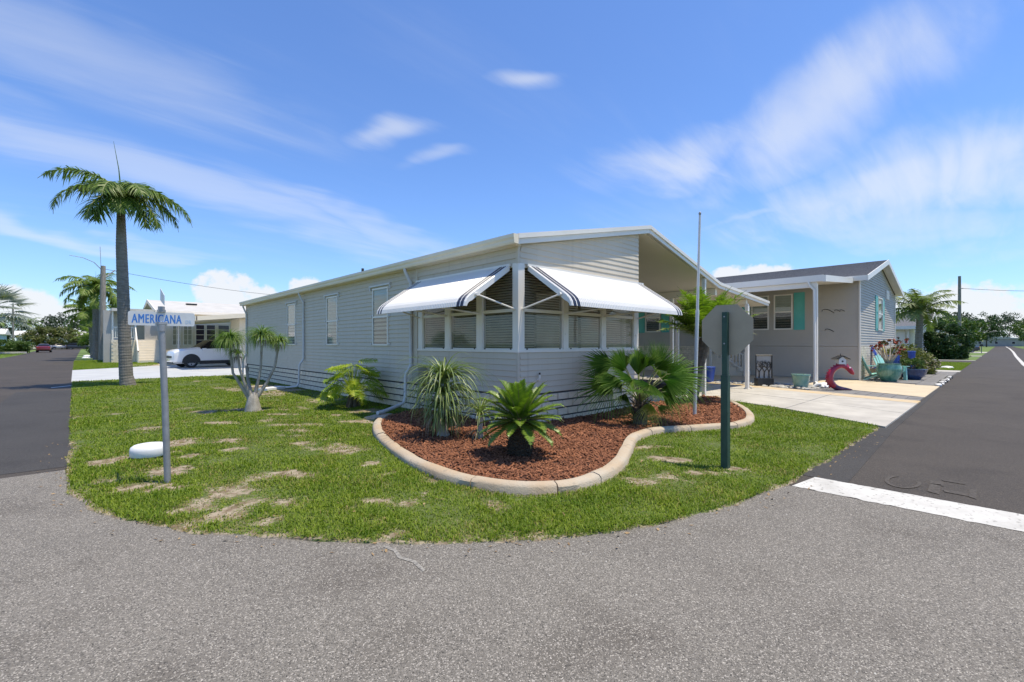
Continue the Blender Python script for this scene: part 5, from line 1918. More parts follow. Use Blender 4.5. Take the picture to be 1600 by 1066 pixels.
for (q, n, L) in (((-0.44, 0.0, 1.56), 460, 0.50), ((0.17, 0.04, 1.64), 460, 0.52), ((0.51, 0.02, 1.54), 300, 0.38), ((-0.29, -0.02, 1.28), 90, 0.34)):
    c = pl(*q)
    mb = straps(MB(), c, n, 0, 0.03, L, 0.011, 7, 0, 0.40, (0.0, 1.35), 0.2)
    o = mb.build('leaf_tuft', 'pony_leaf', pt_)
    o['kind'] = 'stuff'
    mb = straps(MB(), c - Vector((0, 0, 0.08)), 40, 0, 0.03, 0.25, 0.010, 5, 0, 0.3, (1.0, 1.7), 0.2)
    o = mb.build('dry_skirt', 'strap_dry', pt_)
    o['kind'] = 'stuff'

# ---- tree philodendron against the long wall
random.seed(41)
PH = Vector((4.74, 10.45, 0.0))
ph = thing('philodendron', 'yellow-green lobed-leaf philodendron against the long grey wall', 'plant', PH)
v2 = Vector((PH.x, PH.y, 0)).normalized()
r2 = Vector((v2.y, -v2.x, 0))
stem = MB()
for i in range(7):
    a = i * 0.9
    stem.tube([PH + Vector((0.14 * math.cos(a), 0.14 * math.sin(a), -0.02)), PH + Vector((0.05 * math.cos(a + 1), 0.05 * math.sin(a + 1), 0.45))], [0.05, 0.035], 6)
stem.build('stem', 'trunk_bark', ph)


def phil_mesh(L):
    mb = MB()
    n = 11
    for side in (-1, 1):
        for k in range(n):
            t = 0.02 + 0.92 * k / n
            x0, x1 = L * t, L * (t + 0.62 / n)
            ln = L * (0.20 + 0.40 * math.sin(PI * min(1, 0.25 + t * 0.8)) ** 1.1) * (1.0 if k else 0.8) * random.uniform(0.85, 1.1)
            sw = 0.10 + 0.55 * t
            zc = -0.10 * L * t * t
            mx_, my = (x0 + x1) / 2 + ln * sw * 0.55, ln * 0.55
            ex, ey = (x0 + x1) / 2 + ln * sw * 1.15, ln * 0.98
            w = L * 0.030
            wv = random.uniform(-0.03, 0.03) * L
            vs = [(x0, 0, zc), (x1 + 0.3 * L / n, 0, zc), (mx_ + w, side * my, zc + 0.03 * L + wv), (mx_ - w, side * my, zc + 0.01 * L + wv), (ex, side * ey, zc - 0.10 * L)]
            mb.add(vs, [(0, 1, 2, 3), (3, 2, 4)] if side > 0 else [(3, 2, 1, 0), (4, 2, 3)])
    mb.add([(L * 0.86, -0.03 * L, -0.08 * L), (L * 0.86, 0.03 * L, -0.08 * L), (L * 1.10, 0, -0.16 * L)], [(0, 1, 2)])
    mb.tube([(0, 0, 0.002), (L * 0.5, 0, -0.022 * L), (L, 0, -0.1 * L)], [0.006, 0.004, 0.002], 4)
    return mb.mesh('leaf', 'phil_leaf')


pms = [phil_mesh(0.42) for _ in range(4)]
for i in range(48):
    f = i / 48
    a = i * 2.399 + random.uniform(-0.3, 0.3)
    el_ = 1.35 - 1.35 * (1 - f) ** 0.8 + random.uniform(-0.1, 0.1)
    r = (0.46 * math.cos(el_)) * random.uniform(0.6, 1.1)
    z = 0.34 + 0.70 * math.sin(max(0.05, el_)) * random.uniform(0.85, 1.1)
    hub = Vector((r * math.cos(a), r * math.sin(a), z))
    if PH.x + hub.x > 5.25:
        hub.x = 5.25 - PH.x
    lf = piece('leaf', pms[i % 4], ph, hub, (random.uniform(-0.4, 0.4), 0.50 - 0.5 * f + random.uniform(-0.2, 0.3), a), (1, 1, 1))
    MB().tube([PH + Vector((0, 0, 0.30)), PH + hub * 0.6 + Vector((0, 0, 0.14)), PH + hub], [0.012, 0.009, 0.006], 5).build('leaf_stalk', 'phil_leaf', ph)

# ---- feathery date palm by the carport post
feather_palm('bushy bright green date palm beside the white carport post', (11.25, 5.30, 0.06), 1.55, 0.12, 0.14, 52, 1.45, 0.36, ['frond_date', 'frond_rib'], 52, None, (0.25, -0.22), (0.3, 1.0), (0.45, 1.50), 52, 0.032, 'trunk_bark', 0.2, 2)


# ---- leafy shrubs and trees: many small leaves over clumps, with gaps
def leaf_cloud(c, rad, clumps, per, size, seed, mats, name, parent, shell=0.55, squash=1.0, mi_p=None, clump_r=0.28):
    r = np.random.default_rng(seed)
    c = np.array(c, float)
    rad = np.array(rad, float)
    d = r.normal(size=(clumps, 3))
    d /= np.linalg.norm(d, axis=1)[:, None]
    rr = shell + (1 - shell) * r.random(clumps) ** 0.6
    cc = c + d * rr[:, None] * rad
    sizes = r.uniform(0.55, 1.25, clumps) * clump_r * rad.mean()
    n = clumps * per
    q = r.normal(size=(n, 3))
    q /= np.linalg.norm(q, axis=1)[:, None]
    p = np.repeat(cc, per, 0) + q * (np.repeat(sizes, per) * r.random(n) ** 0.45)[:, None] * np.array([1, 1, 0.75 * squash])
    p[:, 2] = np.maximum(p[:, 2], 0.03)
    a = r.normal(size=(n, 3))
    a /= np.linalg.norm(a, axis=1)[:, None]
    b = np.cross(a, r.normal(size=(n, 3)))
    b /= np.linalg.norm(b, axis=1)[:, None]
    s = r.uniform(0.6, 1.3, n)[:, None] * size
    V = np.stack([p - a * s, p + b * s * 0.45, p + a * s, p - b * s * 0.45], 1).reshape(-1, 3)
    F = np.arange(n * 4).reshape(-1, 4)
    mi = (r.random(n) < mi_p).astype(int) if mi_p else None
    o = link(name, np_mesh(name, V, F, mats, mi), parent)
    o['kind'] = 'stuff'
    return o


def shrub(label, loc, rad, mats, seed, clumps=60, per=60, size=0.06, name='shrub', cat='shrub', group=None, mi_p=None, z=None):
    t = thing(name, label, cat, loc, 0, group)
    x, y, z0 = loc
    cz = z0 + rad[2] * (0.95 if z is None else z)
    leaf_cloud((x, y, cz), rad, clumps, per, size, seed, mats, 'foliage', t, mi_p=mi_p)
    random.seed(seed)
    st = MB()
    for i in range(5):
        a = i * 1.3
        st.tube([(x + 0.05 * math.cos(a), y + 0.05 * math.sin(a), z0 - 0.02), (x + rad[0] * 0.3 * math.cos(a), y + rad[1] * 0.3 * math.sin(a), cz)], [0.03 * max(1, rad[2]), 0.012 * max(1, rad[2])], 5)
    st.build('stem', 'trunk_bark', t)
    return t


def tree(label, loc, h, rad, mats, seed, clumps=70, per=45, size=0.25, group=None, trunk_r=0.2, name='tree'):
    random.seed(seed)
    t = thing(name, label, 'tree', loc, 0, group)
    x, y, z0 = loc
    cz = z0 + h - rad[2]
    m = MB().tube([(x, y, z0 - 0.1), (x + random.uniform(-.2, .2), y, z0 + h * 0.3), (x + random.uniform(-.4, .4), y + random.uniform(-.4, .4), cz)], [trunk_r, trunk_r * 0.75, trunk_r * 0.4], 8)
    for i in range(6):
        a = i * 1.05 + random.uniform(-.2, .2)
        m.tube([(x, y, z0 + h * 0.28 + i * h * 0.03), (x + rad[0] * 0.4 * math.cos(a), y + rad[1] * 0.4 * math.sin(a), cz - rad[2] * 0.1), (x + rad[0] * 0.75 * math.cos(a), y + rad[1] * 0.75 * math.sin(a), cz + rad[2] * 0.35)], [trunk_r * 0.45, trunk_r * 0.28, trunk_r * 0.1], 5)
    m.build('trunk', 'trunk_bark', t)
    leaf_cloud((x, y, cz), rad, clumps, per, size, seed, mats, 'crown', t, shell=0.35)
    return t
# ================================================================ STREET FURNITURE
def text_mesh(txt, size, m, xs=0.78, bold=0.012):
    cu = bpy.data.curves.new('lettering', 'FONT')
    cu.body = txt
    cu.size = size
    cu.align_x = 'LEFT'
    cu.space_character = 1.12
    cu.resolution_u = 3
    o = bpy.data.objects.new('lettering', cu)
    COL.objects.link(o)
    bpy.context.view_layer.update()
    me = bpy.data.meshes.new_from_object(o.evaluated_get(bpy.context.evaluated_depsgraph_get()))
    bpy.data.objects.remove(o)
    x = [v.co.x for v in me.vertices]
    x0 = min(x)
    for v in me.vertices:
        v.co.x = (v.co.x - x0) * xs
    me.materials.clear()
    me.materials.append(MATS[m])
    W_ = (max(x) - x0) * xs
    if bold:                                  # thicken the strokes with shifted copies
        bm = bmesh.new()
        for k in (-1, 0, 1):
            b4 = len(bm.verts)
            bm.from_mesh(me)
            bm.verts.ensure_lookup_table()
            for v in bm.verts[b4:]:
                v.co.x += k * bold
                v.co.z += k * 0.0002
        bm.to_mesh(me)
        bm.free()
    return me, W_


# street name sign
SS = Vector((0.71, 6.14, 0))
ss = thing('street_sign', 'AMERICANA DR street name sign on leaning grey pole', 'street sign', SS)
MB().tube([SS + Vector((0.005, 0, -0.05)), SS + Vector((-0.02, 0, 0.9)), SS + Vector((-0.05, 0, 1.69))], 0.031, 14).build('pole', 'galvanised', ss, 40)
br = MB().tube([SS + Vector((-0.05, 0, 1.63)), SS + Vector((-0.05, 0, 1.70))], 0.038, 12)
br.box(0.61, 0.71, 6.122, 6.158, 1.705, 1.73)
br.box(0.625, 0.695, 6.115, 6.165, 1.835, 1.86)
br.tube([(0.66, 6.14, 1.86), (0.66, 6.14, 1.895)], 0.03, 10)
br.build('bracket', 'galvanised', ss)


def round_rect(x0, x1, z0, z1, r, n=5):
    out = []
    for (cx, cz, a0) in ((x1 - r, z1 - r, 0), (x0 + r, z1 - r, 90), (x0 + r, z0 + r, 180), (x1 - r, z0 + r, 270)):
        for k in range(n + 1):
            a = math.radians(a0 + 90 * k / n)
            out.append((cx + r * math.cos(a), cz + r * math.sin(a)))
    return out


bl = MB().prism(round_rect(0.385, 0.955, 1.690, 1.835, 0.018), 'y', 6.138, 6.142)
blade = bl.build('sign_blade', 'sign_white', ss)
me, w = text_mesh('AMERICANA', 0.132, 'sign_blue', 1.0, 0.0045)
for v in me.vertices:
    v.co.x *= 0.420 / w
o = link('lettering', me, blade, False)
o.location = (0.415, 6.1365, 1.718)
o.rotation_euler = (PI / 2, 0, 0)
me, w = text_mesh('DR', 0.055, 'sign_blue_faded', 1.0, 0.002)
for v in me.vertices:
    v.co.x *= 0.050 / w
o = link('lettering', me, blade, False)
o.location = (0.873, 6.1365, 1.718)
o.rotation_euler = (PI / 2, 0, 0)
b2 = MB()
n = Vector((0.0022, 0, 0))
q = [Vector((0.665, 5.95, 1.895)), Vector((0.690, 6.50, 1.99)), Vector((0.690, 6.50, 2.125)), Vector((0.665, 5.95, 2.00))]
b2.hexa([q[0] - n, q[0] + n, q[1] + n, q[1] - n, q[3] - n, q[3] + n, q[2] + n, q[2] - n])
b2.build('sign_blade', 'sign_white', ss)['label'] = 'cross-street blade bent upwards, seen nearly edge-on'

# stop sign seen from behind
st_ = thing('stop_sign', 'octagonal sign seen from its grey back on dark green post', 'road sign', (5.64, 2.25, 0))
po = MB()
for (w, z0, z1) in ((0.030, 1.0, 1.875), (0.040, -0.05, 1.12)):
    po.prism([(5.64 - w, 2.25 - w), (5.64 + w, 2.25 - w), (5.64 + w, 2.25 - w * 0.4), (5.64 + w * 0.5, 2.25 - w * 0.4), (5.64 + w * 0.5, 2.25 + w * 0.4), (5.64 + w, 2.25 + w * 0.4), (5.64 + w, 2.25 + w), (5.64 - w, 2.25 + w)], 'z', z0, z1)
po.build('post', 'sign_green', st_)
oc = [(2.25 + 0.325 * math.cos(PI / 8 + k * PI / 4), 1.665 + 0.325 * math.sin(PI / 8 + k * PI / 4)) for k in range(8)]
panel = MB().prism(oc, 'x', 5.676, 5.679).build('panel', 'sign_back', st_)
MB().prism([(2.25 + (y - 2.25) * 0.985, 1.665 + (z - 1.665) * 0.985) for y, z in oc], 'x', 5.6792, 5.6805).build('face', 'sign_red', panel)
bo = MB()
for z in (1.50, 1.82):
    bo.tube([(5.600, 2.25, z), (5.683, 2.25, z)], 0.009, 8)
bo.build('bolt', 'galvanised', st_)

# flagpole
fp = thing('flagpole', 'thin bare white flagpole rising from the mulch bed', 'flagpole', (8.94, 4.14, 0))
MB().tube([(8.92, 4.16, 0.0), (8.95, 4.13, 1.65), (8.965, 4.12, 2.16)], 0.036, 10).build('pole', 'pipe_paint', fp, 40)
MB().tube([(8.965, 4.12, 2.16), (8.985, 4.105, 3.1), (9.01, 4.09, 4.05)], [0.027, 0.025, 0.022], 10).build('upper_pole', 'pipe_paint', fp, 40)
MB().lathe([(0.012, 0), (0.026, 0.02), (0.026, 0.05), (0.01, 0.07)], (9.01, 4.09, 4.05), 10).build('finial', 'galvanised', fp, 40)

# white utility cover
DM = (0.70, 7.68, 0.0)
dm = thing('utility_cover', 'white rounded plastic utility cover low on the bare lawn patch', 'utility cover', DM)
MB().lathe([(0.175, -0.05), (0.175, 0.05)], DM, 28).build('base', 'tan_plastic', dm, 40)
MB().lathe([(0.200, 0.035), (0.207, 0.045), (0.207, 0.120), (0.197, 0.152), (0.165, 0.175), (0.10, 0.187), (0.02, 0.190)], DM, 32).build('lid', 'white_plastic', dm, 40)
tag(MB().lathe([(0.30, -0.02), (0.32, 0.04), (0.24, 0.13), (0.05, 0.16)], (38.0, 2.15, 0.0), 16, sx=1.3).build('utility_cover', 'white_plastic', None, 40), 'white utility cover on the grass strip beyond the paved patio', 'utility cover')
for i, (x, y) in enumerate(((0.75, 63.5), (0.9, 72))):
    tag(MB().lathe([(0.34, -0.02), (0.36, 0.06), (0.25, 0.16), (0.05, 0.2)], (x, y, 0.0), 12).build('utility_cover', 'white_plastic', None, 40), ['white utility cover on left verge nearer of the pair', 'white utility cover on left verge farther of the pair'][i], 'utility cover', 'utility cover pair on far left verge')

# ================================================================ CARS
def car(name, label, loc, rotz, paint, suv=True, glassm='car_glass', group=None, pickup=False):
    """x forward; body as a loft of cross sections, glasshouse cut out as its own part"""
    t = thing(name, label, 'car' if not pickup else 'pickup', loc, rotz, group)
    if suv:      # x, z bottom, z belt, z top, half width belt, half width top
        ST = [(2.18, .36, .66, .74, .62, .55), (2.12, .28, .82, .92, .76, .66), (1.95, .24, .92, 1.03, .86, .74), (1.55, .24, .99, 1.09, .90, .80), (1.05, .24, 1.03, 1.14, .905, .82),
              (0.86, .24, 1.05, 1.17, .905, .80), (0.28, .24, 1.07, 1.56, .905, .68), (0.10, .24, 1.08, 1.60, .905, .67), (-0.75, .24, 1.10, 1.64, .905, .665), (-1.45, .24, 1.12, 1.60, .905, .65),
              (-1.72, .26, 1.13, 1.55, .90, .64), (-2.05, .30, 1.12, 1.20, .87, .74), (-2.16, .36, 1.06, 1.12, .84, .74), (-2.20, .42, .84, .88, .80, .72)]
        cab = (5, 11)
        wx, wr, tr = (1.33, -1.30), 0.335, 0.80
    else:
        ST = [(2.30, .36, .56, .62, .60, .52), (2.22, .26, .66, .72, .76, .66), (1.9, .22, .72, .80, .86, .74), (1.3, .22, .80, .90, .90, .78), (0.85, .22, .86, .96, .90, .78),
              (0.70, .22, .88, 1.00, .90, .76), (0.10, .22, .92, 1.36, .90, .60), (-0.1, .22, .93, 1.41, .90, .59), (-0.8, .22, .95, 1.42, .90, .59), (-1.1, .22, .96, 1.38, .90, .60),
              (-1.70, .24, .97, 1.08, .89, .72), (-2.1, .26, .96, 1.06, .87, .72), (-2.25, .32, .90, .98, .84, .70), (-2.32, .40, .70, .74, .80, .70)]
        cab = (5, 10)
        wx, wr, tr = (1.40, -1.38), 0.32, 0.80
    rows = []
    for (x, zb, zl, zt, wb, wt) in ST:
        half = [(wb * 0.80, zb), (wb * 0.97, zb + (zl - zb) * 0.16), (wb * 1.0, zb + (zl - zb) * 0.55), (wb * 0.985, zl - 0.02), (wt + (wb - wt) * 0.86, zl + 0.015), (wt * 1.0, zt - 0.045), (wt * 0.86, zt - 0.008), (wt * 0.4, zt + 0.012)]
        ring = [(x, y, z) for y, z in half] + [(x, -y, z) for y, z in half[::-1]]
        rows.append(ring)
    body, gl = MB(), MB()
    n = len(rows[0])
    idx = lambda i, j: i * n + j
    vs = [p for r in rows for p in r]
    fb, fg, fr_ = [], [], []
    for i in range(len(rows) - 1):
        for j in range(n):
            k = (j + 1) % n
            f = (idx(i, j), idx(i, k), idx(i + 1, k), idx(i + 1, j))
            side = j in (4, n - 6)
            top = j in (5, 6, 7, 8, 9)
            screen = top and (i == cab[0] or i == cab[1] - 1)
            if (cab[0] <= i < cab[1]) and (side or screen):
                fg.append(f)
            elif suv and paint == 'car_white' and top and cab[0] < i < cab[1] - 1:
                fr_.append(f)
            else:
                fb.append(f)
    fb += [tuple(range(n))[::-1], tuple(range((len(rows) - 1) * n, len(rows) * n))]
    bo_ = MB().add(vs, fb).build('body', [paint], t, 35, world=False)
    MB().add(vs, fg).build('window', glassm, t, 0, world=False)
    if fr_:
        MB().add(vs, fr_).build('roof', 'car_dark', t, 35, world=False)
    cl_ = MB()      # lower cladding and wheel arches
    for s in (-1, 1):
        cl_.box(wx[1] + 0.42, wx[0] - 0.42, s * 0.905 - 0.012, s * 0.905 + 0.012, 0.20, 0.40)
        for x in wx:
            A = [math.radians(a) for a in range(-8, 189, 14)]
            r0, r1_ = wr + 0.045, wr + 0.125
            cl_.strip([[(x + r0 * math.cos(a), s * 0.918, wr + r0 * math.sin(a)) for a in A], [(x + r1_ * math.cos(a), s * 0.912, wr + r1_ * math.sin(a)) for a in A]])
            cl_.strip([[(x + r0 * math.cos(a), s * 0.918, wr + r0 * math.sin(a)) for a in A], [(x + r0 * math.cos(a), s * 0.60, wr + r0 * math.sin(a)) for a in A]])
            cl_.add([(x + r0 * math.cos(a), s * 0.911, wr + r0 * math.sin(a)) for a in A], [tuple(range(len(A)))])
    x0 = ST[0][0]
    cl_.box(x0 - 0.25, x0 - 0.02, -0.60, 0.60, 0.26, 0.42)
    cl_.box(ST[-1][0] + 0.0, ST[-1][0] + 0.2, -0.70, 0.70, 0.34, 0.48)
    cl_.build('cladding', 'plastic_black', t, world=False)
    gr = MB().box(x0 - 0.16, x0 + 0.015, -0.50, 0.50, 0.56, 0.68)
    gr.build('grille', 'black_metal', t, world=False)
    for s in (-1, 1):
        MB().hexa([(x0 - 0.42, s * 0.60, 0.66), (x0 - 0.05, s * 0.55, 0.62), (x0 - 0.12, s * 0.74, 0.64), (x0 - 0.44, s * 0.845, 0.70), (x0 - 0.44, s * 0.60, 0.80), (x0 - 0.07, s * 0.55, 0.72), (x0 - 0.14, s * 0.76, 0.74), (x0 - 0.46, s * 0.86, 0.80)]).build('headlight', 'lamp_lens' if not suv else 'car_glass', t, world=False)
        xr = ST[-1][0]
        MB().box(xr + 0.02, xr + 0.16, min(s * 0.52, s * 0.855), max(s * 0.52, s * 0.855), 0.82, 0.95).build('tail_light', 'lamp_red', t, world=False)
        MB().box(cab[0] * 0 + 0.62, 0.80, min(s * 0.92, s * 1.06), max(s * 0.92, s * 1.06), 0.98, 1.11).build('mirror', paint, t, world=False)
        for x in (0.0, -0.95):
            MB().box(x - 0.1, x + 0.08, min(s * 0.90, s * 0.925), max(s * 0.90, s * 0.925), 0.88, 0.91).build('door_handle', paint, t, world=False)
    for x in wx:
        for s in (-1, 1):
            w = MB()
            prof_ = [(wr * 0.62, -0.10), (wr * 0.93, -0.11), (wr, -0.08), (wr, 0.08), (wr * 0.93, 0.11), (wr * 0.62, 0.10)]
            nn = 24
            vs2, fs2 = [], []
            for (r, y) in prof_:
                for j in range(nn):
                    a = 2 * PI * j / nn
                    vs2.append((x + r * math.cos(a), s * tr + y, wr + r * math.sin(a)))
            for i in range(len(prof_) - 1):
                for j in range(nn):
                    fs2.append((i * nn + j, i * nn + (j + 1) % nn, (i + 1) * nn + (j + 1) % nn, (i + 1) * nn + j))
            tyre = w.add(vs2, fs2).build('wheel', 'black_rubber', t, 40, world=False)
            rm_ = MB()
            yo = s * tr + s * 0.085
            for k in range(5):
                a = 2 * PI * k / 5 + 0.3
                c, d = math.cos(a), math.sin(a)
                ca, da = math.cos(a + 0.42), math.sin(a + 0.42)
                cb, db = math.cos(a - 0.42), math.sin(a - 0.42)
                rr = wr * 0.64
                rm_.add([(x + c * 0.04 - d * 0.03, yo + s * 0.01, wr + d * 0.04 + c * 0.03), (x + c * 0.04 + d * 0.03, yo + s * 0.01, wr + d * 0.04 - c * 0.03), (x + cb * rr, yo, wr + db * rr), (x + ca * rr, yo, wr + da * rr)], [(0, 1, 2, 3)])
            for (r0, r1_) in ((0.56, 0.66),):
                A = [2 * PI * j / 24 for j in range(25)]
                rm_.strip([[(x + wr * r0 * math.cos(a), yo, wr + wr * r0 * math.sin(a)) for a in A], [(x + wr * r1_ * math.cos(a), yo + s * 0.012, wr + wr * r1_ * math.sin(a)) for a in A]])
            rm_.add([(x + 0.05 * math.cos(2 * PI * j / 10), yo + s * 0.014, wr + 0.05 * math.sin(2 * PI * j / 10)) for j in range(10)], [tuple(range(10))])
            rm_.add([(x + wr * 0.63 * math.cos(2 * PI * j / 20), s * tr + s * 0.03, wr + wr * 0.63 * math.sin(2 * PI * j / 20)) for j in range(20)], [tuple(range(20))], 1)
            rm_.build('rim', ['rim_metal', 'black_rubber'], tyre, world=False)
    return t


car('parked_car', 'white compact SUV nosing out from under the left carport', (6.40, 35.1, 0.012), PI + 0.13, 'car_white').scale = (1.06, 1.06, 1.08)
car('parked_car', 'dark red sedan on the left street seen from behind', (-4.0, 112.5, 0.0), PI / 2, 'car_red', False)
car('parked_car', 'silver sedan parked across the end of the left street', (-2.9, 166.5, 0.0), 0.2, 'car_silver', False)
car('parked_car', 'black SUV parked at the end of the left street', (0.4, 163.5, 0.0), -0.15, 'car_dark')
car('parked_car', 'dark green sedan in a far driveway on right street', (108, 4.6, 0.03), PI / 2 + 0.2, 'car_dark', False)
car('parked_car', 'white SUV in the far driveway behind the round shrub', (106.5, 8.6, 0.03), -PI / 2, 'car_white')

# ================================================================ HOME ACROSS THE LEFT DRIVEWAY
LX0, LY0 = 5.2, 47.0
lh = thing('mobile_home', 'cream roofed home with porch steps behind the white SUV', 'house', (LX0, LY0, 0))
w_ = MB()
w_.box(LX0, 24, LY0, 58, 0, 4.05)
w_.prism([(LY0, 4.051), (58, 4.051), (52.4, 5.25)], 'x', LX0 + 0.01, 24)
w_.build('inner_wall', 'siding_cream', lh)
lap_wall('wall', 'x', LY0, LX0, 24, 1.1, 4.05, 'siding_cream', lh, 0.14, 0.022)
r_ = MB()
r_.prism([(46.4, 4.02), (46.4, 4.16), (52.4, 5.42), (58.5, 4.16), (58.5, 4.02), (52.4, 5.28)], 'x', LX0 - 0.55, 24.4)
lr = r_.build('roof', 'roof_metal', lh)
f_ = MB()
f_.prism([(46.36, 3.92), (46.36, 4.20), (52.4, 5.46), (58.5, 4.2), (58.5, 3.92), (52.4, 5.18)], 'x', LX0 - 0.62, LX0 - 0.553)
f_.box(LX0 - 0.55, 24.4, 46.32, 46.395, 3.95, 4.18)
f_.build('fascia_board', 'white_metal', lr)
MB().box(7.2, 8.0, 50.2, 50.7, 5.0, 5.12).build('roof_vent', 'black_metal', lr)
# porch towards the street
p_ = MB()
p_.box(1.95, LX0 - 0.002, LY0 - 0.2, 53, 0, 1.78)
p_.build('porch_base', 'siding_cream', lh)
random.seed(2)
bb_ = MB()
for r in range(12):
    x = 1.96 + (0.1 if r % 2 else 0)
    while x < 3.35:
        bb_.box(x, x + 0.21, LY0 - 0.225 - random.uniform(0, 0.01), LY0 - 0.202, 0.03 + r * 0.145, 0.165 + r * 0.145)
        x += 0.225
o = bb_.build('porch_bricks', 'skirt_brick', lh)
o['kind'] = 'stuff'
MB().box(1.5, 1.94, LY0 - 0.1, LY0 + 0.8, 0, 4.05).build('porch_end_wall', 'siding_grey', lh)
MB().box(1.96, LX0 - 0.56, 46.5, 54, 4.0, 4.22).build('porch_roof', 'roof_metal', lh)
MB().box(2.0, LX0 - 0.01, 50.5, 50.6, 1.785, 3.99).build('porch_wall', 'siding_cream', lh)
rl = MB()
for (z0, z1) in ((2.72, 2.80), (1.92, 1.98)):
    rl.box(2.0, 3.3, LY0 - 0.15, LY0 - 0.09, z0, z1)
rail_ = rl.build('railing', 'white_metal', lh)
for i in range(10):
    MB().box(2.05 + i * 0.135, 2.09 + i * 0.135, LY0 - 0.14, LY0 - 0.10, 1.985, 2.715).build('picket', 'white_metal', rail_)
for x in (1.98, 3.34, 4.95):
    MB().box(x, x + 0.1, LY0 - 0.17, LY0 - 0.07, 1.785, 3.99).build('porch_post', 'white_metal', lh)
s_ = MB()
for i in range(9):
    s_.box(3.42, 4.85, 44.7 + i * 0.235, LY0 - 0.21, i * 0.198 + 0.03, (i + 1) * 0.198 + 0.028)
stp = s_.build('steps', 'siding_cream', lh)
for x in (3.36, 4.87):
    m_ = MB()
    m_.hexa([(x, 44.6, 0.85), (x + 0.07, 44.6, 0.85), (x + 0.07, LY0 - 0.2, 2.66), (x, LY0 - 0.2, 2.66), (x, 44.6, 0.95), (x + 0.07, 44.6, 0.95), (x + 0.07, LY0 - 0.2, 2.78), (x, LY0 - 0.2, 2.78)])
    m_.box(x, x + 0.07, 44.6, 44.68, 0.03, 0.95)
    m_.build('handrail', 'white_metal', stp)
MB().box(3.95, 4.85, 46.74, 46.79, 1.79, 3.6).build('door', 'siding_grey', lh)


def grid_window(parent, x0, x1, y, z0, z1, nx, nz, gm_):
    f = MB()
    f.box(x0, x1, y - 0.05, y - 0.024, z0, z0 + 0.07)
    f.box(x0, x1, y - 0.05, y - 0.024, z1 - 0.07, z1)
    for i in range(nx + 1):
        x = x0 + (x1 - x0 - 0.06) * i / nx
        f.box(x, x + 0.06, y - 0.052, y - 0.024, z0 + 0.071, z1 - 0.071)
    for i in range(1, nz):
        z = z0 + (z1 - z0) * i / nz
        f.box(x0 + 0.061, x1 - 0.061, y - 0.046, y - 0.026, z - 0.02, z + 0.02)
    w = f.build('window', 'white_metal', parent)
    for i in range(nx):
        xa = x0 + (x1 - x0 - 0.06) * i / nx + 0.061
        xb = x0 + (x1 - x0 - 0.06) * (i + 1) / nx - 0.001
        MB().box(xa, xb, y - 0.036, y - 0.030, z0 + 0.072, z1 - 0.072).build('pane', gm_, w)


grid_window(lh, 5.75, 6.35, LY0, 1.35, 3.15, 2, 4, 'tinted_glass')
grid_window(lh, 6.5, 7.15, LY0, 1.35, 3.15, 2, 4, 'tinted_glass')
grid_window(lh, 7.35, 8.05, LY0, 1.35, 3.15, 1, 4, 'purple_glass')
grid_window(lh, 8.12, 8.85, LY0, 1.35, 3.15, 1, 4, 'purple_glass')
grid_window(lh, 8.98, 9.9, LY0, 1.35, 3.15, 1, 4, 'purple_glass')
grid_window(lh, 7.8, 9.2, LY0, 3.42, 3.78, 1, 1, 'purple_glass')
# carport roof over the SUV, with the storage room it leans on
cr = MB().prism([(4.95, 2.86), (4.95, 2.98), (11.8, 3.70), (11.8, 3.58)], 'y', 31.1, 46.3)
crr = cr.build('carport_roof', 'cream_metal', lh)
cf2 = MB().hexa([(4.9, 31.0, 2.80), (11.8, 31.0, 3.52), (11.8, 31.09, 3.52), (4.9, 31.09, 2.80), (4.9, 31.0, 3.05), (11.8, 31.0, 3.77), (11.8, 31.09, 3.77), (4.9, 31.09, 3.05)])
cf2.box(4.86, 4.945, 31.0, 46.3, 2.80, 3.05)
cf2.build('fascia_board', 'cream_metal', crr)
for (x, y) in ((5.05, 38.6), (5.05, 45.8)):
    MB().box(x, x + 0.09, y, y + 0.09, 0.01, 2.86).build('carport_post', 'white_metal', lh)
shed = MB().box(7.25, 11.6, 31.95, 34.1, 0.0, 3.05)
shed.build('storage_room', 'siding_cream', lh)
lap_wall('storage_wall', 'x', 31.95, 7.25, 11.6, 0.05, 3.04, 'siding_cream', lh, 0.14, 0.02)

# ================================================================ THINGS BY THE NEIGHBOURING DRIVE
# decorative black panel with a tree cut-out
tpn = thing('metal_screen', 'black cut-out tree panel standing on a black planter box', 'garden screen', (17.45, 5.65, 0))
ex = Vector((0.73, -0.68, 0)).normalized()
ey = Vector((0.68, 0.73, 0)).normalized()
B0 = Vector((17.25, 5.84, 0.03))
pp = lambda u, z, n=0.0: B0 + ex * u + ey * n + Vector((0, 0, z))
px_b = MB()
px_b.hexa([pp(0, 0, -.12), pp(.56, 0, -.12), pp(.56, 0, .12), pp(0, 0, .12), pp(0, .26, -.12), pp(.56, .26, -.12), pp(.56, .26, .12), pp(0, .26, .12)])
px_b.build('planter_box', 'black_metal', tpn)
bk_ = MB()
bk_.hexa([pp(0.0, .262, .02), pp(.56, .262, .02), pp(.56, .262, .03), pp(0, .262, .03), pp(0, 1.06, .02), pp(.56, 1.06, .02), pp(.56, 1.06, .03), pp(0, 1.06, .03)])
bk_.build('backing', 'river_stone', tpn)
fm = MB()
random.seed(12)


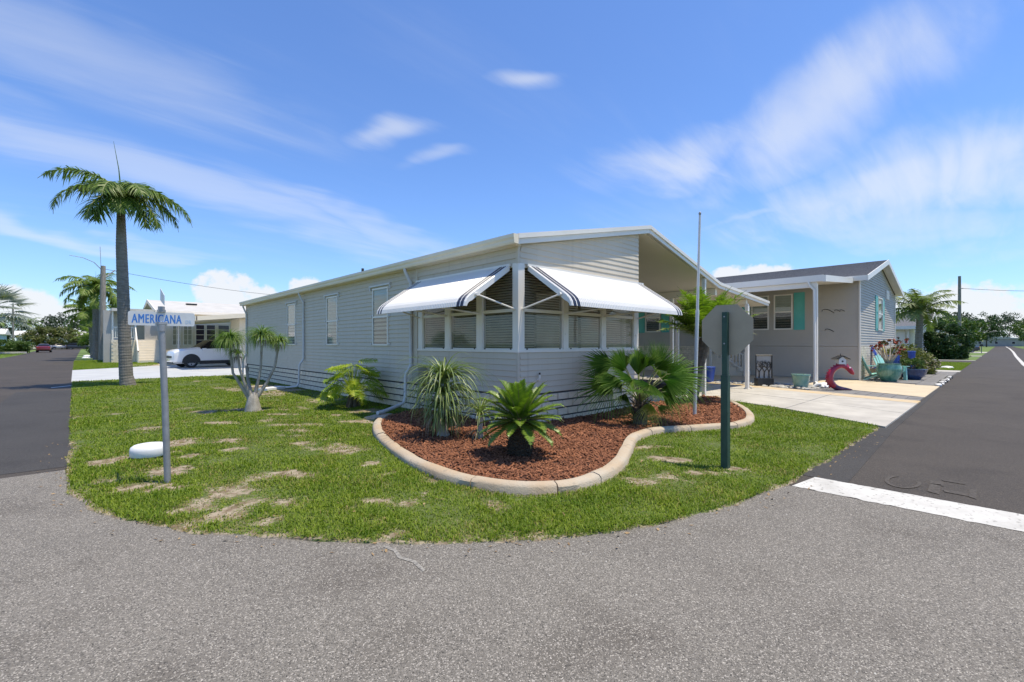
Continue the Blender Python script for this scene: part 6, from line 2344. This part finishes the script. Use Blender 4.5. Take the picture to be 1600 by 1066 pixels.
def branch(p, a, L, r, d):
    q = (p[0] + L * math.cos(a), p[1] + L * math.sin(a))
    q = (min(max(q[0], 0.02), 0.54), min(max(q[1], 0.27), 1.05))
    fm.tube([pp(p[0], p[1], 0.005), pp((p[0] + q[0]) / 2 + random.uniform(-.01, .01), (p[1] + q[1]) / 2, 0.005), pp(q[0], q[1], 0.005)], [r, r * 0.9, r * 0.75], 5)
    if d > 0:
        for s in (-1, 1):
            branch(q, a + s * random.uniform(0.25, 0.75), L * random.uniform(0.65, 0.85), r * 0.75, d - 1)


for u in (0.12, 0.30, 0.46):
    branch((u, 0.27), PI / 2, 0.20, 0.022, 4)
for (a, b) in (((0, .27), (0, 1.06)), ((.56, .27), (.56, 1.06)), ((0, 1.06), (.56, 1.06))):
    fm.tube([pp(a[0], a[1], 0), pp(b[0], b[1], 0)], 0.02, 4)
fm.build('cut_out', 'black_metal', tpn)


def pot(name, label, loc, prof_, m, fill='mulch_base'):
    t = thing(name, label, 'plant pot', loc)
    MB().lathe(prof_, loc, 24).build('pot', m, t, 50)
    r, z = max(prof_, key=lambda q: q[1])
    MB().lathe([(r * 0.88, z - 0.05), (r * 0.86, z - 0.012)], loc, 20).build('compost', fill, t)
    return t


pot('plant_pot', 'pale teal flared pot on the river stones', (17.45, 4.52, 0.03), [(0.19, 0), (0.20, 0.02), (0.235, 0.22), (0.265, 0.40), (0.285, 0.415), (0.285, 0.455), (0.25, 0.458)], 'teal_glaze')
o = straps(MB(), (17.50, 4.50, 0.44), 14, 0, 0.08, 0.16, 0.03, 4, 0, 0.6, (0.2, 1.3), 0.4).build('succulent', 'leaf_mid')
tag(o, 'small succulent growing in the pale teal pot', 'plant')
# river stones strip
random.seed(19)
rs = MB()
cnt = 0


def stone(mb, x, y, r, mi=0):
    a0 = random.uniform(0, PI)
    sx, sy, sz_ = r * random.uniform(0.8, 1.3), r * random.uniform(0.6, 1.0), r * random.uniform(0.45, 0.7)
    n = 7
    for_v = []
    for (f, zz) in ((0.75, -0.3), (1.0, 0.25), (0.62, 0.85)):
        for j in range(n):
            a = 2 * PI * j / n
            k = f * random.uniform(0.88, 1.1)
            u, v = sx * k * math.cos(a), sy * k * math.sin(a)
            for_v.append((x + u * math.cos(a0) - v * math.sin(a0), y + u * math.sin(a0) + v * math.cos(a0), 0.03 + sz_ * zz))
    fs = []
    for i in range(2):
        for j in range(n):
            fs.append((i * n + j, i * n + (j + 1) % n, (i + 1) * n + (j + 1) % n, (i + 1) * n + j))
    fs.append(tuple(range(2 * n, 3 * n)))
    mb.add(for_v, fs, mi)


rs2 = MB()
for i in range(520):
    f = random.random()
    y = 4.05 + f * 7.0
    xl = 16.95 + 0.11 * (y - 4.0) if y < 6 else 17.35
    x = xl + random.random() ** 1.2 * (18.55 - xl)
    stone(rs2, x, y, random.uniform(0.04, 0.11))
tag(rs2.build('river_stones', 'river_stone', None, 60), 'bed of pale and grey river stones between the two carports', 'stones', kind='stuff')
flat('stone_bed', [(16.75, 4.0), (18.9, 4.0), (18.9, 12), (17.3, 12), (17.2, 6.0)], 0.018, 'mortar')

# dragon ornament: one C-shaped body
dg = thing('dragon_ornament', 'red curled sea dragon garden ornament with purple tail', 'garden ornament', (17.5, 3.5, 0))
DC = Vector((17.50, 3.52, 0.02))
dx = Vector((0.70, -0.715, 0))
dp = lambda u, z: DC + dx * u + Vector((0, 0, z))
C_ = [(0.46, 0.02), (0.32, 0.035), (0.14, 0.05), (-0.03, 0.09), (-0.16, 0.19), (-0.235, 0.32), (-0.235, 0.46), (-0.17, 0.60), (-0.05, 0.71), (0.09, 0.765), (0.22, 0.755), (0.32, 0.70)]
rad_ = [0.012, 0.04, 0.065, 0.085, 0.10, 0.105, 0.10, 0.088, 0.078, 0.07, 0.068, 0.075]
sp_ = smooth_path([(a, b) for a, b in C_], 4)
rr_ = np.interp(np.linspace(0, len(C_) - 1, len(sp_)), range(len(C_)), rad_)
body = MB()
cut = 14
body.tube([dp(*q) for q in sp_[:cut + 1]], list(rr_[:cut + 1]), 12, 1)
body.tube([dp(*q) for q in sp_[cut:]], list(rr_[cut:]), 12, 0)
# head: brow, snout pointing down
body.tube([dp(0.28, 0.735), dp(0.36, 0.675), dp(0.43, 0.59), dp(0.475, 0.535), dp(0.50, 0.51)], [0.055, 0.085, 0.065, 0.048, 0.03], 10, 0)
body.tube([dp(0.36, 0.62), dp(0.41, 0.555), dp(0.44, 0.52)], [0.05, 0.035, 0.02], 8, 0)
body.build('body', ['dragon_red', 'dragon_purple'], dg, 60)
sk2 = MB()
for i in range(16, len(sp_) - 2, 2):
    a, b = Vector(sp_[i - 1]), Vector(sp_[i + 1])
    tdir = (b - a).normalized()
    nrm = Vector((-tdir.y, tdir.x))
    p = Vector(sp_[i])
    e = p + nrm * (rr_[i] + 0.055) - tdir * 0.02
    b0, b1 = p + nrm * rr_[i] * 0.85 - tdir * 0.04, p + nrm * rr_[i] * 0.85 + tdir * 0.04
    off = dx.cross(Vector((0, 0, 1))) * 0.02
    sk2.add([dp(*b0) - off, dp(*b0) + off, dp(*b1) + off, dp(*b1) - off, dp(*e)], [(0, 1, 4), (1, 2, 4), (2, 3, 4), (3, 0, 4)])
sk2.build('back_spines', 'dragon_red', dg)
ep = MB()
offn = dx.cross(Vector((0, 0, 1)))
for s in (-1, 1):
    c = dp(0.345, 0.715) + offn * 0.06 * s
    ep.lathe([(0.006, -0.03), (0.026, -0.01), (0.026, 0.012), (0.006, 0.03)], c, 8)
    sp3 = dp(0.25, 0.80) + offn * 0.04 * s
    ep.tube([sp3 - Vector((0, 0, 0.05)), sp3 + Vector((0, 0, 0.05)) - dx * 0.05], [0.025, 0.004], 6)
ep.build('eyes_and_horns', 'stone_white', dg, 40)
# little bird house
bh = thing('bird_house', 'small grey bird house with dark roof on top of red dragon', 'bird house', dp(0.10, 0.83))
bc = dp(0.10, 0.83)
qx, qy = dx, offn
bp_ = lambda u, v, z: bc + qx * u + qy * v + Vector((0, 0, z))
m_ = MB().hexa([bp_(-.11, -.09, 0), bp_(.11, -.09, 0), bp_(.11, .09, 0), bp_(-.11, .09, 0), bp_(-.11, -.09, .15), bp_(.11, -.09, .15), bp_(.11, .09, .15), bp_(-.11, .09, .15)])
m_.add([bp_(-.11, -.09, .151), bp_(.11, -.09, .151), bp_(0, -.09, .24), bp_(-.11, .09, .151), bp_(.11, .09, .151), bp_(0, .09, .24)], [(0, 1, 2), (5, 4, 3), (0, 2, 5, 3), (1, 4, 5, 2)])
m_.build('box', 'pipe_paint', bh)
m_ = MB()
for s in (-1, 1):
    m_.hexa([bp_(0, -.14, .255), bp_(s * .2, -.14, .15), bp_(s * .2, .14, .15), bp_(0, .14, .255), bp_(0, -.14, .275), bp_(s * .23, -.14, .165), bp_(s * .23, .14, .165), bp_(0, .14, .275)])
m_.tube([bp_(0, 0, .27), bp_(0, 0, .34)], [0.02, 0.004], 6)
m_.build('roof', 'black_metal', bh)
for s in (-1, 1):
    MB().tube([bp_(0, s * .0905, .09), bp_(0, s * .094, .09)], 0.03, 12).build('entrance_hole', 'interior_dark', bh)

# white painted driftwood by the post
random.seed(44)
dw = MB()
for i in range(9):
    a = random.uniform(0, 2 * PI)
    L = random.uniform(0.15, 0.38)
    p = Vector((18.15 + random.uniform(-.2, .2), 4.12 + random.uniform(-.15, .15), 0.07))
    d = Vector((math.cos(a), math.sin(a), random.uniform(0.0, 0.5)))
    dw.tube([p - d * L * 0.4, p + Vector((0, 0, 0.06)), p + d * L], [0.05, 0.06, 0.02], 7)
tag(dw.build('driftwood', 'stone_white', None, 60), 'white bleached driftwood pieces at foot of neighbouring carport post', 'driftwood')

# black and white stones edging the patio
for i in range(18):
    x = 21.95 + i * 0.335
    mb = MB()
    stone(mb, 0, 0, 0.13)
    o = mb.build('edging_stone', 'stone_black' if i % 2 else 'stone_white', None, 60)
    o.location = (x, 1.47, 0.0)
    o.rotation_euler = (0, 0, random.uniform(0, 1))
    nth = ['nearest', 'second nearest', 'third nearest', 'fourth nearest', 'middle', 'fourth farthest', 'third farthest', 'second farthest', 'farthest'][i // 2]
    tag(o, nth + (' black' if i % 2 else ' white') + ' painted stone in the edging row along the paved patio', 'stone', 'painted edging stones along the patio')

# pots and plants at the gable wall
GP = (23.0, 2.95, 0.03)
pot('plant_pot', 'round green glazed pot with a red-flowered shrub by gable', GP, [(0.22, 0), (0.24, 0.02), (0.36, 0.22), (0.41, 0.42), (0.40, 0.56), (0.36, 0.66), (0.375, 0.70), (0.33, 0.705)], 'green_glaze')
dr = thing('desert_rose', 'bare-stemmed desert rose with red flowers in green pot', 'plant', (GP[0], GP[1], 0.68))
random.seed(61)
ms_ = MB()
tips = []
for i in range(9):
    a = i * 0.75
    e = Vector((GP[0] + 0.55 * math.cos(a) * random.uniform(0.6, 1.15), GP[1] + 0.55 * math.sin(a) * random.uniform(0.6, 1.15), random.uniform(1.15, 1.65)))
    ms_.tube([(GP[0], GP[1], 0.66), (GP[0] + 0.2 * math.cos(a), GP[1] + 0.2 * math.sin(a), 0.98), e], [0.06, 0.03, 0.014], 6)
    tips.append(e)
ms_.build('stem', 'trunk_pony', dr, 60)
for i, e in enumerate(tips):
    leaf_cloud(e, (0.17, 0.17, 0.14), 6, 22, 0.045, 100 + i, ['leaf_dark', 'flower_red'], 'foliage', dr, mi_p=0.42)
pot('plant_pot', 'low dark blue bowl pot with leafy plant on patio', (24.9, 2.45, 0.03), [(0.24, 0), (0.26, 0.02), (0.42, 0.20), (0.47, 0.40), (0.49, 0.43), (0.45, 0.44)], 'blue_glaze')
shrub('light green leafy plant in low blue bowl pot', (24.9, 2.45, 0.45), (0.42, 0.42, 0.22), ['leaf_mid'], 63, 22, 30, 0.06, 'potted_plant', 'plant')
bpot = thing('plant_pot', 'tall bright blue pot half hidden in the patio plants', 'plant pot', (26.2, 2.6, 0.03))
MB().lathe([(0.10, 0), (0.11, 0.02), (0.06, 0.30), (0.06, 0.78), (0.12, 0.86), (0.13, 1.10), (0.15, 1.14), (0.12, 1.15)], (26.2, 2.6, 0.03), 18).build('pot', 'blue_plastic', bpot, 50)
MB().lathe([(0.11, 1.06), (0.11, 1.12)], (26.2, 2.6, 0.03), 14).build('compost', 'mulch_base', bpot)
shrub('loose olive shrub spreading behind the blue pots', (27.6, 2.9, 0.02), (1.25, 0.75, 0.72), ['leaf_olive'], 65, 70, 60, 0.07)
shrub('wispy olive shrub at right end of the paved patio', (30.0, 2.7, 0.02), (1.1, 0.7, 0.55), ['leaf_olive', 'strap_dry'], 67, 55, 45, 0.07, mi_p=0.3)


def adirondack(label, m, loc, rotz):
    t = thing('garden_chair', label, 'chair', loc, rotz)
    for s in (-1, 1):
        MB().hexa([(-0.33 if s < 0 else 0.27, 0.42, 0.0), (-0.27 if s < 0 else 0.33, 0.42, 0.0), (-0.27 if s < 0 else 0.33, 0.30, 0.0), (-0.33 if s < 0 else 0.27, 0.30, 0.0),
                   (-0.33 if s < 0 else 0.27, 0.40, 0.54), (-0.27 if s < 0 else 0.33, 0.40, 0.54), (-0.27 if s < 0 else 0.33, 0.30, 0.54), (-0.33 if s < 0 else 0.27, 0.30, 0.54)]).build('leg', m, t, world=False)
        x0, x1 = (s * 0.27 - 0.03, s * 0.27 + 0.03)
        MB().hexa([(x0, -0.50, 0.0), (x1, -0.50, 0.0), (x1, -0.38, 0.0), (x0, -0.38, 0.0), (x0, 0.29, 0.34), (x1, 0.29, 0.34), (x1, 0.40, 0.34), (x0, 0.40, 0.34)]).build('leg', m, t, world=False)
        MB().box(s * 0.34 - 0.07, s * 0.34 + 0.07, -0.32, 0.45, 0.542, 0.565).build('arm', m, t, world=False)
    for i in range(5):
        y = -0.18 + i * 0.115
        MB().hexa([(-.26, y, .20 + i * .032), (.26, y, .20 + i * .032), (.26, y + .10, .228 + i * .032), (-.26, y + .10, .228 + i * .032), (-.26, y, .222 + i * .032), (.26, y, .222 + i * .032), (.26, y + .10, .25 + i * .032), (-.26, y + .10, .25 + i * .032)]).build('seat_slat', m, t, world=False)
    for i in range(5):
        x = -0.24 + i * 0.1
        h = 1.02 - 0.05 * abs(i - 2) ** 1.5
        MB().hexa([(x, -.20, .20), (x + .085, -.20, .20), (x + .085, -.175, .20), (x, -.175, .20), (x, -.52, h), (x + .085, -.52, h), (x + .085, -.495, h), (x, -.495, h)]).build('back_slat', m, t, world=False)
    return t


adirondack('pale aqua slatted garden chair between green and blue pots', 'aqua_plastic', (24.1, 3.05, 0.03), PI - 0.5)
adirondack('pale aqua slatted garden chair behind the green glazed pot', 'aqua_plastic', (23.75, 3.45, 0.03), PI + 0.35)
adirondack('blue slatted garden chair against the brick gable base', 'blue_plastic', (25.5, 3.35, 0.42), PI)
adirondack('yellow slatted garden chair against the brick gable base', 'yellow_plastic', (28.3, 3.4, 0.42), PI)
for (x, lab) in ((25.5, 'low timber stand under the blue garden chair'), (28.3, 'low timber stand under the yellow garden chair')):
    o = MB().box(x - 0.5, x + 0.5, 2.8, 3.85, 0.03, 0.415).build('timber_stand', 'wood_tan')
    tag(o, lab, 'stand')
bkt = thing('plant_pot', 'small blue pot on the stones by the far carport', 'plant pot', (17.5, 7.6, 0.03))
MB().lathe([(0.16, 0), (0.2, 0.3), (0.23, 0.55), (0.25, 0.58), (0.22, 0.59)], (17.5, 7.6, 0.03), 16).build('pot', 'blue_plastic', bkt, 50)

# ================================================================ FARTHER ALONG THE RIGHT STREET
feather_palm('feathery palm standing between neighbouring home and round shrub', (40.5, 3.7, 0.0), 3.7, 0.24, 0.17, 20, 2.6, 0.75, ['frond_far', 'frond_rib'], 71, None, (0.1, -0.1), (1.0, 1.8), (-0.15, 1.40), 46, 0.075, 'trunk_palm', 0.8)
rh = thing('mobile_home', 'far beige home with grey gable roof beyond the palm', 'house', (57.5, 4.8, 0))
m_ = MB().box(57.5, 65, 6.2, 22, 0, 3.15)
m_.prism([(57.5, 3.151), (65, 3.151), (61.25, 4.35)], 'y', 4.8, 22)
m_.build('wall', 'siding_cream', rh)
m_ = MB().prism([(57.0, 3.02), (57.0, 3.16), (61.25, 4.52), (65.5, 3.16), (65.5, 3.02), (61.25, 4.38)], 'y', 4.4, 22.4)
rr_h = m_.build('roof', 'shingle', rh)
MB().box(56.9, 57.0, 4.4, 22.4, 2.85, 3.17).build('fascia_board', 'white_metal', rr_h)
MB().box(58.6, 59.0, 9.4, 9.9, 3.6, 4.05).build('roof_vent', 'black_metal', rr_h)
m_ = MB()
for (x0, x1, z0, z1) in ((56.95, 61.25, 3.0, 4.38), (61.25, 65.55, 4.38, 3.0)):
    m_.hexa([(x0, 4.32, z0), (x1, 4.32, z1), (x1, 4.395, z1), (x0, 4.395, z0), (x0, 4.32, z0 + .18), (x1, 4.32, z1 + .18), (x1, 4.395, z1 + .18), (x0, 4.395, z0 + .18)])
m_.build('fascia_board', 'white_metal', rr_h)
for (x, y) in ((57.55, 4.9), (64.8, 4.9), (57.55, 5.9)):
    MB().box(x, x + 0.14, y, y + 0.14, 0, 3.15).build('carport_post', 'white_metal', rh)
shrub('large round dark green shrub beside the far wooden pole', (60.5, 3.35, 0.0), (1.75, 1.75, 1.75), ['leaf_dark'], 73, 130, 110, 0.11)
shrub('low clipped hedge mound by the far wooden pole', (79, 3.7, 0.0), (2.4, 1.3, 0.95), ['leaf_mid'], 75, 60, 70, 0.11, name='hedge', cat='hedge')
up = thing('utility_pole', 'bare wooden utility pole at right street with one wire', 'utility pole', (75.2, 3.2, 0))
MB().tube([(75.2, 3.2, -0.1), (75.2, 3.2, 9.4)], [0.18, 0.14], 10).build('pole', 'pole_wood', up, 40)
MB().tube([(75.05, 3.2, 7.95), (75.35, 2.9, 7.95)], 0.05, 6).build('insulator', 'galvanised', up)
wr_ = MB()
pts = []
A, B = Vector((75.3, 2.95, 7.95)), Vector((95, -14, 8.6))
for i in range(13):
    f = i / 12
    p = A.lerp(B, f)
    p.z -= 1.1 * 4 * f * (1 - f) * 0.5
    pts.append(p)
wr_.tube(pts, 0.022, 5)
wr_.build('wire', 'black_metal', up)
up2 = thing('utility_pole', 'wooden utility pole beyond the right edge carrying the wire', 'utility pole', (95, -14, 0))
MB().tube([(95, -14, -0.1), (95, -14, 9.2)], [0.18, 0.14], 10).build('pole', 'pole_wood', up2, 40)
mb_ = thing('mailbox', 'small dark mailbox on post by far driveway', 'mailbox', (102, 1.9, 0))
MB().box(101.95, 102.05, 1.85, 1.95, 0, 1.1).build('post', 'pole_wood', mb_)
MB().prism([(1.7, 1.1), (2.1, 1.1), (2.1, 1.3), (2.0, 1.4), (1.8, 1.4), (1.7, 1.3)], 'x', 101.8, 102.2).build('box', 'black_metal', mb_)
for i, (x, y, w, d, h, lab, mm_) in enumerate(((122, 6, 14, 10, 3.6, 'far white home past the driveways on right street', 'siding_cream'), (200, 8, 18, 10, 3.4, 'distant white roofed home near the end of right street', 'siding_cream'), (355, -9, 12, 22, 4.0, 'distant long home closing the end of right street', 'siding_grey'),
                                                  (92, 16, 10, 10, 3.4, 'white far home partly behind the round shrub', 'siding_cream'))):
    t = thing('mobile_home', lab, 'house', (x, y, 0))
    MB().box(x, x + w, y, y + d, 0, h).build('wall', mm_, t)
    MB().prism([(y - .4, h), (y + d + .4, h), (y + d + .4, h + .15), (y + d / 2, h + 1.2), (y - .4, h + .15)], 'x', x - .4, x + w + .4).build('roof', 'roof_metal', t)
    for k in range(3):
        yy = y + d * (0.15 + 0.28 * k)
        wv = MB().box(x - 0.05, x - 0.002, yy, yy + 1.2, 1.3, 2.5).build('window', 'white_metal', t)
        MB().box(x - 0.06, x - 0.051, yy + 0.08, yy + 1.12, 1.38, 2.42).build('pane', 'purple_glass', wv)
random.seed(77)
FAR_R = [(128, 14, 9, 4.5, 'leaf_mid'), (150, 5.5, 7.5, 3.6, 'leaf_mid'), (172, 9, 9, 4.5, 'leaf_mid'), (230, 22, 15, 7, 'leaf_pine'), (260, 12, 14, 7, 'leaf_pine'), (290, 30, 18, 8, 'leaf_pine'), (300, 4, 15, 7, 'leaf_dark'), (330, 16, 18, 8, 'leaf_pine'),
         (375, -4, 19, 9, 'leaf_pine'), (380, -20, 20, 9, 'leaf_pine'), (250, -9, 12, 6, 'leaf_mid'), (190, -8.5, 8, 4, 'leaf_mid'), (220, -10, 9, 4.5, 'leaf_mid'), (340, -24, 18, 9, 'leaf_pine'), (270, 46, 17, 8, 'leaf_pine'), (210, 42, 14, 7, 'leaf_pine'), (150, -9, 6, 3.2, 'leaf_mid')]
WORDS = ['rounded light green tree past the far driveways', 'small light green tree over the right street verge', 'spreading green tree behind the far white home', 'dark pine-like tree left of the far tree line', 'dark tree in the far line above the white roof', 'tall dark tree at back of the far tree line', 'deep green tree near where right street ends',
         'broad dark tree behind the end of right street', 'tall dark tree straight beyond the end of street', 'tall dark tree right of the street end', 'mid green tree on right side of the street', 'small green tree on right verge in the distance', 'green tree on right verge nearer the street end', 'large dark tree at right edge of tree line',
         'tall dark tree behind the round shrub', 'dark tree above the far beige roof', 'small pale green tree at extreme right verge']
for i, ((x, y, h, r, m), lab) in enumerate(zip(FAR_R, WORDS)):
    tree(lab, (x, y, 0), h, (r, r, h * 0.42), [m], 200 + i, 80, 40, 0.22 + h * 0.014, 'trees along the far right street', 0.25)

# ================================================================ FARTHER ALONG THE LEFT STREET
lp = thing('utility_pole', 'tall weathered grey pole with curved lamp arm on left verge', 'utility pole', (1.65, 53.5, 0))
MB().tube([(1.65, 53.5, -0.1), (1.65, 53.5, 3), (1.70, 53.5, 8.25)], [0.27, 0.24, 0.17], 12).build('pole', 'pole_wood', lp, 40)
am = MB().tube([(1.6, 53.5, 7.9), (1.1, 53.2, 8.45), (0.4, 52.9, 8.72), (-0.4, 52.6, 8.78)], [0.035, 0.03, 0.025, 0.02], 8)
am.tube([(1.75, 53.5, 7.2), (2.5, 53.9, 8.0)], 0.05, 6)
am.tube([(1.55, 53.5, 8.2), (1.5, 53.5, 9.9)], 0.02, 5)
am.build('lamp_arm', 'galvanised', lp, 40)
wire2 = MB()
A, B = Vector((1.7, 53.5, 8.0)), Vector((26, 62, 7.6))
wire2.tube([A.lerp(B, i / 12) - Vector((0, 0, 2.2 * (i / 12) * (1 - i / 12))) for i in range(13)], 0.018, 5)
wire2.build('wire', 'black_metal', lp)
feather_palm('feathery palm behind weathered grey pole on left verge', (1.35, 56.5, 0.0), 6.5, 0.28, 0.20, 20, 3.2, 0.95, ['frond_light', 'frond_rib'], 81, 'palms on the left verge', (-0.1, 0), (1.4, 2.1), (-0.3, 1.2), 48, 0.11, 'trunk_palm', 0.9)
feather_palm('shorter feathery palm farther along the left verge', (1.3, 64.5, 0.0), 4.7, 0.26, 0.18, 18, 3.0, 0.9, ['frond_light', 'frond_rib'], 83, 'palms on the left verge', (-0.3, 0), (1.3, 2.0), (-0.3, 1.2), 44, 0.12, 'trunk_palm', 0.9)
feather_palm('low bushy palm farthest along the left verge', (1.7, 80, 0.0), 2.3, 0.25, 0.2, 16, 2.8, 0.7, ['frond_light', 'frond_rib'], 85, 'palms on the left verge', (0, 0), (0.9, 1.7), (0.0, 1.3), 28, 0.09)
shrub('round light green shrub on left verge beyond the palms', (2.6, 98, 0), (2.3, 2.3, 2.0), ['leaf_mid'], 87, 70, 60, 0.16)
shrub('broad olive green spreading tree mass over parked cars', (-4.2, 171, 0.2), (6.0, 3.0, 2.6), ['leaf_olive'], 89, 120, 60, 0.28, z=1.15)
# silvery fan palm across the street
random.seed(91)
bs = thing('silver_palm', 'silver-blue fan palm across the left street', 'palm tree', (-8.4, 92, 0))
bsb = Vector((-8.4, 92, 0))
ringed_trunk(MB(), [bsb, bsb + Vector((0, 0, 5.4))], [0.35, 0.3], 10, 0.2, 0.03).build('trunk', 'trunk_palm', bs)
for i in range(26):
    a = i * 2.399
    e = -0.35 + 1.6 * (i / 26)
    d = Vector((math.cos(e) * math.cos(a), math.cos(e) * math.sin(a), math.sin(e)))
    hub = bsb + Vector((0, 0, 5.6)) + d * 2.7
    fan_leaf(hub, d + Vector((0, 0, -0.2)), Vector((0, 0, 1)) - d * 0.3, 2.7, 1.6, 20, 'silver_frond', bsb + Vector((0, 0, 5.5)), 0.35, bs)
shrub('clipped green hedge across the left street', (-8.0, 104.5, 0), (3.0, 2.2, 1.0), ['leaf_mid'], 93, 90, 60, 0.16, name='hedge', cat='hedge')
shrub('pink and red flowering shrub left of the hedge', (-9.6, 97.0, 0), (1.9, 1.4, 0.75), ['leaf_mid', 'flower_red'], 95, 50, 50, 0.14, mi_p=0.35)
tag(MB().prism([(-9.5, 94), (-6.0, 98.5), (-5.4, 100.5), (-6.2, 100.5), (-9.8, 95.2)], 'z', 0.02, 0.28).build('kerb_planter', 'concrete'), 'pale low stone kerb in front of clipped hedge', 'kerb')
sg = thing('entrance_sign', 'low white community sign with orange picture across the street', 'sign', (-13.5, 112, 0))
MB().box(-17.2, -11.2, 112, 112.3, 0.3, 3.0).build('panel', 'stone_white', sg)
m_ = MB()
for i in range(60):
    x, z = random.uniform(-16.6, -11.8), random.uniform(1.2, 2.7)
    m_.add([(x, 111.985, z), (x + random.uniform(.2, .6), 111.985, z + .1), (x + random.uniform(.1, .5), 111.985, z + random.uniform(.2, .5))], [(0, 1, 2)])
m_.build('picture', 'flower_orange', sg)
for i, (x, y, w, d, h, lab, mm_) in enumerate(((-25, 152, 13, 10, 3.5, 'pale blue home with dark windows across left street', 'siding_blue'), (-12, 186, 16, 10, 3.7, 'white roofed home closing the end of left street', 'siding_cream'), (-46, 140, 16, 10, 3.4, 'far pale home left of the blue home', 'siding_blue'))):
    t = thing('mobile_home', lab, 'house', (x, y, 0))
    MB().box(x, x + w, y, y + d, 0, h).build('wall', mm_, t)
    MB().prism([(y - .6, h), (y + d + .6, h), (y + d + .6, h + .2), (y + d / 2, h + 1.4), (y - .6, h + .2)], 'x', x - .6, x + w + .6).build('roof', 'white_metal', t)
    for k in range(5):
        xx = x + w * (0.06 + 0.19 * k)
        wv = MB().box(xx, xx + 1.5, y - 0.06, y - 0.002, 1.2, 2.7).build('window', 'white_metal', t)
        MB().box(xx + 0.1, xx + 1.4, y - 0.07, y - 0.061, 1.3, 2.6).build('pane', 'purple_glass', wv)
feather_palm('small palm in front of the pale blue home', (-13.3, 148, 0), 6.0, 0.35, 0.28, 14, 3.2, 0.9, ['frond_light', 'frond_rib'], 97, None, (0, 0), (1.0, 1.8), (-0.1, 1.2), 20, 0.16)
feather_palm('dark palm silhouetted above the white roofs at street end', (-11, 210, 0), 8.0, 0.35, 0.28, 14, 4.2, 1.2, ['frond_royal', 'frond_rib'], 99, 'far palms at the left street end', (0, 0), (1.1, 1.8), (-0.2, 1.2), 20, 0.22)
feather_palm('thin tall palm between blue home and dark palm', (-18, 205, 0), 9.5, 0.3, 0.25, 12, 3.0, 0.9, ['frond_royal', 'frond_rib'], 101, 'far palms at the left street end', (0, 0), (1.1, 1.8), (-0.2, 1.2), 20, 0.2)
FAR_L = [(-34, 190, 10, 6, 'leaf_pine'), (-26, 215, 11, 6, 'leaf_dark'), (-17, 232, 12, 7, 'leaf_pine'), (-3, 225, 12, 7, 'leaf_pine'), (7, 215, 11, 6, 'leaf_dark'), (-20, 128, 8.5, 4.5, 'leaf_dark'), (8, 180, 9, 5, 'leaf_mid'), (18, 190, 12, 6, 'leaf_pine'), (-44, 205, 12, 7, 'leaf_pine')]
WL = ['dark tree left of the pale blue home', 'dark green tree behind the pale blue home', 'dark tree rising behind the thin tall palm', 'dark tree above the white roof at street end', 'deep green tree right of the white roof', 'dark tree under the silver palm', 'mid green tree at right of left street end', 'tall dark tree behind the grey pole', 'dark tree at far left edge']
for i, ((x, y, h, r, m), lab) in enumerate(zip(FAR_L, WL)):
    tree(lab, (x, y, 0), h, (r, r, h * 0.42), [m], 300 + i, 80, 40, 0.22 + h * 0.014, 'trees at the far end of left street', 0.25)
lampL = thing('utility_pole', 'slim dark pole beside the silver palm', 'utility pole', (-8.0, 118, 0))
MB().tube([(-8.0, 118, 0), (-8.0, 118, 8.5)], [0.16, 0.12], 8).build('pole', 'pole_wood', lampL, 40)
